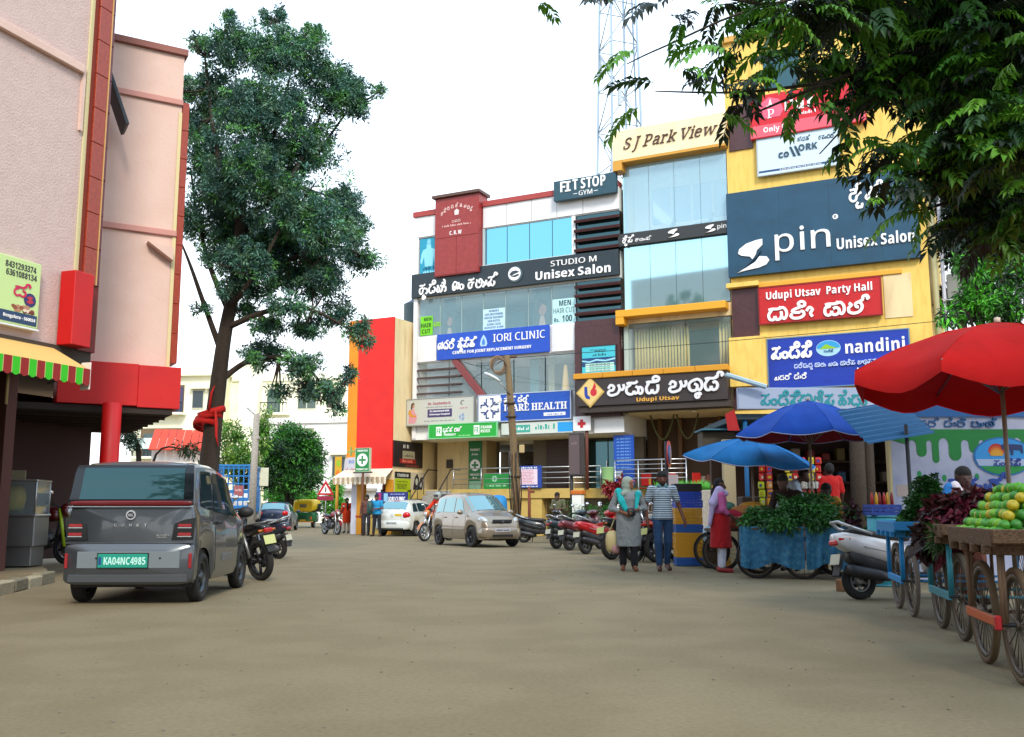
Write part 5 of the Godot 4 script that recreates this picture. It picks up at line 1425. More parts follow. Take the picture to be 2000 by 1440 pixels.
func side_part(parent: Node3D, called: String, c: Car, q: float, y: float, size: Vector3, m: Material, out := 0.0):
	for sg in [-1, 1]: bx(parent, called, Vector3(sg * (key(c.wid, q) + out), y, c.L / 2 - q), size, m, minf(size.x, size.y) * .3)

func mirrors(parent: Node3D, c: Car, q: float, m: Material):
	for sg in [-1, 1]:
		var s := st()
		ball(s, Vector3(sg * (key(c.wid, q) + .1), key(c.belt, q) + .08, c.L / 2 - q), Vector3(.11, .075, .06), 12, 7)
		obj(parent, "wing_mirror", s, m)

func build_vehicles():
	small_van()
	tan_hatch()
	white_hatch()
	dark_hatch()
	auto_rickshaw()
	blue_truck()
	# two wheelers
	var gp := "two wheelers parked in a slanting row before the terrace"
	motorbike("motorbike", "black motorbike with a tilted yellow number plate half hidden by the grey car", at(-4.35, 0, 15.75, 0.85), "1c1c20", "a01818", 0.12)
	scooter("scooter", "dark blue scooter with pale grab rails behind the grey car", at(-5.75, 0, 22.3, 1.15), "1c2436", "8c1828", 0.1)
	motorbike("motorbike", "red tanked motorcycle parked by the far corner shop", at(-7.95, 0, 43.3, 3.75), "7c1414", "a01818", 0.06, true)
	motorbike("motorbike", "orange fronted motorcycle ridden past the tan car", at(-2.62, 0, 34.5, 2.5), "b0641c", "a01818", 0.0, true)
	motorbike("motorbike", "black motorcycle with green yellow fork stripes under the pink building", at(-8.6, 0.115, 17.9, -1.9), "5c1414", "a01818", 0.1, false, "96b414")
	scooter("scooter", "black scooter parked alone beside the tan car with its front to the wall", at(1.0, 0, 32.6, -1.7), "1c1e22", "8c1828", 0.0)
	scooter("scooter", "grey green scooter with a silver grab rail at the far end of the row", at(1.7, 0, 28.0, -0.85), "23343a", "8c1020", 0.08, gp)
	scooter("scooter", "maroon and grey scooter second in the parked row", at(1.98, 0, 26.9, -0.8), "5a1c24", "8c1020", 0.1, gp)
	scooter("scooter", "bright red scooter in the middle of the parked row", at(2.25, 0, 24.7, -0.8), "a80c14", "8c1020", 0.1, gp)
	motorbike("motorbike", "black motorbike with a yellow green plate beside the red scooter", at(2.65, 0, 22.1, -0.8), "18181c", "a01818", 0.12, false, "", gp)
	motorbike("motorbike", "dark motorbike with a pale side bag behind the walking couple", at(3.05, 0, 21.0, -0.85), "1c1a1c", "a01818", 0.12, false, "", gp)
	motorbike("motorbike", "motorbike with a red tank behind the man in the striped shirt", at(3.5, 0, 20.9, -0.9), "b01418", "a01818", 0.12, false, "", gp)
	scooter("scooter", "white scooter with red tail lamp parked beside the blue cart", at(4.82, 0, 12.25, -1.32), "c8c8cc", "b01418", 0.09)

func small_van():
	var v := thing("small_electric_car", "boxy grey two door electric car seen from behind with a green number plate", "car", at(-4.47, 0, 12.86, 0.045))
	var c := Car.new()
	c.L = 2.97
	c.top = [[0, 1.14], [.03, 1.3], [.07, 1.5], [.12, 1.6], [.2, 1.635], [.6, 1.655], [1.2, 1.645], [1.75, 1.58], [2.05, 1.44], [2.45, 1.12], [2.62, .98], [2.85, .86], [2.94, .72], [2.97, .6]]
	c.belt = [[0, 1.12], [.3, 1.1], [1.0, 1.02], [1.9, .97], [2.4, .97], [2.97, .7]]
	c.wid = [[0, .70], [.04, .735], [.12, .75], [1.4, .752], [2.4, .74], [2.8, .68], [2.97, .56]]
	c.roofw = [[0, .655], [.15, .66], [1.5, .64], [2.2, .60], [2.97, .5]]
	c.bot = [[0, .27], [.1, .24], [1.4, .235], [2.8, .25], [2.97, .3]]
	arch(c, .47, .34, .24); arch(c, 2.48, .34, .24)
	var pm := paint("grey", "4c5258", 0.55)
	car_body(v, c, pm)
	var gl := glassy("van_glass", Color("1c2a2c"), 0.62)
	car_side_glass(v, c, [.32, .86], [.34, .82], glass_dark(), .06, .93)
	car_side_glass(v, c, [.93, 2.22], [.9, 1.86], glass_dark(), .06, .93)
	car_top_glass(v, c, 1.9, 2.5, .9, glass_dark(), "windscreen")
	seam(v, c, .9, .34, 1.0); seam(v, c, 2.12, .6, .98)
	side_part(v, "door_handle", c, 1.02, .92, Vector3(.03, .035, .18), M.black, .005)
	side_part(v, "side_plate", c, 1.5, .48, Vector3(.012, .09, .5), hx("74787c", 0.35, 0.5), .004)
	mirrors(v, c, 2.08, M.black)
	for q in [.47, 2.48]:
		for sg in [-1, 1]: wheel(v, Vector3(sg * .66, .285, c.L / 2 - q), .285, .155, .19, 6, hx("4c5054", 0.35, 0.7), .06, .05)
	for q in [.47, 2.48]: bx(v, "wheel_well", Vector3(0, .4, c.L / 2 - q), Vector3(1.36, .42, .6), M.black)
	# rear face: dark hatch glass, lamp bar, lamps, bumper, plate
	var z := c.L / 2
	var bk := mt("gloss_black", Color("101418"), 0.12, 0.0)
	var hs := st(); hs.set_smooth_group(0)
	var prof := [[1.135, .004], [1.2, .006], [1.3, -.022], [1.4, -.042], [1.5, -.062], [1.565, -.088], [1.6, -.112]]
	for i in prof.size() - 1:
		var wa := .715 - .05 * i / 6.0
		var wb := .715 - .05 * (i + 1) / 6.0
		quad(hs, Vector3(-wa, prof[i][0], z + prof[i][1] + .012), Vector3(-wb, prof[i + 1][0], z + prof[i + 1][1] + .012), Vector3(wb, prof[i + 1][0], z + prof[i + 1][1] + .012), Vector3(wa, prof[i][0], z + prof[i][1] + .012))
	obj(v, "hatch_surround", hs, bk)
	hs = st(); hs.set_smooth_group(0)
	for i in range(1, 5):
		var wa := .60 - .03 * i / 6.0
		var wb := .60 - .03 * (i + 1) / 6.0
		quad(hs, Vector3(-wa, prof[i][0], z + prof[i][1] + .02), Vector3(-wb, prof[i + 1][0], z + prof[i + 1][1] + .02), Vector3(wb, prof[i + 1][0], z + prof[i + 1][1] + .02), Vector3(wa, prof[i][0], z + prof[i][1] + .02))
	obj(v, "rear_window", hs, mt("rear_mirror_glass", Color("2c4c50"), 0.03, 0.45))
	shell(v, "lamp_bar", [[z + .0, 1.155, .70, .035], [z + .03, 1.155, .70, .03], [z + .036, 1.155, .68, .02]], mt("lamp_red_dark", Color("5c1014"), 0.15), 20, 5.0)
	bx(v, "chrome_strip", Vector3(0, 1.115, z + .02), Vector3(1.42, .012, .03), hx("a8b4bc", 0.2, 0.8), .003)
	plate(v, "badge_ring", disc(20, .056, .056, 0, 1.02), z + .004, z + .02, M.chrome)
	plate(v, "badge_core", disc(16, .04, .04, 0, 1.02), z + .02, z + .023, hx("1c2428", 0.3))
	txt(v, "MG", 0, 1.02, .052, .032, M.chrome, z + .022, .004)
	for i in 5: txt(v, ["C", "O", "M", "E", "T"][i], -.17 + i * .085, .905, .03, .03, M.chrome, z + .004, .008)
	txt(v, "INTERNET", .37, .79, .15, .016, M.chrome, z + .004, .006); txt(v, "INSIDE", .36, .765, .11, .016, M.chrome, z + .004, .006)
	for sg in [-1.0, 1.0]:
		plate(v, "lamp_housing", [sg * .475, .735, sg * .715, .735, sg * .74, .99, sg * .60, .965, sg * .50, .92], z - .03, z + .012, bk)
		for k in 2:
			bx(v, "tail_lamp", Vector3(sg * .62, .80 + k * .1, z + .016), Vector3(.15, .035, .01), mt("lamp_red", Color("8c1c20"), 0.2), .004)
			bx(v, "lamp_trim", Vector3(sg * .62, .775 + k * .1, z + .017), Vector3(.16, .01, .012), hx("b8c0c4", 0.2, 0.7))
		bx(v, "reflector", Vector3(sg * .70, .5, z + .022), Vector3(.035, .17, .02), mt("lamp_red", Color("8c1c20"), 0.2), .006)
		plate(v, "parking_sensor", disc(10, .012, .012, sg * .36, .53), z + .03, z + .034, M.black)
	shell(v, "bumper", [[z - .1, .47, .745, .245], [z + .0, .47, .735, .24], [z + .02, .47, .72, .22]], pm, 28, 9.0)
	bx(v, "bumper_crease", Vector3(0, .7, z + .008), Vector3(1.44, .012, .03), pm, .004)
	bx(v, "bumper_panel", Vector3(0, .51, z + .018), Vector3(1.16, .19, .014), mt("paint_silver", Color("7c868c"), 0.35, 0.5), .005)
	bx(v, "bumper_lip", Vector3(0, .3, z + .012), Vector3(1.36, .1, .03), hx("3c4044", 0.5), .012)
	bx(v, "number_plate", Vector3(-.06, .50, z + .032), Vector3(.56, .155, .012), hx("0f8c78", 0.4), .004)
	bx(v, "plate_frame", Vector3(-.06, .50, z + .027), Vector3(.585, .18, .01), M.black, .003)
	txt(v, "KA04NC4985", -.035, .50, .47, .085, hx("b8e4dc", 0.4), z + .038, .004, true, "Droid Sans")
	bx(v, "plate_band", Vector3(-.315, .50, z + .039), Vector3(.03, .09, .004), hx("1c3c7c", 0.4))
	shell(v, "rear_headrest", [[z - .55, 1.22, .14, .14], [z - .5, 1.22, .16, .16], [z - .45, 1.22, .14, .14]], M.black, 12, 3.0, -.34)

func tan_hatch():
	var v := thing("tan_hatchback", "tan metallic tall hatchback turning in the street", "car", at(-1.12, 0, 30.05, deg_to_rad(208)))
	var c := Car.new()
	c.L = 3.6
	c.top = [[0, .95], [.06, 1.1], [.2, 1.36], [.36, 1.5], [.7, 1.565], [1.4, 1.59], [1.95, 1.56], [2.2, 1.48], [2.85, 1.06], [3.0, .99], [3.4, .88], [3.55, .74], [3.6, .6]]
	c.belt = [[0, .96], [1.0, .96], [2.6, .93], [2.9, .92], [3.6, .7]]
	c.wid = [[0, .62], [.1, .70], [.4, .735], [2.8, .735], [3.2, .71], [3.45, .63], [3.6, .5]]
	c.roofw = [[0, .58], [.4, .56], [2.0, .56], [2.8, .60], [3.6, .5]]
	c.bot = [[0, .3], [.2, .24], [1.8, .22], [3.4, .22], [3.6, .25]]
	arch(c, .62, .35, .23); arch(c, 2.95, .35, .23)
	var pm := paint("tan", "887c6c", 0.45)
	car_body(v, c, pm)
	var sky := mt("sky_glass", Color("7ca0a4"), 0.03, 0.75)
	car_side_glass(v, c, [.36, .92], [.5, .92], sky, .1, .9); car_side_glass(v, c, [.98, 1.72], [.98, 1.68], sky, .1, .9); car_side_glass(v, c, [1.78, 2.5], [1.75, 2.12], sky, .1, .9)
	car_top_glass(v, c, 2.2, 2.84, .95, sky, "windscreen"); car_top_glass(v, c, .08, .34, .9, glass_dark(), "rear_window")
	for q in [.95, 1.75, 2.6]: seam(v, c, q, .34, .93)
	for q in [1.15, 1.95]: side_part(v, "door_handle", c, q, .86, Vector3(.03, .035, .16), pm, .005)
	side_part(v, "rub_strip", c, 1.75, .52, Vector3(.02, .05, 1.6), pm, .004)
	mirrors(v, c, 2.5, pm)
	for q in [.62, 2.95]:
		for sg in [-1, 1]: wheel(v, Vector3(sg * .66, .28, c.L / 2 - q), .28, .16, .18, 8, hx("34343a", 0.4, 0.5), .05, .04, 0.0 if q < 1 else 0.18)
		bx(v, "wheel_well", Vector3(0, .4, c.L / 2 - q), Vector3(1.34, .4, .6), M.black)
	var z := -c.L / 2
	for sg in [-1, 1]:
		var s := st(); ball(s, Vector3(sg * .53, .765, z + .2), Vector3(.17, .10, .07), 14, 8, Basis(Vector3.UP, -sg * .75) * Basis(Vector3(0, 0, 1), sg * .3))
		obj(v, "headlamp", s, hx("b4bcc0", 0.1, 0.3))
		s = st(); ball(s, Vector3(sg * .5, .42, z + .06), Vector3(.055, .055, .03), 12, 6); obj(v, "fog_lamp", s, M.chrome)
		bx(v, "tail_lamp", Vector3(sg * .6, .9, c.L / 2 - .06), Vector3(.12, .36, .06), mt("lamp_red", Color("8c1c20"), 0.2), .02)
	bx(v, "grille", Vector3(0, .755, z + .01), Vector3(.62, .09, .06), M.black, .015); plate(v, "badge", disc(14, .05, .05, 0, .755), z - .03, z - .02, M.chrome)
	for i in 2: bx(v, "air_intake", Vector3(0, .32 + i * .1, z + .01), Vector3(.72, .06, .05), M.black, .01)
	shell(v, "bumper", [[z + .2, .42, .70, .17], [z + .03, .42, .60, .17], [z - .02, .42, .5, .15]], pm, 22, 5.0)
	bx(v, "bumper_slot", Vector3(0, .34, z - .022), Vector3(.66, .07, .012), M.black, .004); bx(v, "number_plate", Vector3(0, .5, z - .025), Vector3(.5, .11, .012), hx("a8a8b0", 0.4), .003)
	fine(v, 0, .5, .42, .06, M.black, z - .034)
	rod(v, "aerial", [Vector3(0, 1.58, -.2), Vector3(0, 1.78, .05)], .005, M.black, 4)

func hatch(v: Node3D, pm: Material, gl: Material, lamp_y: float, L := 3.95):
	var c := Car.new()
	c.L = L
	c.top = [[0, .93], [.05, 1.05], [.18, 1.2], [.42, 1.42], [.7, 1.47], [1.6, 1.5], [2.2, 1.42], [2.95, 1.0], [3.1, .95], [L - .3, .86], [L - .06, .72], [L, .58]]
	c.belt = [[0, .94], [1.0, .97], [2.7, .92], [L, .7]]
	c.wid = [[0, .70], [.08, .79], [.4, .835], [L - .7, .835], [L - .2, .72], [L, .55]]
	c.roofw = [[0, .62], [.45, .60], [2.2, .60], [3.0, .68], [L, .5]]
	c.bot = [[0, .34], [.2, .26], [2, .22], [L - .2, .22], [L, .25]]
	arch(c, .68, .36, .24); arch(c, L - .75, .36, .24)
	car_body(v, c, pm)
	car_side_glass(v, c, [.4, .85], [.6, .88], glass_dark(), .1, .88); car_side_glass(v, c, [.92, 1.7], [.95, 1.66], glass_dark(), .1, .88); car_side_glass(v, c, [1.76, 2.6], [1.73, 2.2], glass_dark(), .1, .88)
	car_top_glass(v, c, .1, .4, .92, gl, "rear_window"); car_top_glass(v, c, 2.25, 2.9, .95, gl, "windscreen")
	for q in [.9, 1.72, 2.7]: seam(v, c, q, .36, .93)
	for q in [1.1, 1.95]: side_part(v, "door_handle", c, q, .87, Vector3(.03, .035, .17), pm, .005)
	mirrors(v, c, 2.6, pm)
	for q in [.68, L - .75]:
		for sg in [-1, 1]: wheel(v, Vector3(sg * .75, .3, c.L / 2 - q), .3, .17, .2, 10, hx("787c80", 0.35, 0.7), .05, .03)
		bx(v, "wheel_well", Vector3(0, .42, c.L / 2 - q), Vector3(1.5, .42, .62), M.black)
	var z := L / 2
	for sg in [-1, 1]:
		var s := st(); ball(s, Vector3(sg * .64, lamp_y, z - .04), Vector3(.16, .13, .08), 14, 8, Basis(Vector3.UP, sg * .35)); obj(v, "tail_lamp", s, mt("lamp_red_lit", Color("b4101a"), 0.15))
		bx(v, "bumper_lamp", Vector3(sg * .55, .36, z + .03), Vector3(.16, .04, .02), mt("lamp_red", Color("8c1c20"), 0.2), .006)
		shell(v, "headlamp", [[-z + .3, .76, .1, .07], [-z + .12, .74, .13, .08], [-z + .04, .72, .08, .05]], hx("b4bcc0", 0.1, 0.3), 12, 2.4, sg * .58)
	shell(v, "bumper", [[z - .14, .45, .81, .19], [z + .01, .45, .74, .19], [z + .045, .45, .62, .16]], pm, 22, 5.0)
	bx(v, "bumper_valance", Vector3(0, .3, z + .03), Vector3(1.1, .09, .04), M.black, .015); bx(v, "number_plate", Vector3(0, .54, z + .05), Vector3(.5, .11, .012), hx("b0b4b4", 0.4), .003)
	fine(v, 0, .54, .42, .06, M.black, z + .056)
	plate(v, "badge", disc(16, .06, .06, 0, .84), z - .0, z + .02, M.chrome)
	bx(v, "brake_lamp", Vector3(0, 1.44, z - .44), Vector3(.26, .025, .04), mt("lamp_red_lit", Color("b4101a"), 0.15))
	bx(v, "wiper", Vector3(.05, 1.1, z - .09), Vector3(.5, .015, .02), M.black)

func white_hatch():
	var v := thing("white_hatchback", "white hatchback with red tail lamps parked before the corner shop", "car", at(-4.25, 0, 42.2, deg_to_rad(-20)))
	hatch(v, paint("white", "c4c8c4", 0.05), mt("sky_glass", Color("7ca0a4"), 0.03, 0.75), .86)
	bx(v, "yellow_sticker", Vector3(.28, .87, 1.985), Vector3(.3, .09, .01), hx("c8a414", 0.5))

func dark_hatch():
	var v := thing("blue_hatchback", "dark blue hatchback with lit round tail lamps driving away", "car", at(-12.35, 0, 52.0, deg_to_rad(4)))
	hatch(v, paint("navy", "1c2c48", 0.4), mt("sky_glass", Color("7ca0a4"), 0.03, 0.75), .9, 3.8)

func auto_rickshaw():
	var v := thing("auto_rickshaw", "yellow topped green three wheeled taxi driving away", "auto rickshaw", at(-12.55, 0, 60.5, deg_to_rad(-3)))
	var gm := hx("0a7038", 0.4); var ym := hx("f0c400", 0.5)
	shell(v, "body", [[1.2, .62, .60, .28], [1.15, .62, .64, .3], [.3, .62, .65, .3], [-.3, .6, .6, .3], [-1.0, .62, .4, .32], [-1.35, .66, .22, .3]], gm, 18, 5.0)
	shell(v, "canopy", [[1.2, 1.26, .56, .32], [1.12, 1.32, .62, .38], [.2, 1.36, .64, .36], [-.4, 1.40, .62, .32], [-.8, 1.46, .56, .26]], ym, 18, 4.5)
	bx(v, "canopy_back", Vector3(0, 1.28, 1.195), Vector3(1.04, .54, .03), ym, .012)
	bx(v, "open_side", Vector3(0, 1.2, -.15), Vector3(1.31, .5, .8), M.black, .03)
	bx(v, "rear_window", Vector3(0, 1.32, 1.215), Vector3(.42, .2, .02), hx("7c7458", 0.3), .01)
	bx(v, "windscreen", Vector3(0, 1.25, -.92), Vector3(.95, .5, .04), glass_dark(), .01)
	bx(v, "rear_bumper", Vector3(0, .36, 1.28), Vector3(1.3, .08, .08), hx("c87818", 0.5), .02)
	bx(v, "engine_panel", Vector3(0, .64, 1.206), Vector3(1.1, .5, .02), gm, .01)
	bx(v, "engine_grille", Vector3(0, .64, 1.222), Vector3(.5, .22, .012), hx("0a5030", 0.4), .004)
	for sg in [-1, 1]:
		bx(v, "tail_lamp", Vector3(sg * .5, .58, 1.22), Vector3(.12, .22, .05), hx("c86018", 0.3), .02)
		wheel(v, Vector3(sg * .56, .22, .75), .22, .12, .12, 6, M.steel_dull, .04, .03)
		bx(v, "mudguard", Vector3(sg * .6, .44, .75), Vector3(.18, .06, .5), gm, .02)
	wheel(v, Vector3(0, .22, -1.15), .22, .12, .12, 6, M.steel_dull, .04, .03)
	bx(v, "number_plate", Vector3(0, .45, 1.23), Vector3(.36, .1, .01), hx("c8b030", 0.5))

func blue_truck():
	var v := thing("blue_truck", "small blue caged goods truck behind the grey car", "truck", at(-13.3, 0, 47.5, deg_to_rad(6)))
	var bm := hx("1468a8", 0.5)
	bx(v, "load_floor", Vector3(0, .95, .4), Vector3(1.75, .14, 3.0), hx("123c64", 0.6), .02)
	for sg in [-1, 1]:
		for i in 6: bx(v, "side_rail", Vector3(sg * .86, 1.2 + i * .36, .4), Vector3(.04, .16 if i < 3 else .07, 3.0), bm, .008)
		for i in 8: bx(v, "side_post", Vector3(sg * .885, 2.05, -1.05 + i * .41), Vector3(.05, 2.1, .06), bm, .008)
	for i in 6: bx(v, "rear_rail", Vector3(0, 1.2 + i * .36, 1.9), Vector3(1.74, .16 if i < 3 else .07, .04), bm, .008)
	for i in 8: bx(v, "rear_post", Vector3(-.82 + i * .234, 2.05, 1.925), Vector3(.06, 2.1, .05), bm, .008)
	bx(v, "top_rail", Vector3(0, 3.12, 1.9), Vector3(1.84, .1, .1), bm, .02)
	for sg in [-1, 1]: bx(v, "top_rail", Vector3(sg * .87, 3.12, .4), Vector3(.1, .1, 2.9), bm, .02)
	bx(v, "red_board", Vector3(.38, 1.95, 1.96), Vector3(.42, .5, .02), hx("8c4c50", 0.6)); fine(v, .38, 2.0, .3, .12, hx("c8a8a8"), 1.97)
	bx(v, "tail_board", Vector3(0, 1.0, 1.93), Vector3(1.7, .3, .06), hx("14406c", 0.5), .01)
	for sg in [-1, 1]:
		bx(v, "tail_lamp", Vector3(sg * .7, .8, 1.94), Vector3(.2, .1, .05), mt("lamp_red_lit", Color("b4101a"), 0.15), .01)
		wheel(v, Vector3(sg * .68, .33, 1.0), .33, .2, .2, 6, M.steel_dull, .06, .04); wheel(v, Vector3(sg * .68, .33, -1.9), .33, .2, .2, 6, M.steel_dull, .06, .04)
	shell(v, "cab", [[-1.15, 1.3, .82, .75], [-1.6, 1.32, .84, .78], [-2.3, 1.2, .82, .68], [-2.5, 1.0, .78, .5]], hx("c8c8c4", 0.4), 18, 6.0)
	bx(v, "board_sheet", Vector3(1.0, 2.7, -1.0), Vector3(.6, .9, .04), hx("c8c8b0", 0.6))

# -------- two wheelers
func motorbike(called: String, label: String, xf: Transform3D, tank: String, lamp: String, lean := 0.1, wire := false, stripe := "", group := "") -> Node3D:
	var v := thing(called, label, "motorcycle", xf * Transform3D(Basis(Vector3(0, 0, 1), lean), Vector3.ZERO), group)
	var tm := paint(tank, tank, 0.2)
	for z in [.64, -.66]:
		wheel(v, Vector3(0, .31, z), .31, .1 if z > 0 else .085, .235, 6 if wire else 5, hx("a8acb0", 0.3, 0.8) if wire else hx("2c2c30", 0.4, 0.5), .05, .035)
		rod(v, "brake_disc", [Vector3(.05, .31, z), Vector3(.056, .31, z)], .12, M.steel_dull, 16)
	for sg in [-1, 1]:
		rod(v, "fork", [Vector3(sg * .085, .31, -.66), Vector3(sg * .09, .7, -.54), Vector3(sg * .09, 1.0, -.44)], [.026, .03, .022], M.steel if stripe == "" else hx(stripe, 0.4))
		rod(v, "swing_arm", [Vector3(sg * .08, .32, .64), Vector3(sg * .09, .4, .1)], .022, M.dark_metal)
		rod(v, "shock", [Vector3(sg * .12, .36, .55), Vector3(sg * .12, .72, .42)], .026, M.steel_dull)
		rod(v, "grip", [Vector3(sg * .2, 1.05, -.42), Vector3(sg * .36, 1.06, -.36)], .018, M.rubber)
		rod(v, "mirror_stem", [Vector3(sg * .22, 1.06, -.42), Vector3(sg * .3, 1.22, -.42)], .006, M.black, 5)
		var s := st(); ball(s, Vector3(sg * .32, 1.25, -.42), Vector3(.06, .04, .014), 12, 6); obj(v, "mirror", s, M.chrome)
		rod(v, "indicator", [Vector3(sg * .06, .78, .86), Vector3(sg * .15, .78, .87)], .02, hx("a85c14", 0.3), 6)
		rod(v, "foot_peg", [Vector3(sg * .1, .32, -.02), Vector3(sg * .26, .32, -.02)], .014, M.rubber, 6)
	rod(v, "handlebar", [Vector3(-.24, 1.06, -.42), Vector3(-.1, 1.0, -.46), Vector3(.1, 1.0, -.46), Vector3(.24, 1.06, -.42)], .013, M.dark_metal)
	rod(v, "frame_tube", [Vector3(0, .92, -.44), Vector3(0, .45, -.36), Vector3(0, .28, 0), Vector3(0, .4, .24), Vector3(0, .72, .5)], .028, M.dark_metal)
	shell(v, "fuel_tank", [[-.42, .86, .08, .08], [-.3, .88, .14, .13], [-.1, .87, .15, .13], [.08, .82, .1, .08]], tm, 14, 2.4)
	shell(v, "seat", [[.02, .80, .09, .04], [.15, .79, .13, .05], [.4, .81, .13, .05], [.62, .84, .11, .05], [.74, .86, .07, .04]], M.seat_black, 12, 3.0)
	shell(v, "tail_fairing", [[.2, .7, .1, .07], [.5, .74, .11, .07], [.76, .80, .09, .06], [.88, .82, .06, .04]], tm, 12, 2.6)
	shell(v, "engine", [[-.26, .42, .1, .13], [-.12, .42, .15, .17], [.12, .4, .15, .16], [.24, .4, .1, .1]], hx("3c3c40", 0.45, 0.6), 12, 3.4)
	for i in 5: bx(v, "cooling_fin", Vector3(0, .52 + i * .028, -.14), Vector3(.24, .01, .2), hx("4c4c50", 0.45, 0.6))
	rod(v, "exhaust", [Vector3(.1, .5, -.28), Vector3(.12, .24, -.22), Vector3(.13, .22, .1), Vector3(.16, .36, .5), Vector3(.17, .44, .78)], [.022, .022, .03, .05, .046], hx("5c5c60", 0.35, 0.8), 10)
	shell(v, "side_cover", [[.0, .58, .12, .09], [.16, .6, .14, .11], [.34, .62, .1, .07]], hx("1c1c20", 0.4), 12, 3.0)
	var s2 := st(); ball(s2, Vector3(0, .93, -.58), Vector3(.09, .09, .08), 14, 8); obj(v, "headlamp", s2, hx("b8bcc0", 0.08, 0.3))
	shell(v, "headlamp_cowl", [[-.62, .95, .1, .1], [-.54, .96, .12, .13], [-.46, .97, .1, .1]], tm, 12, 2.4)
	bx(v, "tail_lamp", Vector3(0, .78, .9), Vector3(.15, .07, .04), mt("lamp_" + lamp, Color(lamp), 0.2), .015)
	bx(v, "mudguard", Vector3(0, .58, .9), Vector3(.13, .3, .02), M.black, .006, Basis(Vector3.RIGHT, -.5))
	bx(v, "number_plate", Vector3(0, .64, .935), Vector3(.2, .14, .008), hx("b4b878", 0.5), .003, Basis(Vector3.RIGHT, -.3))
	var fm := st(); fm.set_smooth_group(0)
	for i in 8:
		var a := .3 + i * .22; var b := a + .22
		var f := func(t: float, x: float) -> Vector3: return Vector3(x, .31 + .345 * sin(t), -.66 - .345 * cos(t))
		quad(fm, f.call(a, -.06), f.call(b, -.06), f.call(b, .06), f.call(a, .06))
	obj(v, "front_mudguard", fm, tm)
	rod(v, "side_stand", [Vector3(-.1, .3, .1), Vector3(-.22, .02, .16)], .012, M.dark_metal, 6)
	rod(v, "grab_rail", [Vector3(-.12, .86, .5), Vector3(-.11, .9, .84), Vector3(0, .92, .92), Vector3(.11, .9, .84), Vector3(.12, .86, .5)], .012, M.steel_dull, 6)
	return v

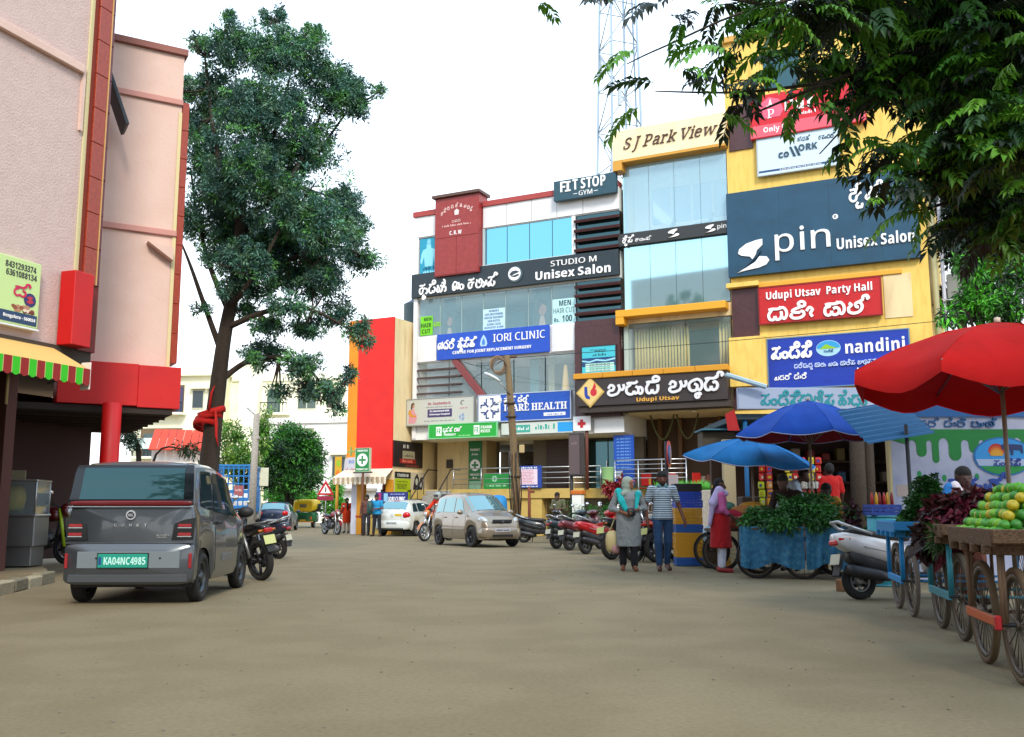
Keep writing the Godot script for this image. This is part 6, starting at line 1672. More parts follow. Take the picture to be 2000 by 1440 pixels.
func scooter(called: String, label: String, xf: Transform3D, col: String, lamp: String, lean := 0.1, group := "") -> Node3D:
	var v := thing(called, label, "scooter", xf * Transform3D(Basis(Vector3(0, 0, 1), lean), Vector3.ZERO), group)
	var pm := paint(col, col, 0.15)
	for z in [.6, -.66]: wheel(v, Vector3(0, .225, z), .225, .1, .135, 5, M.steel_dull, .05, .03)
	shell(v, "side_body", [[-.12, .52, .11, .13], [.05, .54, .17, .17], [.3, .58, .19, .17], [.55, .64, .18, .15], [.78, .70, .13, .11], [.9, .73, .07, .06]], pm, 18, 2.8)
	shell(v, "lower_body", [[-.1, .38, .1, .09], [.15, .4, .15, .13], [.5, .44, .15, .12], [.72, .52, .1, .08]], hx("26262a", 0.5), 14, 3.0)
	shell(v, "engine_case", [[.2, .26, .05, .07], [.4, .25, .07, .1], [.62, .24, .07, .1], [.72, .24, .04, .05]], hx("4c4c50", 0.5, 0.5), 12, 2.6, -.11)
	shell(v, "exhaust", [[.25, .26, .04, .05], [.4, .28, .07, .075], [.75, .34, .07, .075], [.84, .36, .05, .05]], hx("3c3c40", 0.45, 0.6), 12, 2.2, .14)
	shell(v, "seat", [[-.12, .73, .09, .04], [.0, .74, .14, .06], [.3, .75, .15, .06], [.55, .79, .14, .06], [.7, .81, .09, .04]], M.seat_black, 14, 3.0)
	bx(v, "floorboard", Vector3(0, .28, -.28), Vector3(.32, .07, .42), hx("232326", 0.6), .02)
	shell(v, "front_apron", [[-.42, .62, .19, .34], [-.5, .62, .2, .36], [-.58, .6, .17, .34], [-.64, .56, .1, .26]], pm, 16, 3.0)
	shell(v, "front_mudguard", [[-.48, .42, .08, .06], [-.62, .48, .09, .07], [-.8, .44, .07, .06], [-.9, .34, .05, .04]], pm, 12, 2.4)
	rod(v, "fork", [Vector3(.06, .225, -.66), Vector3(.06, .5, -.58)], .024, M.dark_metal); rod(v, "steering_column", [Vector3(0, .5, -.58), Vector3(0, .98, -.44)], .035, M.dark_metal)
	shell(v, "handlebar_cowl", [[-.34, 1.0, .12, .05], [-.44, 1.01, .2, .08], [-.54, 1.0, .16, .08], [-.6, .98, .08, .05]], pm, 14, 2.6)
	var s := st(); ball(s, Vector3(0, 1.0, -.58), Vector3(.09, .06, .04), 14, 7); obj(v, "headlamp", s, hx("b8bcc0", 0.08, 0.3))
	for sg in [-1, 1]:
		rod(v, "grip", [Vector3(sg * .18, 1.0, -.44), Vector3(sg * .34, 1.01, -.38)], .019, M.rubber)
		rod(v, "mirror_stem", [Vector3(sg * .2, 1.03, -.44), Vector3(sg * .28, 1.2, -.43)], .006, M.black, 5)
		s = st(); ball(s, Vector3(sg * .3, 1.23, -.43), Vector3(.065, .045, .014), 12, 6); obj(v, "mirror", s, M.chrome)
		bx(v, "tail_reflector", Vector3(sg * .09, .72, .8), Vector3(.05, .05, .16), mt("lamp_" + lamp, Color(lamp), 0.2), .015, Basis(Vector3.UP, -sg * .35))
		bx(v, "trim_line", Vector3(sg * .178, .56, .3), Vector3(.02, .012, .6), hx("8c8c90", 0.3, 0.6), .0, Basis(Vector3.RIGHT, -.22))
	bx(v, "tail_lamp", Vector3(0, .68, .9), Vector3(.16, .07, .05), mt("lamp_" + lamp, Color(lamp), 0.2), .02)
	rod(v, "grab_rail", [Vector3(-.14, .78, .45), Vector3(-.15, .86, .72), Vector3(-.08, .93, .86), Vector3(.08, .93, .86), Vector3(.15, .86, .72), Vector3(.14, .78, .45)], .02, hx("a8acb0", 0.3, 0.7), 8)
	bx(v, "mudguard", Vector3(0, .42, .86), Vector3(.16, .3, .02), M.black, .008, Basis(Vector3.RIGHT, -.35)); bx(v, "number_plate", Vector3(0, .48, .9), Vector3(.2, .13, .008), hx("b4b4a0", 0.5), .003, Basis(Vector3.RIGHT, -.25))
	rod(v, "centre_stand", [Vector3(-.1, .3, .3), Vector3(-.18, .02, .36)], .014, M.dark_metal, 6)
	return v
# where leaf masses stand: x, height, depth, half width, half height in metres
var TALL_CROWN := [[-7.24, 13.03, 24.00, 1.03, 0.80], [-5.77, 12.64, 23.50, 1.26, 0.82], [-7.91, 11.96, 24.60, 0.95, 1.06], [-6.16, 10.93, 23.20, 1.49, 1.18], [-4.85, 12.04, 24.30, 1.11, 1.02], [-4.12, 11.62, 24.00, 0.62, 0.71], [-7.91, 10.03, 24.00, 0.71, 1.16], [-6.56, 9.39, 23.00, 1.11, 1.05], [-5.41, 10.60, 24.60, 1.19, 0.92], [-5.61, 8.60, 23.40, 1.32, 0.94], [-7.60, 8.54, 24.50, 0.95, 1.05], [-4.46, 8.99, 24.40, 0.63, 0.76], [-4.53, 7.63, 23.20, 1.00, 0.62], [-3.94, 7.46, 24.30, 0.68, 0.42], [-5.93, 7.69, 24.90, 1.14, 0.74], [-6.68, 7.20, 23.30, 0.69, 0.56], [-4.95, 6.70, 24.20, 0.78, 0.47], [-5.48, 5.96, 23.20, 0.75, 0.35], [-4.51, 6.05, 24.40, 0.60, 0.47], [-3.85, 5.47, 24.00, 0.36, 0.39], [-3.69, 5.19, 24.00, 0.23, 0.23], [-6.27, 5.03, 24.50, 0.63, 0.47], [-5.13, 4.56, 23.50, 0.58, 0.43], [-4.54, 3.96, 23.80, 0.49, 0.46], [-4.31, 3.54, 24.00, 0.23, 0.18], [-5.82, 4.04, 24.40, 0.34, 0.24], [-8.20, 8.39, 24.00, 0.31, 0.71], [-6.13, 13.89, 24.00, 0.17, 0.31], [-7.41, 13.85, 24.00, 0.15, 0.33], [-8.34, 13.17, 24.00, 0.15, 0.31], [-8.05, 13.10, 24.00, 0.26, 0.32], [-6.46, 13.82, 24.00, 0.26, 0.28], [-5.24, 13.39, 24.00, 0.45, 0.36], [-8.35, 11.10, 24.60, 0.48, 0.79], [-8.53, 11.97, 24.00, 0.26, 0.39], [-3.46, 11.83, 24.00, 0.21, 0.18], [-7.98, 6.06, 24.00, 0.13, 0.10], [-7.66, 6.13, 24.00, 0.15, 0.15], [-6.04, 5.60, 24.00, 0.52, 0.18], [-5.13, 5.47, 24.00, 0.52, 0.18], [-4.08, 4.37, 24.00, 0.21, 0.39], [-6.57, 6.75, 24.40, 0.65, 0.45], [-6.96, 6.54, 23.50, 0.50, 0.38], [-6.06, 5.53, 23.60, 0.56, 0.25], [-7.62, 7.53, 24.30, 0.52, 0.44], [-5.16, 7.31, 24.50, 0.66, 0.39], [-5.33, 5.66, 24.30, 0.52, 0.26], [-6.41, 4.76, 23.60, 0.38, 0.28], [-5.17, 4.10, 24.40, 0.39, 0.29], [-6.86, 6.12, 24.60, 0.45, 0.29], [-7.00, 8.36, 24.80, 0.80, 0.67], [-6.19, 7.94, 24.30, 0.78, 0.52], [-5.83, 7.00, 24.60, 0.79, 0.40], [-6.27, 6.98, 23.20, 0.62, 0.45], [-7.29, 9.00, 23.40, 0.63, 0.75], [-4.58, 6.82, 23.60, 0.63, 0.35], [-5.69, 8.14, 25.00, 0.67, 0.54], [-6.28, 10.08, 24.90, 0.94, 0.80], [-4.04, 8.26, 24.00, 0.52, 0.52], [-7.13, 6.89, 25.00, 0.54, 0.40], [-4.78, 8.25, 23.10, 0.74, 0.62]]
var TALL_TRUNK := [Vector3(-7.46, -0.01, -24.00), Vector3(-7.47, 1.53, -24.00), Vector3(-7.43, 2.53, -24.00), Vector3(-7.32, 4.05, -24.00), Vector3(-7.21, 5.34, -24.00), Vector3(-6.99, 6.92, -24.00), Vector3(-6.92, 8.53, -24.00), Vector3(-6.75, 10.16, -24.00), Vector3(-6.55, 11.83, -24.00), Vector3(-6.34, 13.39, -24.00)]
var TALL_LIMBS := [[Vector3(-6.97, 7.05, -24.00), Vector3(-6.20, 8.21, -24.30), Vector3(-5.37, 9.93, -24.50), Vector3(-4.17, 11.68, -24.30)], [Vector3(-7.17, 5.60, -24.00), Vector3(-5.95, 5.97, -23.60), Vector3(-4.96, 5.99, -23.70), Vector3(-3.85, 5.41, -24.00)], [Vector3(-7.29, 4.24, -24.00), Vector3(-6.45, 4.86, -24.20), Vector3(-5.17, 4.62, -23.70), Vector3(-4.41, 3.77, -23.80)], [Vector3(-7.11, 6.00, -24.00), Vector3(-7.78, 7.29, -24.40), Vector3(-8.20, 8.68, -24.50), Vector3(-8.40, 9.90, -24.40)], [Vector3(-6.94, 8.26, -24.00), Vector3(-7.37, 9.61, -23.60), Vector3(-7.91, 11.64, -24.20), Vector3(-8.03, 12.82, -24.00)], [Vector3(-6.92, 8.39, -24.00), Vector3(-5.83, 8.80, -23.20), Vector3(-5.37, 10.45, -24.40), Vector3(-4.85, 11.97, -24.30)], [Vector3(-7.04, 6.66, -24.00), Vector3(-6.14, 7.36, -24.70), Vector3(-4.58, 7.58, -23.50), Vector3(-3.80, 7.51, -24.20)], [Vector3(-7.25, 4.95, -24.00), Vector3(-7.79, 6.17, -24.20), Vector3(-8.14, 7.19, -24.00), Vector3(-8.43, 7.85, -24.00)], [Vector3(-6.83, 9.48, -24.00), Vector3(-5.94, 10.61, -23.40), Vector3(-5.65, 12.34, -23.60)], [Vector3(-7.09, 6.13, -24.00), Vector3(-6.52, 6.49, -23.30), Vector3(-6.05, 7.27, -23.30), Vector3(-5.60, 8.34, -23.40)]]
var NEAR_CROWN := [[4.76, 5.61, 9.50, 0.77, 0.66], [4.62, 6.42, 10.30, 0.77, 0.44], [3.47, 6.18, 9.50, 0.66, 0.28], [5.47, 4.84, 10.40, 0.50, 0.67], [4.44, 4.68, 9.50, 0.31, 0.46], [4.00, 5.62, 10.00, 0.38, 0.32], [4.00, 4.40, 9.50, 0.11, 0.18], [2.80, 5.86, 8.90, 0.48, 0.19], [2.53, 6.54, 10.00, 0.48, 0.13], [2.70, 5.67, 9.50, 0.36, 0.10], [2.19, 5.61, 9.10, 0.18, 0.09], [3.49, 5.96, 10.10, 0.38, 0.22], [5.15, 4.07, 10.20, 0.27, 0.24], [4.14, 4.13, 9.50, 0.10, 0.09], [5.87, 5.75, 10.70, 0.63, 1.26], [3.89, 4.73, 9.50, 0.18, 0.15], [4.83, 6.58, 9.50, 1.12, 0.41], [3.71, 6.93, 10.10, 1.08, 0.27], [4.75, 4.32, 9.90, 0.32, 0.37], [4.61, 4.65, 8.90, 0.43, 0.62], [5.12, 4.09, 9.70, 0.31, 0.42], [5.20, 5.96, 10.90, 0.53, 0.64], [5.60, 6.32, 10.10, 0.54, 0.65], [4.58, 6.36, 10.80, 0.52, 0.46], [5.93, 6.67, 11.30, 0.73, 0.73], [5.56, 5.43, 11.50, 0.43, 0.62]]
var NEAR_TIPS := [[1.19, 5.63, 9.20, 0.10, 0.04], [1.41, 5.31, 9.20, 0.09, 0.03], [1.27, 5.07, 9.20, 0.06, 0.05], [1.10, 5.55, 9.20, 0.07, 0.04], [0.72, 6.16, 9.20, 0.09, 0.04], [0.25, 6.17, 9.20, 0.08, 0.03], [1.70, 5.99, 9.20, 0.12, 0.08], [1.96, 5.77, 9.20, 0.11, 0.07], [1.77, 5.44, 9.20, 0.09, 0.05], [2.19, 5.12, 9.20, 0.13, 0.08], [2.40, 5.26, 9.20, 0.11, 0.09], [2.11, 4.96, 9.20, 0.06, 0.06], [2.05, 5.36, 9.20, 0.09, 0.08], [2.85, 5.07, 9.20, 0.10, 0.07], [2.75, 4.96, 9.20, 0.07, 0.06], [3.24, 4.64, 9.20, 0.08, 0.04], [3.51, 4.04, 9.20, 0.08, 0.05], [3.16, 5.04, 9.20, 0.07, 0.07], [1.48, 6.17, 9.20, 0.09, 0.05], [0.98, 6.18, 9.20, 0.09, 0.04], [3.24, 4.56, 9.20, 0.07, 0.03], [3.65, 4.25, 9.20, 0.07, 0.08], [3.50, 4.72, 9.20, 0.10, 0.08], [3.82, 4.12, 9.20, 0.06, 0.05]]
var NEAR_LIMBS := [[Vector3(7.98, 5.18, -10.20), Vector3(6.44, 6.27, -10.00), Vector3(4.66, 6.05, -9.80), Vector3(3.31, 5.49, -9.60), Vector3(2.33, 5.07, -9.60)], [Vector3(6.44, 6.27, -10.00), Vector3(4.42, 6.69, -9.80), Vector3(2.70, 6.35, -9.60), Vector3(1.61, 5.89, -9.60), Vector3(1.20, 5.69, -9.60)], [Vector3(7.98, 5.18, -10.20), Vector3(6.10, 4.90, -10.10), Vector3(4.96, 4.44, -10.10), Vector3(3.97, 4.06, -9.60)], [Vector3(4.66, 6.05, -9.80), Vector3(3.80, 5.36, -9.80), Vector3(3.17, 4.71, -9.60)], [Vector3(2.70, 6.35, -9.60), Vector3(1.52, 6.52, -9.60), Vector3(0.27, 6.41, -9.60)], [Vector3(3.31, 5.49, -9.60), Vector3(2.40, 5.38, -9.60), Vector3(1.49, 5.39, -9.60)]]
var DARK_TREES := [[17.03, 11.63, 34.00, 1.64, 2.01], [19.48, 14.70, 36.00, 1.55, 3.87], [17.69, 15.08, 37.00, 1.19, 2.38], [16.70, 10.96, 35.00, 0.94, 1.69], [16.71, 13.06, 36.00, 0.50, 1.35], [17.63, 9.73, 34.00, 1.10, 1.10], [16.75, 8.83, 35.00, 0.94, 0.94]]
var FENCE_BUSH := [[12.08, 7.44, 25.00, 0.46, 0.48], [12.09, 6.46, 25.60, 0.47, 0.47], [12.95, 6.34, 25.00, 0.81, 0.67], [12.87, 6.98, 26.00, 0.56, 0.56], [13.54, 7.29, 25.50, 0.55, 0.55], [11.45, 6.00, 25.00, 0.27, 0.27]]
var ROUND_TREE := [[-12.97, 5.13, 58.00, 1.31, 1.12], [-13.76, 3.92, 57.00, 1.29, 1.35], [-11.93, 3.97, 58.00, 1.06, 1.25], [-12.76, 2.88, 57.00, 1.90, 1.04], [-13.82, 5.26, 59.00, 0.76, 0.95], [-12.20, 4.88, 58.00, 0.69, 0.81], [-14.26, 2.76, 58.00, 0.93, 0.75]]
var THIN_TREE := [[-15.59, 5.33, 54.00, 0.99, 1.04], [-14.74, 3.86, 53.00, 1.25, 1.02], [-14.05, 4.62, 54.00, 0.75, 1.33], [-16.01, 3.68, 55.00, 0.89, 1.00], [-13.67, 5.76, 54.00, 0.58, 0.99], [-14.70, 2.93, 54.00, 1.16, 0.75]]
var LOW_SHRUBS := [[-14.86, 1.93, 63.00, 1.15, 0.61], [-13.36, 1.87, 64.00, 1.03, 0.55], [-14.12, 1.44, 63.00, 1.69, 0.47], [-11.12, 0.95, 61.00, 0.59, 0.46], [-10.47, 1.27, 60.00, 0.45, 0.45], [-11.63, 1.43, 62.00, 0.53, 0.40], [-11.35, 2.25, 63.00, 0.47, 0.74]]
var YARD_TREE := [[-11.82, 3.33, 30.00, 0.32, 0.26], [-11.64, 3.08, 30.00, 0.29, 0.19], [-12.02, 3.55, 30.00, 0.23, 0.16], [-10.01, 2.89, 30.00, 0.26, 0.23]]
# ================================================================ plants
func leaf_mat(key: String) -> StandardMaterial3D:
	if M.has(key): return M[key]
	var m := mt(key, Color.WHITE, 0.5)
	m.vertex_color_use_as_albedo = true
	m.backlight_enabled = true
	m.backlight = Color(0.5, 0.55, 0.25)
	return m

# one folded leaf from a along dir
func leaf(s: SurfaceTool, a: Vector3, dir: Vector3, side: Vector3, ln: float, wd: float, bend := 0.25):
	var up := side.cross(dir).normalized()
	var mid := a + dir * ln * 0.45 + up * ln * 0.04
	var tip := a + dir * ln - up * ln * bend
	var l := mid + side * wd / 2 + up * wd * 0.22
	var r := mid - side * wd / 2 + up * wd * 0.22
	tri(s, a, l, mid); tri(s, a, mid, r); tri(s, l, tip, mid); tri(s, mid, tip, r)

func clump(sd: int, n: int, radius: float, ln: float, wd: float, hang := 0.2) -> ArrayMesh:
	var g := RandomNumberGenerator.new(); g.seed = sd
	var s := st()
	for i in n:
		var d := Vector3(g.randf_range(-1, 1), g.randf_range(-0.8, 1), g.randf_range(-1, 1)).normalized()
		var a := d * radius * g.randf_range(0.1, 0.9)
		var dir := (d + Vector3(g.randf_range(-.6, .6), -hang + g.randf_range(-.4, .4), g.randf_range(-.6, .6))).normalized()
		var side := dir.cross(Vector3(g.randf_range(-1, 1), 1, g.randf_range(-1, 1))).normalized()
		leaf(s, a, dir, side, ln * g.randf_range(0.7, 1.2), wd * g.randf_range(0.8, 1.2))
	return done(s)

# a hanging compound leaf: a stalk with two rows of drooping leaflets
func spray(sd: int, ln: float) -> ArrayMesh:
	var g := RandomNumberGenerator.new(); g.seed = sd
	var s := st()
	var n := 9
	for i in n:
		var t := (i + 0.6) / n
		var p := Vector3(ln * t, ln * (0.10 * sin(t * PI) - 0.28 * t * t), 0)
		for sg in [-1.0, 1.0]:
			var dir := Vector3(0.55 + g.randf_range(-.1, .15), -0.55 + g.randf_range(-.25, .2), sg * (0.7 + g.randf_range(-.2, .1))).normalized()
			var side := dir.cross(Vector3(0.2, 1, 0)).normalized()
			leaf(s, p, dir, side, 0.155 * g.randf_range(.75, 1.15), 0.052 * g.randf_range(.85, 1.15), 0.12)
	leaf(s, Vector3(ln, -ln * .28, 0), Vector3(.8, -.6, 0).normalized(), Vector3(0, 0, 1), 0.15, 0.05, 0.1)
	tube(s, [Vector3.ZERO, Vector3(ln * .5, ln * .04, 0), Vector3(ln, -ln * .28, 0)], [0.006, 0.005, 0.003], 4, false)
	return done(s)

# leaf clumps through the volume of the given masses, as one part
func foliage(parent: Node3D, called: String, mesh: Mesh, blobs: Array, per_area: float, tones: Array, sd: int, deep := 0.9, big := 1.0, free := true) -> MultiMeshInstance3D:
	var g := RandomNumberGenerator.new(); g.seed = sd
	var xs := []; var cs := []
	for b in blobs:
		var n := int(ceil(b[3] * b[4] * PI * per_area))
		var rz: float = deep * (b[3] + b[4]) / 2
		for i in n:
			var v := Vector3(g.randf_range(-1, 1), g.randf_range(-1, 1), g.randf_range(-1, 1))
			while v.length() > 1.0: v = Vector3(g.randf_range(-1, 1), g.randf_range(-1, 1), g.randf_range(-1, 1))
			v *= 0.55 + 0.5 * g.randf()
			var p := Vector3(b[0] + v.x * b[3], b[1] + v.y * b[4], -b[2] + v.z * rz)
			var bs: Basis
			if free: bs = Basis.from_euler(Vector3(g.randf_range(-.7, .7), g.randf() * TAU, g.randf_range(-.7, .7)))
			else: bs = Basis.from_euler(Vector3(g.randf_range(-.35, .35), g.randf() * TAU, g.randf_range(-.5, .3)))
			xs.append(Transform3D(bs.scaled(Vector3.ONE * big * g.randf_range(.7, 1.25)), p))
			var c: Color = tones[g.randi() % tones.size()]
			cs.append(c * g.randf_range(.75, 1.25))
	var mm := MultiMesh.new()
	mm.transform_format = MultiMesh.TRANSFORM_3D; mm.use_colors = true; mm.mesh = mesh
	mm.instance_count = xs.size()
	for i in xs.size():
		mm.set_instance_transform(i, xs[i]); mm.set_instance_color(i, Color(cs[i].r, cs[i].g, cs[i].b))
	var o := MultiMeshInstance3D.new(); o.name = called; o.multimesh = mm
	o.material_override = leaf_mat("leaf"); o.set_meta("kind", "stuff")
	parent.add_child(o, true)
	return o

func limb(parent: Node3D, pts: Array, r0: float, r1: float, m: Material, called := "limb"):
	var c := curve(pts, 5)
	var rr := []
	for i in c.size(): rr.append(lerpf(r0, r1, float(i) / (c.size() - 1)))
	rod(parent, called, c, rr, m, 9)

func plant_stem(parent: Node3D, blobs: Array, r: float):
	var x := 0.0; var d := 0.0; var lo := 99.0
	for b in blobs:
		x += b[0]; d += b[2]; lo = minf(lo, b[1] - b[4])
	x /= blobs.size(); d /= blobs.size()
	for b in blobs:
		limb(parent, [Vector3(x, 0, -d), Vector3(x * .7 + b[0] * .3, lo * .6 + b[1] * .4, -d * .7 - b[2] * .3), Vector3(b[0], b[1], -b[2])], r, r * .25, M.bark, "trunk")

func build_plants():
	var t := thing("tall_tree", "tall dark green tree with a red cloth tied round its leaning trunk", "tree")
	limb(t, TALL_TRUNK, 0.29, 0.03, M.bark, "trunk")
	for l in TALL_LIMBS: limb(t, l, 0.085, 0.02, M.bark)
	rng.seed = 77
	for b in TALL_CROWN:                 # twigs that carry the leaf masses
		var q := Vector3(b[0], b[1], -b[2])
		var best := q
		var bd := 1e9
		for l in TALL_LIMBS:
			for p in curve(l, 4):
				if p.distance_to(q) < bd: bd = p.distance_to(q); best = p
		for k in 3:
			var e: Vector3 = q + Vector3(rng.randf_range(-.7, .7) * b[3], rng.randf_range(-.6, .6) * b[4], rng.randf_range(-.4, .4))
			limb(t, [best, (best + e) / 2 + Vector3(0, -.08, 0), e], 0.035, 0.008, M.bark, "twig")
	var tones := [Color(.085, .22, .165), Color(.062, .17, .145), Color(.125, .25, .155), Color(.034, .10, .098), Color(.10, .30, .08)]
	foliage(t, "crown", clump(3, 34, 0.17, 0.15, 0.045), TALL_CROWN, 66.0, tones, 9, 0.8, 0.8)
	# a strip of cloth wound round the trunk, its end hanging free
	var cl := st()
	for k in 3:
		var ring := []
		for i in 19:
			var a := TAU * i / 18
			ring.append(Vector3(-7.55 + .06 * k + .30 * cos(a), 3.15 + .16 * k + .1 * sin(a + k), -23.98 + .30 * sin(a)))
		tube(cl, ring, .03, 6, true, 3.0)
	tube(cl, [Vector3(-7.26, 3.5, -23.7), Vector3(-7.2, 3.2, -23.62), Vector3(-7.18, 2.85, -23.6), Vector3(-7.12, 2.6, -23.6)], [.05, .09, .07, .02], 8, true, .4)
	tube(cl, [Vector3(-7.4, 3.5, -23.66), Vector3(-7.36, 3.9, -23.66), Vector3(-7.3, 4.1, -23.68)], [.07, .06, .02], 8, true, .4)
	obj(t, "red_cloth", cl, hx("b41006", 0.85))

	t = thing("overhanging_tree", "large leaved tree reaching over the street beside the booth", "tree")
	limb(t, [Vector3(8.2, 0, -10.2), Vector3(8.0, 2.5, -10.2), Vector3(7.6, 4.9, -10.2)], 0.34, 0.22, M.bark, "trunk")
	for i in NEAR_LIMBS.size(): limb(t, NEAR_LIMBS[i], 0.06 if i in [0, 2] else 0.022, 0.006, M.bark)
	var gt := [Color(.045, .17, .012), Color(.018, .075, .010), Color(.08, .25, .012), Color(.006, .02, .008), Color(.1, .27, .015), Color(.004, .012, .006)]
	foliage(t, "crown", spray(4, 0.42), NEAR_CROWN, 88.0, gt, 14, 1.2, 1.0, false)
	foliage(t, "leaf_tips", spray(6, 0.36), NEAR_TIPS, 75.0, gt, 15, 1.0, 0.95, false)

	# the crown goes on above the picture and shades the stalls
	foliage(t, "upper_crown", clump(17, 44, 0.5, 0.34, 0.1), [[6.5, 9.6, 10, 3.2, 1.0], [9.5, 11.6, 13.5, 3.0, 1.4], [5.6, 12.2, 15, 2.6, 1.0], [8.5, 8.2, 7, 2.8, 1.2], [5.5, 8.2, 7.0, 2.2, 1.0]], 9.0, gt, 16, 1.3)

	t = thing("dark_tree_row", "dark evergreen trees standing behind the yellow building's corner", "trees")
	t.set_meta("kind", "stuff")
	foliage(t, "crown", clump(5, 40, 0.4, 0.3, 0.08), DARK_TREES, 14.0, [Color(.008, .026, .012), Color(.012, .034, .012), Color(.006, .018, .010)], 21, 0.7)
	for q in [[16.2, 35], [18.5, 36], [15.4, 37]]: limb(t, [Vector3(q[0], 0, -q[1]), Vector3(q[0] + .3, 7, -q[1]), Vector3(q[0], 13, -q[1])], 0.3, 0.05, M.bark, "trunk")
	t = thing("leafy_bush", "bright green bush with fan shaped leaves rising behind the red parasol", "bush")
	foliage(t, "crown", clump(8, 30, 0.26, 0.24, 0.06), FENCE_BUSH, 30.0, [Color(.08, .42, .012), Color(.06, .3, .012), Color(.03, .12, .012), Color(.012, .035, .012)], 22, 0.8)
	plant_stem(t, FENCE_BUSH, 0.07)
	t = thing("round_tree", "dense round green tree in front of the white house", "tree")
	foliage(t, "crown", clump(9, 40, 0.42, 0.24, 0.09), ROUND_TREE, 20.0, [Color(.02, .13, .012), Color(.012, .08, .010), Color(.05, .22, .015), Color(.006, .034, .008)], 23, 0.9)
	plant_stem(t, ROUND_TREE, 0.12)
	t = thing("thin_tree", "pale green thin crowned tree in front of the cream apartments", "tree")
	foliage(t, "crown", clump(10, 30, 0.3, 0.22, 0.08), THIN_TREE, 12.0, [Color(.07, .20, .015), Color(.14, .28, .03), Color(.03, .12, .012)], 24, 0.9)
	plant_stem(t, THIN_TREE, 0.1)
	t = thing("verge_shrubs", "bright low shrubs along the far road edge", "shrubs"); t.set_meta("kind", "stuff")
	foliage(t, "leaves", clump(11, 36, 0.26, 0.22, 0.08), LOW_SHRUBS, 30.0, [Color(.07, .32, .012), Color(.04, .22, .012), Color(.12, .38, .04)], 25, 1.0)
	t = thing("yard_tree", "dark feathery tree seen under the pink building's overhang", "tree")
	foliage(t, "crown", clump(12, 30, 0.2, 0.2, 0.04), YARD_TREE, 40.0, [Color(.012, .05, .016), Color(.02, .07, .02)], 26, 0.9)
	plant_stem(t, YARD_TREE, 0.06)
	# trees of the park across the road, seen in the shop windows
	t = thing("park_trees", "park trees across the road from the shops", "trees"); t.set_meta("kind", "stuff")
	foliage(t, "crown", clump(13, 40, 0.6, 0.5, 0.2), [[-16, 6.0, -6, 4, 3.5], [-19, 7, 2, 4.5, 4], [-12, 6.5, -14, 4, 3.5], [-4, 7, -20, 4.5, 4], [6, 6.5, -22, 4.5, 4], [14, 7, -18, 4.5, 4], [-6.5, 8.5, -5, 2.6, 3.4], [7.5, 9, -4, 3, 3.4]], 7.0, [Color(.02, .07, .02), Color(.012, .04, .014)], 27, 0.9)
	for q in [[-16, -6], [-19, 2], [-12, -14], [-4, -20], [6, -22], [14, -18], [-6.5, -5], [7.5, -4]]: limb(t, [Vector3(q[0], 0, -q[1]), Vector3(q[0] + .3, 3.5, -q[1]), Vector3(q[0], 6, -q[1])], 0.3, 0.1, M.bark, "trunk")

	# potted plants before the restaurant
	var pl := thing("fern_plant", "arching green fern beside the restaurant railing", "plant", at(2.85, 0, 33.5))
	fronds(pl, 34, 1.5, 1.25, Color("2a7c1c"))
	var rp := thing("red_leaf_plant", "plant with deep red leaves behind the parked scooters", "plant", at(3.5, 0, 33.2))
	foliage(rp, "leaves", clump(15, 24, 0.16, 0.2, 0.09), [[0.0, 1.75, 0.0, .42, .22], [0.3, 1.95, 0, .2, .14]], 60.0, [Color(.32, .012, .012), Color(.2, .008, .012)], 31, 0.7)
	limb(rp, [Vector3.ZERO, Vector3(.02, .9, 0), Vector3(0, 1.7, 0)], 0.03, 0.015, M.bark, "stem")
	var fp := thing("broad_leaf_plant", "taller green plant between the red leaves and the blue banner", "plant", at(4.0, 0, 34.0))
	fronds(fp, 22, 2.3, 0.9, Color("1f5f18"))
	var pt := thing("planter", "long planter of bright grass behind the stacked crates", "planter", at(5.9, 0, 32.6, -0.46))
	ex(pt, "trough", -1.1, 1.1, 0.0, 1.72, -.25, .25, M.concrete, 0.02)
	var s := st()
	rng.seed = 3
	for i in 420:
		var a := Vector3(rng.randf_range(-1.1, 1.1), 1.7, rng.randf_range(-.22, .22))
		var dir := Vector3(rng.randf_range(-.5, .5), 1, rng.randf_range(-.4, .6)).normalized()
		leaf(s, a, dir, dir.cross(Vector3(0, .2, 1)).normalized(), rng.randf_range(.2, .42), .03, .3)
	obj(pt, "grass", s, hx("3c9018", 0.6)).set_meta("kind", "stuff")

func fronds(parent: Node3D, n: int, hgt: float, reach: float, col: Color):
	var g := RandomNumberGenerator.new(); g.seed = n
	for i in n:
		var a := TAU * i / n * 1.618 * 3.0
		var s := st()
		var prev := Vector3(0, hgt * .25, 0)
		var tip := Vector3(cos(a) * reach, hgt * g.randf_range(.45, .95), sin(a) * reach) * g.randf_range(.6, 1.0)
		var pk := Vector3(cos(a) * reach * .45, hgt * g.randf_range(.9, 1.15), sin(a) * reach * .45)
		for k in 9:
			var t := (k + 1) / 9.0
			var p := prev.lerp(pk, t).lerp(pk.lerp(tip, t), t)
			var d0 := (p - prev).normalized()
			for sg in [-1.0, 1.0]:
				var sd: Vector3 = d0.cross(Vector3.UP).normalized() * sg
				var dir: Vector3 = (sd + d0 * .6 + Vector3(0, -.3, 0)).normalized()
				leaf(s, p, dir, dir.cross(Vector3.UP).normalized(), .3 * (1.1 - t * .7), .05, .2)
			prev = prev if k == 0 else prev
		tube(s, [Vector3(0, 0, 0), Vector3(0, hgt * .25, 0), Vector3(0, hgt * .25, 0).lerp(pk, .5).lerp(pk.lerp(tip, .5), .5), tip], [.012, .01, .006, .002], 4, false)
		obj(parent, "frond", s, mt("frond_" + col.to_html(), col, 0.55))
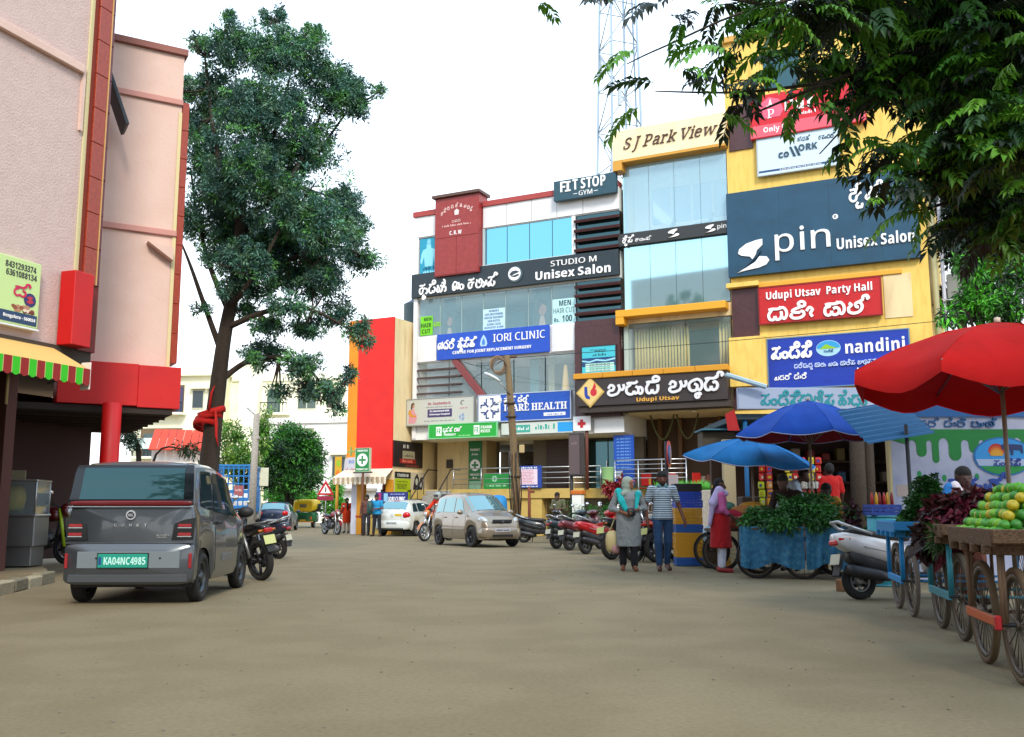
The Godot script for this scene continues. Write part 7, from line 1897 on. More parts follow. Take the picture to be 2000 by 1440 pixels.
# ================================================================ street furniture and goods
func build_street_things():
	var p := thing("utility_pole", "leaning brown utility pole with coiled cables before the clinic", "pole", at(0.08, 0, 36.0))
	rod(p, "mast", [Vector3(0.12, 0, 0), Vector3(0.06, 2.2, 0), Vector3(-.1, 4.6, 0), Vector3(-.27, 6.8, 0)], [.165, .15, .135, .115], M.weathered_pole, 14)
	rng.seed = 8
	for i in 7:
		var a := rng.randf() * TAU
		rod(p, "cable", [Vector3(.1 + .2 * cos(a), .5, .2 * sin(a)), Vector3(.08 + .24 * cos(a + .3), 1.6, .26), Vector3(.05 + .23 * cos(a + .5), 2.4, .24 * sin(a)), Vector3(.0 + .2 * cos(a + .2), 3.2, .22)], .022, [M.black, hx("4c4034"), hx("6c5030")][i % 3], 6)
	for k in 3:
		var ring := []
		for i in 17:
			var t := TAU * i / 16
			ring.append(Vector3(-.62 + .26 * cos(t) + .04 * k, 6.45 + .3 * sin(t) - .06 * k, .16 + .05 * k))
		rod(p, "cable_coil", ring, .03, hx("8c6434" if k == 0 else "5c4c3c"), 6)
	rod(p, "lamp_arm", [Vector3(-.14, 5.3, .12), Vector3(-.4, 5.6, .2), Vector3(-.62, 5.85, .25)], .025, M.steel_dull)
	var s := st(); hull(s, [[-.3, 0, .05, .04], [-.1, .02, .1, .06], [.2, .02, .11, .06], [.36, 0, .05, .03]], 12, 2.4)
	obj(p, "lamp_head", s, hx("c8d0d4", 0.3), Transform3D(Basis(Vector3.UP, PI / 2) * Basis(Vector3.RIGHT, .5), Vector3(-.85, 5.97, .27)))
	var lp := []
	for i in 13: lp.append(Vector3(-.1 - .8 * sin(PI * i / 12.0), 5.2 - .75 * sin(PI * i / 24.0) + .25 * i / 12.0, .2))
	rod(p, "slack_wire", lp, .012, hx("6c6c6c"), 5)
	bx(p, "junction_box", Vector3(.28, 3.3, .1), Vector3(.2, .3, .16), hx("a89468", 0.6), .02)
	for y in [2.3, 4.5, 5.0]: rod(p, "band", [Vector3(.05 - (y - 2.2) * .075, y - .03, 0), Vector3(.05 - (y - 2.2) * .075, y + .03, 0)], .215, hx("3c3024", 0.6), 14)
	rod(p, "crossarm", [Vector3(-.5, 6.72, 0), Vector3(.1, 6.76, 0)], .04, hx("5c4030", 0.8))
	for q in [[-8, 9.0, -70], [30, 9.5, -30], [-2.5, 8.4, -44]]:
		var w := []
		for i in 9:
			var t := i / 8.0
			w.append(Vector3(-.27, 6.7, 0).lerp(Vector3(q[0], q[1] - .5, q[2] + 36), t) - Vector3(0, 1.2 * t * (1 - t), 0))
		rod(p, "overhead_wire", w, .012, M.black, 4)
	p = thing("concrete_post", "slim concrete lamp post among the trees", "post", at(-10.6, 0, 40.0))
	rod(p, "mast", [Vector3(0, 0, 0), Vector3(.06, 5.0, 0)], [.17, .12], M.concrete, 10)
	bx(p, "bracket", Vector3(.05, 4.0, 0), Vector3(.36, .12, .2), M.concrete, .02)
	rod(p, "lamp_arm", [Vector3(.06, 4.9, 0), Vector3(-.35, 5.25, 0)], .03, M.steel_dull)
	p = thing("garden_lamp", "white capped lamp on a yellow post beside the corner shop", "lamp", at(-8.3, 0, 46.5))
	rod(p, "post", [Vector3.ZERO, Vector3(0, 2.5, 0)], .07, hx("b88a28", 0.7)); s = st(); lathe(s, [[.01, .26], [.2, .12], [.36, 0], [.34, -.02], [.01, -.01]], 18); obj(p, "cap", s, hx("c8c8c8", 0.5), at(0, 2.5, 0))
	p = thing("warning_sign", "red bordered triangular road sign on the verge", "road sign", at(-10.45, 0, 55.0))
	rod(p, "post", [Vector3.ZERO, Vector3(0, 2.2, 0)], .035, M.steel_dull)
	plate(p, "red_plate", [-.48, 1.9, .48, 1.9, 0, 2.72], .04, .06, hx("b81420", 0.4)); plate(p, "white_field", [-.3, 2.0, .3, 2.0, 0, 2.5], .06, .065, M.white)
	plate(p, "symbol", [-.03, 2.06, .03, 2.06, .04, 2.3, -.02, 2.36], .065, .07, M.black); bx(p, "name_strip", Vector3(0, 1.72, .05), Vector3(.9, .24, .02), hx("8c1c38", 0.5))
	p = thing("parking_sign", "round red and blue street sign turned edge on beside the striped shirt man", "road sign", at(4.15, 0, 26.2, 1.25))
	rod(p, "post", [Vector3.ZERO, Vector3(0, 2.9, 0)], .05, M.dark_metal)
	s = st(); lathe(s, [[.001, .012], [.36, .012], [.37, 0], [.36, -.012], [.001, -.012]], 26, Transform3D(Basis(Vector3.RIGHT, PI / 2), Vector3(0, 2.55, .07))); obj(p, "red_ring", s, hx("a81420", 0.4))
	s = st(); lathe(s, [[.001, .005], [.27, .005], [.27, -.005], [.001, -.005]], 26, Transform3D(Basis(Vector3.RIGHT, PI / 2), Vector3(0, 2.55, .09))); obj(p, "blue_field", s, hx("1c4484", 0.4))
	bx(p, "white_plate", Vector3(0, 1.86, .06), Vector3(.5, .3, .012), hx("c8b8b8", 0.5), .0, Basis(Vector3.UP, -1.1)); bx(p, "small_yellow_sign", Vector3(-.35, 1.82, -.4), Vector3(.2, .16, .02), hx("b88c14", 0.5))
	p = thing("hanging_sign_post", "dark upright sign box on a thin post before the terrace railing", "sign", at(2.1, 0, 34.5, -0.9))
	rod(p, "post", [Vector3.ZERO, Vector3(0, 3.0, 0)], .06, M.dark_metal); bx(p, "sign_box", Vector3(.28, 3.0, 0), Vector3(.62, 1.5, .22), hx("2c2428", 0.5), .02); bx(p, "sign_face", Vector3(.28, 3.0, .112), Vector3(.54, 1.36, .012), hx("5c4848", 0.5)); fine(p, .28, 3.4, .4, .1, hx("8c7474"), .12)
	p = thing("gate_pillar", "white gate pillar with an orange cap beside the scooters", "pillar", at(2.25, 0, 33.4, -0.46))
	bx(p, "shaft", Vector3(0, .8, 0), Vector3(.32, 1.6, .32), M.white_wall, .01); bx(p, "cap", Vector3(0, 1.66, 0), Vector3(.4, .14, .4), hx("c0641c", 0.6), .02)
	p = thing("iron_stake", "rusty iron stake with a hook before the yellow plinth", "post", at(.62, 0, 35.3)); rod(p, "bar", [Vector3.ZERO, Vector3(0, 1.9, 0)], .05, hx("6c3420", 0.8)); bx(p, "hook", Vector3(.1, 1.72, 0), Vector3(.2, .08, .06), hx("6c3420", 0.8), .01)
	p = thing("display_cooler", "small glass display box standing on the terrace edge", "display box", fac(2.5, 1.3, 0.9))
	bx(p, "cabinet", Vector3(0, .2, 0), Vector3(1.1, .5, .5), hx("34383c", 0.4), .02); bx(p, "glass_lid", Vector3(0, .48, 0), Vector3(1.12, .04, .52), M.pane, .01); bx(p, "red_tray", Vector3(.2, .3, .26), Vector3(.24, .2, .03), hx("a8343c", 0.5)); bx(p, "stand", Vector3(0, -.65, 0), Vector3(1.0, 1.3, .4), M.plinth_yellow, .02)
	p = thing("blue_tarpaulin", "bright blue tarpaulin bundle beside the leaning pole", "tarpaulin", at(-.5, 0, 34.8)); shell(p, "cloth", [[.3, .8, .2, .6], [.1, .85, .34, .75], [-.2, .82, .32, .74], [-.4, .7, .2, .6]], hx("1474b0", 0.7), 16, 4.5)
	p = thing("plastic_bin", "pale green plastic bin standing by the restaurant steps", "bin", fac(9.45, 2.0, 0.3)); s = st(); lathe(s, [[.2, 0], [.26, .75], [.28, .78], [.25, .78], [.2, .1]], 18); obj(p, "tub", s, hx("8cb87c", 0.5))
	for i in 3:
		p = thing("red_chair", "red plastic chair behind the restaurant railing", "chair", fac(10.6 + i * 1.15, 1.0, -0.9) * Transform3D(Basis(Vector3.UP, .5 * i), Vector3.ZERO), "red chairs at the restaurant")
		bx(p, "seat", Vector3(0, .95, 0), Vector3(.44, .05, .42), hx("9c1414", 0.5), .02); bx(p, "backrest", Vector3(0, 1.3, -.2), Vector3(.44, .5, .05), hx("9c1414", 0.5), .02)
		for q in [[-1, -1], [1, -1], [-1, 1], [1, 1]]: rod(p, "leg", [Vector3(q[0] * .22, 0, q[1] * .2), Vector3(q[0] * .17, .95, q[1] * .16)], .02, M.steel)
	p = thing("steel_counter", "stainless steel food counter with a glass case under the awning", "counter", at(-8.85, 0.115, 16.9, 0.12))
	bx(p, "base", Vector3(0, .2, 0), Vector3(1.4, .36, .62), M.steel_dull, .01); bx(p, "body", Vector3(0, .6, .02), Vector3(1.5, .5, .7), M.steel_dull, .012); bx(p, "worktop", Vector3(0, .87, .02), Vector3(1.54, .04, .74), M.steel, .008)
	bx(p, "glass_case", Vector3(0, 1.17, .36), Vector3(1.5, .55, .012), M.pane); bx(p, "glass_case", Vector3(.745, 1.17, .02), Vector3(.012, .55, .68), M.pane); bx(p, "case_roof", Vector3(0, 1.46, .02), Vector3(1.52, .03, .72), M.steel, .006)
	for q in [[-.74, .36], [.74, .36], [.74, -.32]]: rod(p, "case_post", [Vector3(q[0], .88, q[1]), Vector3(q[0], 1.45, q[1])], .012, M.steel)
	for q in [[-.6, -.25], [.6, -.25], [-.6, .25], [.6, .25]]: rod(p, "foot", [Vector3(q[0], 0, q[1]), Vector3(q[0], .04, q[1])], .03, M.black)
	shell(p, "yellow_bag", [[.25, 1.15, .2, .2], [.0, 1.18, .26, .24], [-.2, 1.1, .18, .2]], hx("8c7c1c", 0.6), 12, 2.4, .2); s = st(); ball(s, Vector3(.12, 1.05, .2), Vector3(.17, .17, .14)); obj(p, "pink_tub", s, hx("8c3458", 0.5)); bx(p, "menu_card", Vector3(.1, 1.56, -.2), Vector3(.5, .18, .03), hx("7c7458", 0.6))
	# crates in a tower, from the road up
	var tones := ["14509c", "c08a14", "c08a14", "c08a14", "14509c", "c08a14", "c08a14", "1c44b4", "1c44b4", "2a2624"]
	var names := ["blue crate at the foot of the crate tower", "yellow crate second from the ground in the tower", "yellow crate third from the ground in the tower", "yellow crate fourth from the ground in the tower", "blue crate halfway up the tower between yellow ones", "yellow crate just above the middle blue one", "upper yellow crate below the two bright blue crates", "lower of the two bright blue crates near the tower top", "upper of the two bright blue crates near the tower top", "black crate on top of the crate tower"]
	for i in 10:
		var c := thing("plastic_crate", names[i], "crate", at(3.44 + .008 * sin(i * 2.0), i * .158, 19.3, .02 * sin(i * 3.0)), "plastic crates stacked in a tower")
		crate(c, Vector3(0, .01, 0), hx(tones[i], 0.5), .5, .155, .36)
	var oc := thing("plastic_crate", "single yellow crate lying on the ground behind the girl in pink", "crate", at(3.93, 0, 18.9, .2)); crate(oc, Vector3(0, .01, 0), hx("c08a14", 0.5), .36, .16, .3)
	var bag := thing("woven_bag", "white and pale blue woven bag beside the crates", "bag", at(3.78, .45, 18.6)); shell(bag, "sack", [[.12, .14, .14, .14], [0, .16, .19, .18], [-.12, .14, .15, .14]], hx("a8c0cc", 0.7), 14, 3.0); shell(bag, "blue_print", [[.13, .17, .1, .06], [.14, .17, .1, .05]], hx("2c84c0", 0.6), 12, 2.4); bx(bag, "stool", Vector3(0, -.22, 0), Vector3(.34, .44, .26), M.wood_old, .01)
	p = thing("road_brick", "loose brown brick lying by the white scooter's wheel", "brick", at(4.42, 0, 13.3, .3)); bx(p, "block", Vector3(0, .08, 0), Vector3(.14, .16, .1), hx("6c4c30", 0.9), .012)

# ================================================================ carts, parasols, produce
func pushcart(label: String, xf: Transform3D, deck: Material, frame: Material, tyre_in: String) -> Node3D:
	var c := thing("pushcart", label, "cart", xf)
	for i in 7: bx(c, "deck_plank", Vector3(.66, .88, -.54 + i * .18), Vector3(1.62, .03, .17), deck, .006)
	for z in [-1, 1]: bx(c, "deck_rim", Vector3(.66, .915, z * .64), Vector3(1.66, .09, .03), deck, .006)
	for x in [-.16, 1.48]: bx(c, "deck_rim", Vector3(x, .905, 0), Vector3(.03, .11, 1.25), deck, .006)
	for i in 4: bx(c, "joist", Vector3(.66, .83, -.48 + i * .32), Vector3(1.6, .07, .06), deck, .006)
	for i in 4: bx(c, "joist_end", Vector3(-.17, .83, -.48 + i * .32), Vector3(.05, .06, .055), deck, .006)
	for x in [0.0, 1.3]:
		for z in [-.44, .44]:
			var w := wheel(c, Vector3(x, .36, z), .36, .05, .318, 18, hx("5c5248", 0.5, 0.6), .03, .006)
			w.get_child(0).material_override = hx(tyre_in, 0.9)
			rod(c, "axle", [Vector3(x - .1, .36, z), Vector3(x + .1, .36, z)], .014, M.dark_metal, 6)
			for q in [-.07, .07]: rod(c, "strut", [Vector3(x + q, .36, z), Vector3(x + q, .82, z)], .013, frame, 6)
	for x in [-.09]:
		bx(c, "lower_bar", Vector3(x, .36, 0), Vector3(.03, .07, .88), frame, .006)
		for z in [-.3, .3]: rod(c, "upright", [Vector3(x, .36, z * 1.46), Vector3(x, .84, z * 1.46)], .016, frame, 6)
	rod(c, "brace", [Vector3(0, .36, -.44), Vector3(1.3, .36, -.44)], .014, frame, 6); rod(c, "brace", [Vector3(0, .36, .44), Vector3(1.3, .36, .44)], .014, frame, 6)
	return c

func parasol(label: String, xf: Transform3D, r: float, drop: float, top: Material, under: Material, hang := 0.2, pole_h := 2.4, tilt := Basis()):
	var t := thing("parasol", label, "parasol", xf)
	var n := 8
	var cn := Node3D.new(); cn.name = "canopy"; cn.transform = Transform3D(tilt, Vector3(0, pole_h, 0)); t.add_child(cn)
	for k in n:
		var a0 := TAU * k / n; var a1 := TAU * (k + 1) / n
		for side in 2:
			var s := st(); s.set_smooth_group(0)
			var g := []
			for i in 8:
				var f := i / 7.0
				var row := []
				for j in 7:
					var u := j / 6.0
					var a := lerpf(a0, a1, u)
					var sag := 1.0 - .12 * sin(PI * u) * f * f
					var y := -drop * (0.35 * f + 0.65 * f * f) - .09 * sin(PI * u) * f * (1.0 - .55 * f) - side * .012
					row.append(Vector3(cos(a) * r * f * sag, y, sin(a) * r * f * sag))
				g.append(row)
			if hang > 0:
				var row := []
				for j in 7:
					var u := j / 6.0
					var p: Vector3 = g[7][j]
					var hh := hang * (0.55 + .45 * sin(PI * u))
					row.append(Vector3(p.x * 1.005, p.y - hh, p.z * 1.005))
				g.append(row)
			for i in g.size() - 1:
				for j in 6:
					if side == 0: quad(s, g[i][j], g[i][j + 1], g[i + 1][j + 1], g[i + 1][j])
					else: quad(s, g[i][j + 1], g[i][j], g[i + 1][j], g[i + 1][j + 1])
			if side == 0 and hang < .1: rod(cn, "edge_piping", g[-1], .008, hx("a8b8d8", 0.7), 5)
			obj(cn, "panel" if side == 0 else "lining", s, top if side == 0 else under)
		rod(cn, "seam", [Vector3(0, .004, 0), Vector3(cos(a0) * r * .35, -drop * (.35 * .35 + .65 * .35 * .35) + .003, sin(a0) * r * .35), Vector3(cos(a0) * r * .7, -drop * (.35 * .7 + .65 * .49) + .003, sin(a0) * r * .7), Vector3(cos(a0) * r, -drop + .003, sin(a0) * r)], .006, top, 5)
		rod(cn, "rib", [Vector3(0, -.03, 0), Vector3(cos(a0) * r * .5, -drop * .34 - .02, sin(a0) * r * .5), Vector3(cos(a0) * r, -drop - .02, sin(a0) * r)], .009, M.steel_dull, 5)
		rod(cn, "stretcher", [Vector3(0, -drop * 1.3, 0), Vector3(cos(a0) * r * .5, -drop * .34 - .02, sin(a0) * r * .5)], .007, M.steel_dull, 5)
	rod(t, "pole", [Vector3(0, 0, 0), Vector3(0, pole_h, 0)], .022, hx("8c7c6c", 0.5, 0.3)); rod(cn, "finial", [Vector3(0, 0, 0), Vector3(0, .05, 0)], .03, hx("c8b8a8", 0.5))

func cloth(key_: String, col: String, glow: Color) -> StandardMaterial3D:
	if M.has("cloth_" + key_): return M["cloth_" + key_]
	var m := mt("cloth_" + key_, Color.WHITE, 0.9)
	m.albedo_texture = noise_tex(0.012, [Color(col).darkened(.12).to_html(), col, Color(col).lightened(.07).to_html()], [0.0, .5, 1.0], 95, 5, 256)
	m.backlight_enabled = true; m.backlight = glow
	m.heightmap_enabled = true; m.heightmap_scale = 0.5
	m.heightmap_texture = noise_tex(0.012, ["000000", "ffffff"], [], 91, 3)
	m.uv1_triplanar = true; m.uv1_scale = Vector3.ONE / 1.2
	return m

func build_stalls():
	var turn := -0.222
	var blue := pushcart("sky blue pushcart of tomatoes, limes and coriander beside the white scooter", at(4.2, 0, 10.62, turn), hx("1478b4", 0.6), hx("1a84c4", 0.5), "6c645c")
	var teal := pushcart("pushcart with teal bars carrying dark red amaranth leaves", at(3.87, 0, 8.77, turn), M.wood_old, hx("2c7c8c", 0.5), "4c4438")
	var wood := pushcart("old wooden pushcart heaped with green sweet limes", at(3.29, 0, 6.72, turn), M.wood_old, hx("6c5440", 0.7), "5c4a34")
	bx(wood, "orange_bar", Vector3(-.115, .37, 0), Vector3(.02, .06, .84), hx("b04c14", 0.5), .004); bx(wood, "red_end", Vector3(-.12, .37, .43), Vector3(.04, .09, .06), hx("a81418", 0.5), .008)
	# sweet limes built up in layers
	var s := st(); ball(s, Vector3.ZERO, Vector3(.0385, .036, .0385), 12, 8)
	var fm := done(s)
	rng.seed = 44
	var tones := ["4c9c14", "58a818", "3c8c18", "70ac1c", "2f7c1c"]
	var count := 0
	for l in 6:
		var nx := 13 - l
		var nz := 15 - l
		for i in nx:
			for j in nz:
				var edge: bool = i < 2 or j < 1 or j > nz - 2
				if (not edge and l < 5) or i > 7 or count >= 298: continue
				var x: float = -.11 + l * .046 + i * .0775 + rng.randf_range(-.013, .013)
				var z: float = (j - (nz - 1) / 2.0) * .0785 + rng.randf_range(-.013, .013)
				var ripe := rng.randf() < (.04 if l < 2 else .22)
				var o := MeshInstance3D.new(); o.name = numbered("sweet_lime"); o.mesh = fm
				o.material_override = fruit_mat("b8a418" if ripe else tones[rng.randi() % 5])
				add_child(o)
				o.transform = wood.transform * Transform3D(Basis.from_euler(Vector3(rng.randf() * 6, rng.randf() * 6, 0)), Vector3(x, .93 + l * .058 + rng.randf_range(-.008, .008), z))
				o.set_meta("label", "green sweet lime in the heap on the wooden pushcart" if not ripe else "yellowing sweet lime in the heap on the wooden pushcart")
				o.set_meta("category", "fruit"); o.set_meta("group", "sweet limes heaped on the wooden cart")
				count += 1
	# blue cart: tomatoes, small limes, a pale cauliflower, a tall bunch of coriander
	for i in 46:
		var t := i / 46.0
		var row := i % 9
		var o := MeshInstance3D.new(); o.name = numbered("tomato"); o.mesh = fm; o.material_override = fruit_mat("b81c10" if i % 5 else "c8501c"); add_child(o)
		var l := i / 18
		o.transform = blue.transform * Transform3D(Basis().scaled(Vector3.ONE * .85), Vector3(-.05 + (i % 6) * .066 + l * .03, .93 + l * .05, .5 - (i / 6 % 3) * .066 - l * .03 - .06 * (i % 2) * 0))
		o.set_meta("label", "ripe red tomato in the pile on the blue pushcart"); o.set_meta("category", "tomato"); o.set_meta("group", "tomatoes on the blue cart")
	for i in 40:
		var o := MeshInstance3D.new(); o.name = numbered("green_gourd"); o.mesh = fm; o.material_override = fruit_mat(["8ca81c", "a8a820", "78a018"][i % 3]); add_child(o)
		var l := i / 20
		o.transform = blue.transform * Transform3D(Basis().scaled(Vector3(.8, .8, 1.3)), Vector3(-.04 + (i % 5) * .07 + l * .03, .93 + l * .055, .24 - (i / 5 % 4) * .085))
		o.set_meta("label", "yellow green vegetable beside the tomatoes on the blue pushcart"); o.set_meta("category", "vegetable"); o.set_meta("group", "yellow green vegetables on the blue cart")
	var cf := thing("white_bowl", "upturned white bowl on the tomatoes", "bowl", blue.transform * Transform3D(Basis(Vector3(1, 0, .4).normalized(), .5), Vector3(.28, 1.1, .34))); s = st(); lathe(s, [[.001, .06], [.06, .055], [.1, .02], [.105, 0], [.001, .0]], 18); obj(cf, "shell", s, hx("d8d8d8", 0.4))
	var g := [Color(.02, .11, .012), Color(.014, .07, .012), Color(.03, .15, .02)]
	var cor := thing("coriander_bunch", "tall bunch of fresh coriander standing on the blue pushcart", "herbs", blue.transform)
	foliage(cor, "leaves", clump(41, 40, .06, .05, .03), [[.12, 1.12, -.42, .14, .2], [.2, 1.3, -.4, .13, .14], [.02, .98, -.46, .12, .12]], 520.0, g, 51, .9)
	var am := thing("amaranth_heap", "heap of dark red amaranth leaves on the teal barred pushcart", "leafy vegetables", teal.transform)
	foliage(am, "leaves", clump(42, 22, .09, .13, .075), [[.25, 1.03, 0, .40, .16], [.05, .96, .1, .3, .15], [.6, 1.05, -.1, .4, .16], [-.14, .82, .1, .10, .18], [.2, 1.12, .2, .3, .1]], 190.0, [Color(.06, .010, .014), Color(.03, .008, .010), Color(.13, .014, .035), Color(.02, .01, .008)], 52, 1.1)
	foliage(am, "stems", clump(43, 14, .06, .1, .02), [[-.16, .8, -.35, .08, .12]], 300.0, [Color(.03, .08, .015)], 53, .8)
	var mint := thing("mint_heap", "dark herbs lying behind the sweet limes", "herbs", wood.transform)
	foliage(mint, "leaves", clump(44, 30, .08, .07, .03), [[1.1, 1.06, .1, .3, .1], [1.25, 1.05, -.3, .2, .1]], 160.0, [Color(.015, .03, .008), Color(.03, .04, .012)], 54, 1.4)
	# parasols
	parasol("large red parasol over the fruit carts", at(4.62, 0, 9.1), 1.36, .52, cloth("red", "c80404", Color(.75, .05, .03)), cloth("red", "c80404", Color(.75, .05, .03)), .2, 2.84, Basis(Vector3(0, 0, 1), -.04))
	parasol("royal blue parasol with a red lining over the green vegetables", at(5.05, .0, 16.5), 1.24, .58, cloth("blue", "0c4cb4", Color(.05, .2, .6)), cloth("red_lining", "8c1420", Color(.4, .04, .05)), .04, 2.92, Basis(Vector3(0, 0, 1), .0))
	parasol("tilted sky blue parasol behind the royal blue one", at(4.5, .0, 18.3), 1.24, .42, cloth("sky", "1478bc", Color(.1, .4, .7)), cloth("red_lining", "8c1420", Color(.4, .04, .05)), .05, 2.42, Basis(Vector3(0, 0, 1), -.09) * Basis(Vector3.RIGHT, .1))
	# draped vegetable cart
	var vc := thing("vegetable_cart", "vegetable cart hung with faded blue tarpaulin and heaped with greens", "cart", at(4.62, 0, 16.0, -.3))
	for i in 8: bx(vc, "deck_plank", Vector3(0, .78, -.44 + i * .125), Vector3(1.7, .03, .115), M.wood_old, .005)
	for q in [[-.62, .42], [.1, .42], [-.62, -.42], [.62, -.42]]:
		wheel(vc, Vector3(q[0], .33, q[1]), .33, .05, .29, 18, hx("5c5248", 0.5, 0.6), .03, .006, PI / 2 + .3)
		rod(vc, "strut", [Vector3(q[0], .33, q[1]), Vector3(q[0], .77, q[1])], .016, M.dark_metal, 6)
	for part in 2:
		s = st(); s.set_smooth_group(0)
		var x0: float = [-.86, .14][part]; var x1: float = [.12, .9][part]
		var grid := []
		for i in 9:
			var row := []
			for j in 25:
				var u := j / 24.0
				var f := i / 8.0
				row.append(Vector3(lerpf(x0, x1, u), .82 - f * (.62 + .05 * sin(u * 9.0 + part)), .5 + (.02 + .05 * f) * sin(u * (19.0 + part * 6.0) + f * 1.2 + part) + .05 * f + .03 * part))
			grid.append(row)
		for i in 8:
			for j in 24: quad(s, grid[i][j], grid[i][j + 1], grid[i + 1][j + 1], grid[i + 1][j])
		obj(vc, "tarpaulin", s, M.tarp)
	for q in [-.86, .92]:
		s = st(); s.set_smooth_group(0)
		for j in 10:
			var z0 := -.45 + j * .1; var z1 := z0 + .1
			quad(s, Vector3(q + .02 * sin(j * 2.0), .82, z0), Vector3(q + .02 * sin(j * 2.0 + 2), .82, z1), Vector3(q + .05 * sin(j * 2.0 + 2), .22, z1), Vector3(q + .05 * sin(j * 2.0), .22, z0))
		obj(vc, "tarpaulin", s, M.tarp)
	var gh := thing("greens_heap", "heap of fresh leafy greens on the draped vegetable cart", "leafy vegetables", vc.transform)
	foliage(gh, "leaves", clump(45, 30, .09, .09, .035), [[-.5, .96, -.2, .36, .17], [0, 1.0, -.15, .4, .2], [.45, 1.02, -.2, .36, .2], [.2, 1.2, .2, .5, .14], [-.75, .86, -.35, .16, .12], [-.3, .86, -.5, .4, .1], [.3, .86, -.5, .4, .1]], 170.0, g, 55, 1.1)
	foliage(gh, "red_leaves", clump(46, 22, .08, .09, .04), [[.86, .95, -.2, .2, .18], [.8, .8, -.4, .14, .14]], 170.0, [Color(.08, .012, .03), Color(.04, .01, .014)], 56, 1.0)
	foliage(gh, "side_greens", clump(47, 26, .09, .08, .03), [[1.3, 1.0, -.2, .34, .14], [1.05, .72, -.45, .12, .2]], 170.0, g, 57, 1.0)
	# handcart of sacks behind the girl
	var hc := thing("sack_cart", "handcart piled with red, pink and yellow sacks behind the girl in pink", "cart", at(4.05, 0, 18.0, .1))
	bx(hc, "deck", Vector3(.1, .72, 0), Vector3(1.1, .05, .7), M.wood_old, .01)
	for q in [[-.36, .36], [.5, .36], [-.3, -.4]]: wheel(hc, Vector3(q[0], .34, q[1]), .34, .045, .3, 18, hx("4c463c", 0.5, 0.6), .03, .006, 1.15)
	for q in [[-.4, .3], [.55, .3], [-.4, -.3], [.55, -.3]]: rod(hc, "strut", [Vector3(q[0], .34, q[1]), Vector3(q[0], .7, q[1])], .016, M.dark_metal, 6)
	var cols := [["b85c48", -.1, .86, .3], ["b01838", -.05, .98, .2], ["c8902c", .3, 1.12, .1], ["b04860", .25, .9, .3], ["5c9c88", -.15, 1.12, -.1], ["b87840", .1, 1.05, .2]]
	for q in cols: shell(hc, "sack", [[q[3] - .2, q[2], .08, .05], [q[3] - .1, q[2], .19, .1], [q[3] + .1, q[2], .2, .11], [q[3] + .2, q[2], .1, .06]], hx(q[0], 0.75), 12, 2.6, q[1])

func fruit_mat(c: String) -> StandardMaterial3D:
	var k := "fruit_" + c
	if M.has(k): return M[k]
	var m := mt(k, Color(c), 0.45)
	m.albedo_color = Color.WHITE
	m.albedo_texture = noise_tex(0.03, [Color(c).darkened(.25).to_html(), c, Color(c).lightened(.12).to_html()], [0.0, .5, 1.0], 71, 3, 128)
	m.uv1_triplanar = true; m.uv1_scale = Vector3.ONE * 8.0
	return m
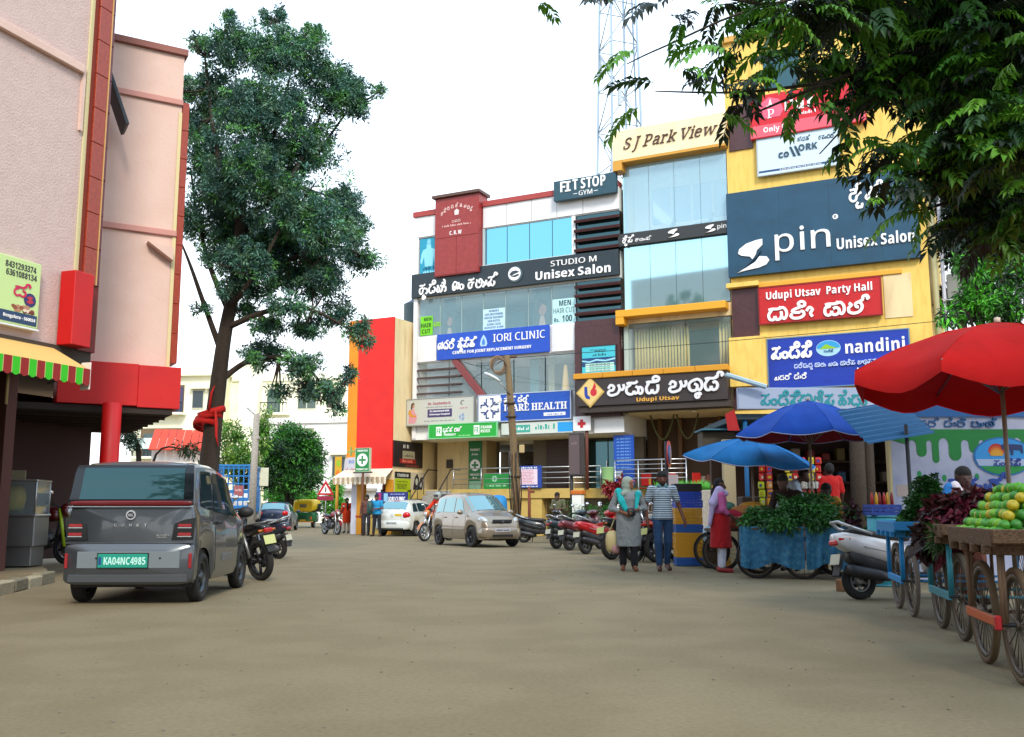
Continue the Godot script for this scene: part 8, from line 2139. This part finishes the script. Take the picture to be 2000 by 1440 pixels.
# ================================================================ people: one skin meshed round a skeleton, clothes over it
# bones: [from, to, radius from, radius to, flatness front to back]
func nets(s: SurfaceTool, bones: Array, cell: float, k: float, hem := -1.0):
	var lo := Vector3(1e9, 1e9, 1e9); var hi := -lo
	for b in bones:
		var r: float = maxf(b[2], b[3]) + cell * 3
		for p in [b[0], b[1]]:
			lo = lo.min(p - Vector3(r, r, r)); hi = hi.max(p + Vector3(r, r, r))
	var n := Vector3i(((hi - lo) / cell).ceil()) + Vector3i.ONE
	var nx := n.x; var nxy := n.x * n.y
	var f := PackedFloat32Array(); f.resize(nxy * n.z); f.fill(1.0)
	for b in bones:
		var a: Vector3 = b[0]; var d: Vector3 = b[1] - b[0]
		var fl: float = b[4] if b.size() > 4 else 1.0
		var ra: float = b[2]; var rb: float = b[3]
		var dd := maxf(d.length_squared(), 1e-8)
		var m := maxf(ra, rb) + k + cell
		var g0 := Vector3i(((a.min(a + d) - Vector3(m, m, m) - lo) / cell).floor()).clamp(Vector3i.ZERO, n - Vector3i.ONE)
		var g1 := Vector3i(((a.max(a + d) + Vector3(m, m, m) - lo) / cell).ceil()).clamp(Vector3i.ZERO, n - Vector3i.ONE)
		for z in range(g0.z, g1.z + 1):
			for y in range(g0.y, g1.y + 1):
				var i := z * nxy + y * nx + g0.x
				for x in range(g0.x, g1.x + 1):
					var p := lo + Vector3(x, y, z) * cell - a
					var t := clampf(p.dot(d) / dd, 0.0, 1.0)
					var q := p - d * t
					if fl != 1.0: q.z /= fl
					var v := q.length() - lerpf(ra, rb, t)
					var o := f[i]
					var h := maxf(k - absf(o - v), 0.0) / k
					f[i] = minf(o, v) - h * h * k * .25
					i += 1
	if hem > 0:                       # cloth ends level at its hem
		for z in n.z:
			for y in n.y:
				var cutv := hem - (lo.y + y * cell)
				if cutv < -cell * 3: continue
				for x in nx:
					var i := z * nxy + y * nx + x
					f[i] = maxf(f[i], cutv)
	var vid := {}
	var verts := PackedVector3Array()
	for z in n.z - 1:
		for y in n.y - 1:
			for x in nx - 1:
				var i := z * nxy + y * nx + x
				if absf(f[i]) > cell * 2.2: continue
				var sum := Vector3.ZERO; var c := 0
				for e in EDGES:
					var v0 := f[i + e[0].x + e[0].y * nx + e[0].z * nxy]
					var v1 := f[i + e[1].x + e[1].y * nx + e[1].z * nxy]
					if (v0 < 0) != (v1 < 0):
						sum += Vector3(e[0]).lerp(Vector3(e[1]), v0 / (v0 - v1)); c += 1
				if c:
					vid[i] = verts.size(); verts.append(lo + (Vector3(x, y, z) + sum / c) * cell)
	s.set_smooth_group(0)
	for i in vid:
		for ax in 3:
			var st_: int = [1, nx, nxy][ax]
			var u: int = [nx, nxy, 1][ax]; var w: int = [nxy, 1, nx][ax]
			var in0 := f[i] < 0
			if in0 == (f[i + st_] < 0): continue
			if not (vid.has(i - u) and vid.has(i - w) and vid.has(i - u - w)): continue
			var a: Vector3 = verts[vid[i]]; var b: Vector3 = verts[vid[i - u]]; var c: Vector3 = verts[vid[i - u - w]]; var d: Vector3 = verts[vid[i - w]]
			if in0: quad(s, d, c, b, a)
			else: quad(s, a, b, c, d)

var EDGES := [[Vector3i(0, 0, 0), Vector3i(1, 0, 0)], [Vector3i(0, 1, 0), Vector3i(1, 1, 0)], [Vector3i(0, 0, 1), Vector3i(1, 0, 1)], [Vector3i(0, 1, 1), Vector3i(1, 1, 1)],
	[Vector3i(0, 0, 0), Vector3i(0, 1, 0)], [Vector3i(1, 0, 0), Vector3i(1, 1, 0)], [Vector3i(0, 0, 1), Vector3i(0, 1, 1)], [Vector3i(1, 0, 1), Vector3i(1, 1, 1)],
	[Vector3i(0, 0, 0), Vector3i(0, 0, 1)], [Vector3i(1, 0, 0), Vector3i(1, 0, 1)], [Vector3i(0, 1, 0), Vector3i(0, 1, 1)], [Vector3i(1, 1, 0), Vector3i(1, 1, 1)]]

# o: pose and clothes. The figure faces -z with its feet on y = 0; l is its left (-x), r its right (+x).
func person(label: String, xf: Transform3D, o: Dictionary) -> Node3D:
	var n := thing("person", label, "person", xf)
	var h: float = o.get("h", 1.7) / 1.7
	var fine_cell: float = o.get("cell", 0.018)
	var J := {
		"pelvis": Vector3(0, .95, 0), "waist": Vector3(0, 1.1, 0), "chest": Vector3(0, 1.3, 0), "neck": Vector3(0, 1.44, 0), "head": Vector3(0, 1.575, -.015),
		"hl": Vector3(-.09, .92, 0), "hr": Vector3(.09, .92, 0), "kl": Vector3(-.10, .5, -.02), "kr": Vector3(.10, .5, -.02), "al": Vector3(-.10, .09, 0), "ar": Vector3(.10, .09, 0),
		"tl": Vector3(-.12, .035, -.16), "tr": Vector3(.12, .035, -.16),
		"sl": Vector3(-.19, 1.395, 0), "sr": Vector3(.19, 1.395, 0), "el": Vector3(-.25, 1.12, .02), "er": Vector3(.25, 1.12, .02), "wl": Vector3(-.27, .88, -.05), "wr": Vector3(.27, .88, -.05)}
	if o.has("pose"):
		for k in o.pose: J[k] = o.pose[k]
	for k in J: J[k] *= h
	var face: Vector3 = o.get("look", Vector3(0, 0, -1)).normalized()
	var right := face.cross(Vector3.UP).normalized()
	var hd: Vector3 = J.head
	var fat: float = o.get("fat", 1.0)
	var skin_m := hx(o.get("skin", "6c4630"), 0.6)
	var body := []
	for sd in ["l", "r"]:
		body += [[J["h" + sd], J["k" + sd], .078 * fat, .055], [J["k" + sd], J["a" + sd], .052, .036], [J["a" + sd], J["t" + sd], .034, .03]]
		body += [[J["s" + sd], J["e" + sd], .047 * fat, .038], [J["e" + sd], J["w" + sd], .037, .026], [J.chest + (J.neck - J.chest) * .5, J["s" + sd], .06, .05]]
		var w: Vector3 = J["w" + sd]
		var dir: Vector3 = (w - J["e" + sd]).normalized()
		body.append([w, w + dir * .07, .026, .03, .7])
	body += [[J.pelvis, J.waist, .125 * fat, .115 * fat, .8], [J.waist, J.chest, .115 * fat, .13, .78], [J.chest, J.chest + (J.neck - J.chest) * .5, .13, .09, .78], [J.chest, J.neck + (hd - J.neck) * .4, .06, .05],
		[hd + Vector3(0, .035, .0) - face * .01, hd - Vector3(0, .03, 0) + face * .012, .088, .072], [hd - Vector3(0, .06, 0) + face * .03, hd - Vector3(0, .075, 0) + face * .045, .045, .032],
		[hd + face * .085 + Vector3(0, .0, 0), hd + face * .102 - Vector3(0, .022, 0), .012, .016], [hd + right * .086, hd + right * .088 + Vector3(0, .03, 0), .014, .016], [hd - right * .086, hd - right * .088 + Vector3(0, .03, 0), .014, .016]]
	var s := st()
	nets(s, body, fine_cell, .03)
	# five fingers to each hand, bent at the knuckles
	for sd in ["l", "r"]:
		var w: Vector3 = J["w" + sd]
		var dir: Vector3 = (w - J["e" + sd]).normalized()
		var inn: Vector3 = (Vector3(1, 0, 0) if sd == "l" else Vector3(-1, 0, 0)); inn = (inn - dir * inn.dot(dir)).normalized()
		var across := dir.cross(inn).normalized() * (1.0 if sd == "l" else -1.0)
		for i in 4:
			var b := w + dir * .085 + across * (i - 1.5) * .019
			var ln: float = [.065, .078, .072, .055][i]
			tube(s, [b, b + dir * ln * .5 + inn * .008, b + dir * ln * .85 + inn * .03, b + dir * ln * .95 + inn * .045], [.0095, .009, .0085, .006], 6)
		var tb := w + dir * .03 + across * .028
		tube(s, [tb, tb + dir * .03 + across * .022 + inn * .01, tb + dir * .062 + across * .024 + inn * .02], [.012, .0105, .008], 6)
	obj(n, "body", s, skin_m)
	for sg in [-1, 1]:
		s = st(); ball(s, hd + face * .083 + right * sg * .032 + Vector3(0, .012, 0), Vector3(.012, .008, .008), 8, 5); obj(n, "eye", s, M.black)
	s = st(); ball(s, hd + face * .088 - Vector3(0, .052, 0), Vector3(.024, .006, .01), 8, 5, Basis.looking_at(face)); obj(n, "mouth", s, hx("5c2c28", 0.6))
	# clothes
	var top: String = o.get("top", "")
	var g := []
	var sl: float = o.get("sleeve", .62)
	for sd in ["l", "r"]:
		g.append([J["s" + sd], J["s" + sd].lerp(J["e" + sd], minf(sl, 1.0)), .064 * fat, .058 * fat])
		if sl > 1.0: g.append([J["e" + sd], J["e" + sd].lerp(J["w" + sd], sl - 1.0), .052 * fat, .042])
		g.append([J.chest + (J.neck - J.chest) * .5, J["s" + sd], .075, .066])
	var hy: float = J.pelvis.y - .15 * h * o.get("hem", .25)
	g += [[J.pelvis - Vector3(0, .2, 0), J.waist, .186 * fat, .148 * fat, .8], [J.waist, J.chest, .138 * fat, .150 * fat, .8], [J.chest, J.chest + (J.neck - J.chest) * .55, .15, .10, .8]]
	if o.has("skirt"):
		var q: Array = o.skirt                          # [bottom height, radius at bottom]
		g.append([J.pelvis, Vector3(J.pelvis.x, q[0] * h - .05, J.pelvis.z), .2 * fat, q[1] + .02, .82])
		hy = q[0] * h
	if o.get("seated", false): hy = -1.0
	s = st(); nets(s, g, fine_cell, .035, hy); obj(n, o.get("top_name", "shirt"), s, o.top_mat if o.has("top_mat") else fab(top))
	g = []
	for sd in ["l", "r"]:
		g += [[J["h" + sd], J["k" + sd], .086 * fat, .074], [J["k" + sd], J["k" + sd].lerp(J["a" + sd], o.get("cuff", .92)), .072, o.get("cuff_r", .058)]]
	g.append([J.pelvis - Vector3(0, .02, 0), J.waist - Vector3(0, .06, 0), .135 * fat, .125 * fat, .8])
	s = st(); nets(s, g, fine_cell, .03); obj(n, "trousers", s, fab(o.get("legs", "1c1e26")))
	g = []
	for sd in ["l", "r"]: g += [[J["a" + sd] + Vector3(0, -.03, .04), J["t" + sd] + Vector3(0, .0, 0), .045, .040]]
	s = st(); nets(s, g, .014, .015); obj(n, "shoes", s, hx(o.get("shoes", "2c1c14"), 0.6))
	var hair: String = o.get("hair", "short")
	var hm := hx(o.get("hair_col", "0c0908"), 0.85)
	s = st()
	var up := Vector3.UP
	if hair == "short":
		nets(s, [[hd + up * .056 - face * .018, hd + up * .01 - face * .04, .095, .086], [hd + up * .085 - face * .0, hd + up * .07 + face * .045, .05, .03]], .012, .03)
		if o.get("beard", false): nets(s, [[hd - up * .075 + face * .045, hd - up * .1 + face * .05, .048, .03], [hd - up * .04 + right * .062 + face * .02, hd - up * .09 + face * .045, .025, .035], [hd - up * .04 - right * .062 + face * .02, hd - up * .09 + face * .045, .025, .035]], .011, .02)
		obj(n, "hair", s, hm)
	elif hair == "plait":
		var bk: Vector3 = J.chest - face * .13
		nets(s, [[hd + up * .045 - face * .02, hd - face * .045, .092, .085], [hd - face * .08 - up * .02, J.neck - face * .1, .05, .045], [J.neck - face * .1, bk, .045, .04], [bk, J.waist - face * .15, .04, .025]], .014, .03)
		obj(n, "hair", s, hm)
		s = st(); ball(s, hd - face * .12 - up * .03, Vector3(.035, .035, .03), 10, 6); obj(n, "hair_flower", s, hx("c8a814", 0.7))
	elif hair == "scarf":
		nets(s, [[hd + up * .04 - face * .012, hd - face * .02 - up * .02, .104, .1], [hd - up * .05 - face * .01, J.neck - face * .01, .1, .085], [J.neck, J.chest + face * .06 + up * .0, .09, .07], [J.neck - right * .02, J.neck - right * .14 - up * .04, .07, .05], [J.neck + right * .02, J.neck + right * .14 - up * .04, .07, .05]], .016, .03)
		var cut := obj(n, "headscarf", s, fab(o.get("scarf", "8c9890")))
		cut.set_meta("label", "pale grey green headscarf")
		# the face stands in front of the scarf
		s = st(); nets(s, [[hd + face * .046 + up * .02, hd + face * .06 - up * .055, .068, .052], [hd + face * .112, hd + face * .124 - up * .02, .011, .015]], .010, .02); obj(n, "face", s, skin_m)
		for sg in [-1, 1]:
			s = st(); ball(s, hd + face * .113 + right * sg * .028 + Vector3(0, .014, 0), Vector3(.012, .007, .006), 8, 5); obj(n, "eye", s, M.black)
	elif hair == "helmet":
		nets(s, [[hd + up * .03 - face * .015, hd - up * .03, .128, .12]], .016, .02); obj(n, "helmet", s, hx("8c9490", 0.3))
		s = st(); nets(s, [[hd + face * .085 + right * .05 + up * .01, hd + face * .085 - right * .05 + up * .01, .05, .05]], .012, .02); obj(n, "visor", s, mt("visor", Color("181c20"), 0.08))
		s = st(); tube(s, [hd - face * .1 + up * .1, hd + up * .158, hd + face * .09 + up * .1], .02, 8, true, .4); obj(n, "helmet_stripe", s, hx("2c3430", 0.4))
	return n

# woven cloth with soft creases
func fab(c: String) -> StandardMaterial3D:
	if M.has("fab_" + c): return M["fab_" + c]
	var m := mt("fab_" + c, Color(c), 0.95)
	if not M.has("crease"): M["crease"] = noise_tex(0.02, ["000000", "ffffff"], [], 33, 3, 256)
	m.heightmap_enabled = true; m.heightmap_scale = 2.2; m.heightmap_texture = M["crease"]
	m.uv1_triplanar = true; m.uv1_scale = Vector3(2.2, 1.1, 2.2)
	m.rim_enabled = true; m.rim = 0.3; m.rim_tint = 0.7
	return m

func stripes_mat() -> StandardMaterial3D:
	var m := mt("striped_cotton", Color.WHITE, 0.9)
	var im := Image.create(8, 128, false, Image.FORMAT_RGB8)
	for y in 128:
		var c := Color("3c5064") if y % 16 < 7 else Color("b0c0cc")
		if y % 16 in [7, 15]: c = Color("74889a")
		for x in 8: im.set_pixel(x, y, c)
	m.albedo_texture = ImageTexture.create_from_image(im)
	m.uv1_triplanar = true; m.uv1_scale = Vector3(3.2, 3.2, 3.2)
	return m

func build_people():
	var V := func(x: float, y: float, z: float) -> Vector3: return Vector3(x, y, z)
	var w := person("woman in a pale grey tunic and headscarf with a turquoise shawl, walking with a bag", at(2.1, 0, 17.75, PI), {"h": 1.66, "fat": 1.1, "cell": .015, "skin": "7c5038", "top": "7c8286", "top_name": "tunic", "sleeve": 1.55, "skirt": [.44, .2], "legs": "12141c", "cuff_r": .065, "shoes": "6c3c20", "hair": "scarf", "scarf": "8c9a90", "look": Vector3(-.72, 0, -.7),
		"pose": {"el": Vector3(-.30, 1.14, .05), "er": Vector3(.30, 1.13, .05), "wl": Vector3(-.10, 1.10, -.2), "wr": Vector3(.10, 1.05, -.2), "kl": Vector3(-.08, .5, -.08), "al": Vector3(-.09, .09, -.08), "tl": Vector3(-.1, .035, -.24), "kr": Vector3(.1, .5, .0), "ar": Vector3(.1, .1, .1), "tr": Vector3(.12, .035, -.05)}})
	var s := st()
	nets(s, [[V.call(.02, 1.0, -.2), V.call(.13, 1.22, -.16), .04, .06, .6], [V.call(.13, 1.22, -.16), V.call(.17, 1.4, -.02), .06, .06, .7], [V.call(.17, 1.4, -.02), V.call(.2, 1.3, .12), .07, .06], [V.call(-.12, 1.1, -.18), V.call(-.17, 1.36, -.06), .03, .05, .7], [V.call(-.17, 1.36, -.06), V.call(-.19, 1.33, .06), .06, .06]], .016, .03)
	obj(w, "shawl", s, fab("18a0a4"))
	s = st(); hull(s, [[-.1, .95, .1, .12], [0, .95, .15, .16], [.1, .95, .1, .12]], 12, 3.0); obj(w, "handbag", s, hx("1c1c24", 0.5), Transform3D(Basis.from_scale(Vector3(.55, .5, .55)), Vector3(-.02, .56, -.24)))
	var bg := thing("carrier_bag", "cream carrier bag hanging beside the woman in the tunic", "bag", at(1.83, .34, 17.9))
	shell(bg, "sack", [[.08, .12, .1, .12], [.02, .17, .14, .2], [-.06, .15, .12, .16]], hx("b8a878", 0.7), 12, 3.0); shell(bg, "contents", [[.1, .03, .07, .06], [.06, .04, .1, .09]], hx("a87c7c", 0.7), 12, 2.4, .05); rod(bg, "handle", [Vector3(-.06, .34, 0), Vector3(.05, .62, 0), Vector3(.16, .68, -.02)], .012, hx("b8a878", 0.7), 6)
	var m := person("bearded man in a blue and white striped polo shirt and jeans walking", at(2.72, 0, 17.76, PI), {"h": 1.76, "fat": 1.12, "cell": .015, "skin": "5c3222", "top_mat": stripes_mat(), "sleeve": .62, "hem": .5, "legs": "1c3c60", "shoes": "4c2418", "beard": true, "look": Vector3(.05, -.15, -1),
		"pose": {"el": Vector3(-.29, 1.12, .04), "er": Vector3(.28, 1.12, .06), "wl": Vector3(-.36, .88, -.06), "wr": Vector3(.27, .86, .0), "kl": Vector3(-.09, .5, .02), "al": Vector3(-.08, .11, .12), "tl": Vector3(-.1, .035, -.03), "kr": Vector3(.1, .5, -.1), "ar": Vector3(.09, .09, -.12), "tr": Vector3(.11, .035, -.28)}})
	s = st(); nets(s, [[V.call(-.06, 1.5, -.05), V.call(.06, 1.5, -.05), .035, .035], [V.call(-.07, 1.5, -.02), V.call(-.07, 1.47, .05), .035, .035], [V.call(.07, 1.5, -.02), V.call(.07, 1.47, .05), .035, .035]], .012, .02); obj(m, "collar", s, hx("4c7c84", 0.85))
	m = person("girl with a long plait in a pink top and red skirt, seen from the side", at(3.66, 0, 17.3, -PI / 2 - .1), {"h": 1.62, "cell": .015, "skin": "4c2c20", "top": "b85c94", "sleeve": 1.5, "hem": .7, "legs": "c0c4d4", "shoes": "8c1c1c", "hair": "plait", "top_name": "top", "look": Vector3(0, -.1, -1),
		"pose": {"el": Vector3(-.22, 1.14, -.04), "wl": Vector3(-.18, 1.02, -.22), "er": Vector3(.22, 1.14, -.02), "wr": Vector3(.18, 1.0, -.2)}})
	s = st(); nets(s, [[V.call(0, .9, 0), V.call(0, .36, 0), .195, .23, .85]], .016, .02, .42); obj(m, "skirt", s, fab("a01018"))
	s = st(); nets(s, [[V.call(.1, 1.36, -.1), V.call(.15, 1.42, .02), .05, .06], [V.call(.15, 1.42, .02), V.call(.16, 1.2, .13), .07, .08], [V.call(.16, 1.2, .13), V.call(.1, .85, .19), .08, .06, .6], [V.call(-.14, 1.4, .02), V.call(-.1, 1.1, .15), .06, .05, .6]], .016, .03); obj(m, "shawl", s, fab("b4a8d4"))
	person("man in a turquoise polo shirt reading before the corner shop", at(-5.55, 0, 40.4, PI - .3), {"h": 1.7, "fat": 1.1, "cell": .02, "skin": "5c3826", "top": "1c84b8", "hem": .4, "legs": "181a22", "look": Vector3(-.1, -.55, -1), "pose": {"head": Vector3(0, 1.57, -.06), "el": Vector3(-.26, 1.14, -.02), "wl": Vector3(-.08, 1.12, -.22), "er": Vector3(.27, 1.14, .0), "wr": Vector3(.12, 1.08, -.24), "al": Vector3(-.16, .09, 0), "tl": Vector3(-.2, .035, -.14), "kl": Vector3(-.13, .5, -.02), "ar": Vector3(.15, .09, 0), "tr": Vector3(.2, .035, -.14)}})
	var bp := thing("shoulder_bag", "dark bag with a green side carried by the man in turquoise", "bag", at(-5.82, .95, 40.25, .3)); shell(bp, "pouch", [[.06, .2, .1, .24], [0, .2, .13, .28], [-.06, .2, .1, .24]], hx("16403c", 0.6), 12, 3.4); rod(bp, "strap", [Vector3(0, .44, 0), Vector3(.12, .58, .04)], .02, M.black, 6)
	person("person in dark clothes half hidden behind the man in turquoise", at(-6.15, 0, 41.6, PI - .2), {"h": 1.7, "cell": .022, "skin": "4c3020", "top": "5c3830", "sleeve": 1.6, "legs": "2a2830", "look": Vector3(.3, -.1, -1)})
	m = person("woman in an orange shawl over a pale tunic, seen from behind", at(-7.8, 0, 46.4, .4), {"h": 1.62, "cell": .022, "skin": "5c3826", "top": "c83408", "sleeve": 1.5, "skirt": [.5, .18], "legs": "b4a090", "hair": "plait", "look": Vector3(0, -.2, -1)})
	person("person in a pink shirt beside the woman in orange", at(-7.45, 0, 47.0, 2.6), {"h": 1.55, "cell": .022, "skin": "5c3826", "top": "b83878", "legs": "2a2c34", "look": Vector3(0, -.2, -1)})
	person("motorcycle rider in a bright orange jacket and grey helmet", at(-2.62, 0, 34.5, 2.5), {"h": 1.7, "cell": .02, "skin": "5c3826", "top": "c82c08", "sleeve": 1.85, "hem": .1, "legs": "22252a", "shoes": "1c1a18", "hair": "helmet", "top_name": "jacket", "seated": true,
		"pose": {"pelvis": Vector3(0, .93, .26), "waist": Vector3(0, 1.08, .23), "chest": Vector3(0, 1.28, .12), "neck": Vector3(0, 1.42, .06), "head": Vector3(0, 1.56, .0), "hl": Vector3(-.1, .9, .2), "hr": Vector3(.1, .9, .2), "kl": Vector3(-.24, .78, -.18), "kr": Vector3(.24, .78, -.18), "al": Vector3(-.22, .4, .02), "ar": Vector3(.22, .4, .02), "tl": Vector3(-.23, .34, -.14), "tr": Vector3(.23, .34, -.14), "sl": Vector3(-.19, 1.38, .08), "sr": Vector3(.19, 1.38, .08), "el": Vector3(-.32, 1.16, -.06), "er": Vector3(.32, 1.16, -.06), "wl": Vector3(-.29, 1.08, -.3), "wr": Vector3(.29, 1.08, -.3)}})
	person("man in a grey green shirt looking down behind the scooter row", at(1.62, .0, 34.3, PI - .5), {"h": 1.68, "cell": .02, "skin": "4c3020", "top": "5c5c44", "sleeve": 1.2, "legs": "3c3a34", "look": Vector3(-.2, -.7, -1), "pose": {"head": Vector3(0, 1.55, -.1), "neck": Vector3(0, 1.43, -.04), "el": Vector3(-.26, 1.14, -.02), "wl": Vector3(-.05, 1.1, -.22), "er": Vector3(.26, 1.14, -.02), "wr": Vector3(.06, 1.1, -.22)}})
	m = person("woman vendor with a white cloth over her shoulder behind the amaranth", at(5.35, 0, 11.6, PI + .25), {"h": 1.56, "cell": .016, "skin": "3a2018", "top": "5c3024", "sleeve": .8, "skirt": [.2, .2], "legs": "5c3024", "look": Vector3(.25, -.15, -1)})
	s = st(); nets(s, [[V.call(.15, 1.36, -.04), V.call(.08, 1.18, -.15), .05, .05, .7], [V.call(.08, 1.18, -.15), V.call(.0, 1.0, -.16), .05, .05, .7], [V.call(.15, 1.36, -.04), V.call(.16, 1.2, .1), .05, .05]], .016, .03); obj(m, "shoulder_cloth", s, fab("c8c4d4"))
	s = st(); nets(s, [[V.call(.2, 1.34, .0), V.call(.28, 1.12, .02), .06, .06]], .016, .02); obj(m, "blue_sleeve", s, hx("1c6cb4", 0.85))
	var bent := {"pelvis": Vector3(0, .93, .1), "waist": Vector3(0, 1.07, .04), "chest": Vector3(0, 1.22, -.12), "neck": Vector3(0, 1.36, -.22), "head": Vector3(0, 1.46, -.33), "sl": Vector3(-.19, 1.28, -.16), "sr": Vector3(.19, 1.28, -.16), "el": Vector3(-.24, 1.04, -.26), "er": Vector3(.24, 1.04, -.26), "wl": Vector3(-.15, .98, -.48), "wr": Vector3(.15, .98, -.48)}
	person("dark haired person in maroon bending over the greens", at(4.80, .05, 16.95, PI - .6), {"h": 1.72, "cell": .018, "skin": "4c3020", "top": "24100f", "sleeve": 1.2, "legs": "1c1c22", "look": Vector3(0, -.8, -1), "pose": bent})
	person("person in a white shirt bending at the kiosk behind the greens", at(5.0, .2, 17.9, PI + 1.2), {"h": 1.75, "cell": .018, "skin": "4c3020", "top": "a8b8c4", "sleeve": .8, "legs": "2c3440", "look": Vector3(0, -.8, -1), "pose": bent})
	person("woman in a mustard patterned sari seated behind the greens", at(5.42, 0, 16.9, PI - .8), {"h": 1.5, "fat": 1.25, "cell": .018, "skin": "3c2418", "top_mat": grain("mustard_print", ["7c4c10", "b07c18", "c49028"], .25, .85, 0.0, .04, [0.0, .45, 1.0], 81), "sleeve": 1.1, "skirt": [.2, .24], "legs": "8c5c14", "look": Vector3(-.3, -.3, -1)})
	person("shopkeeper in a red shirt standing inside the kiosk", at(6.5, .25, 20.0, .3), {"h": 1.76, "fat": 1.25, "cell": .018, "skin": "3c2418", "top": "a80c0c", "sleeve": .8, "hem": .9, "legs": "1c1c22", "look": Vector3(.2, 0, -1)})
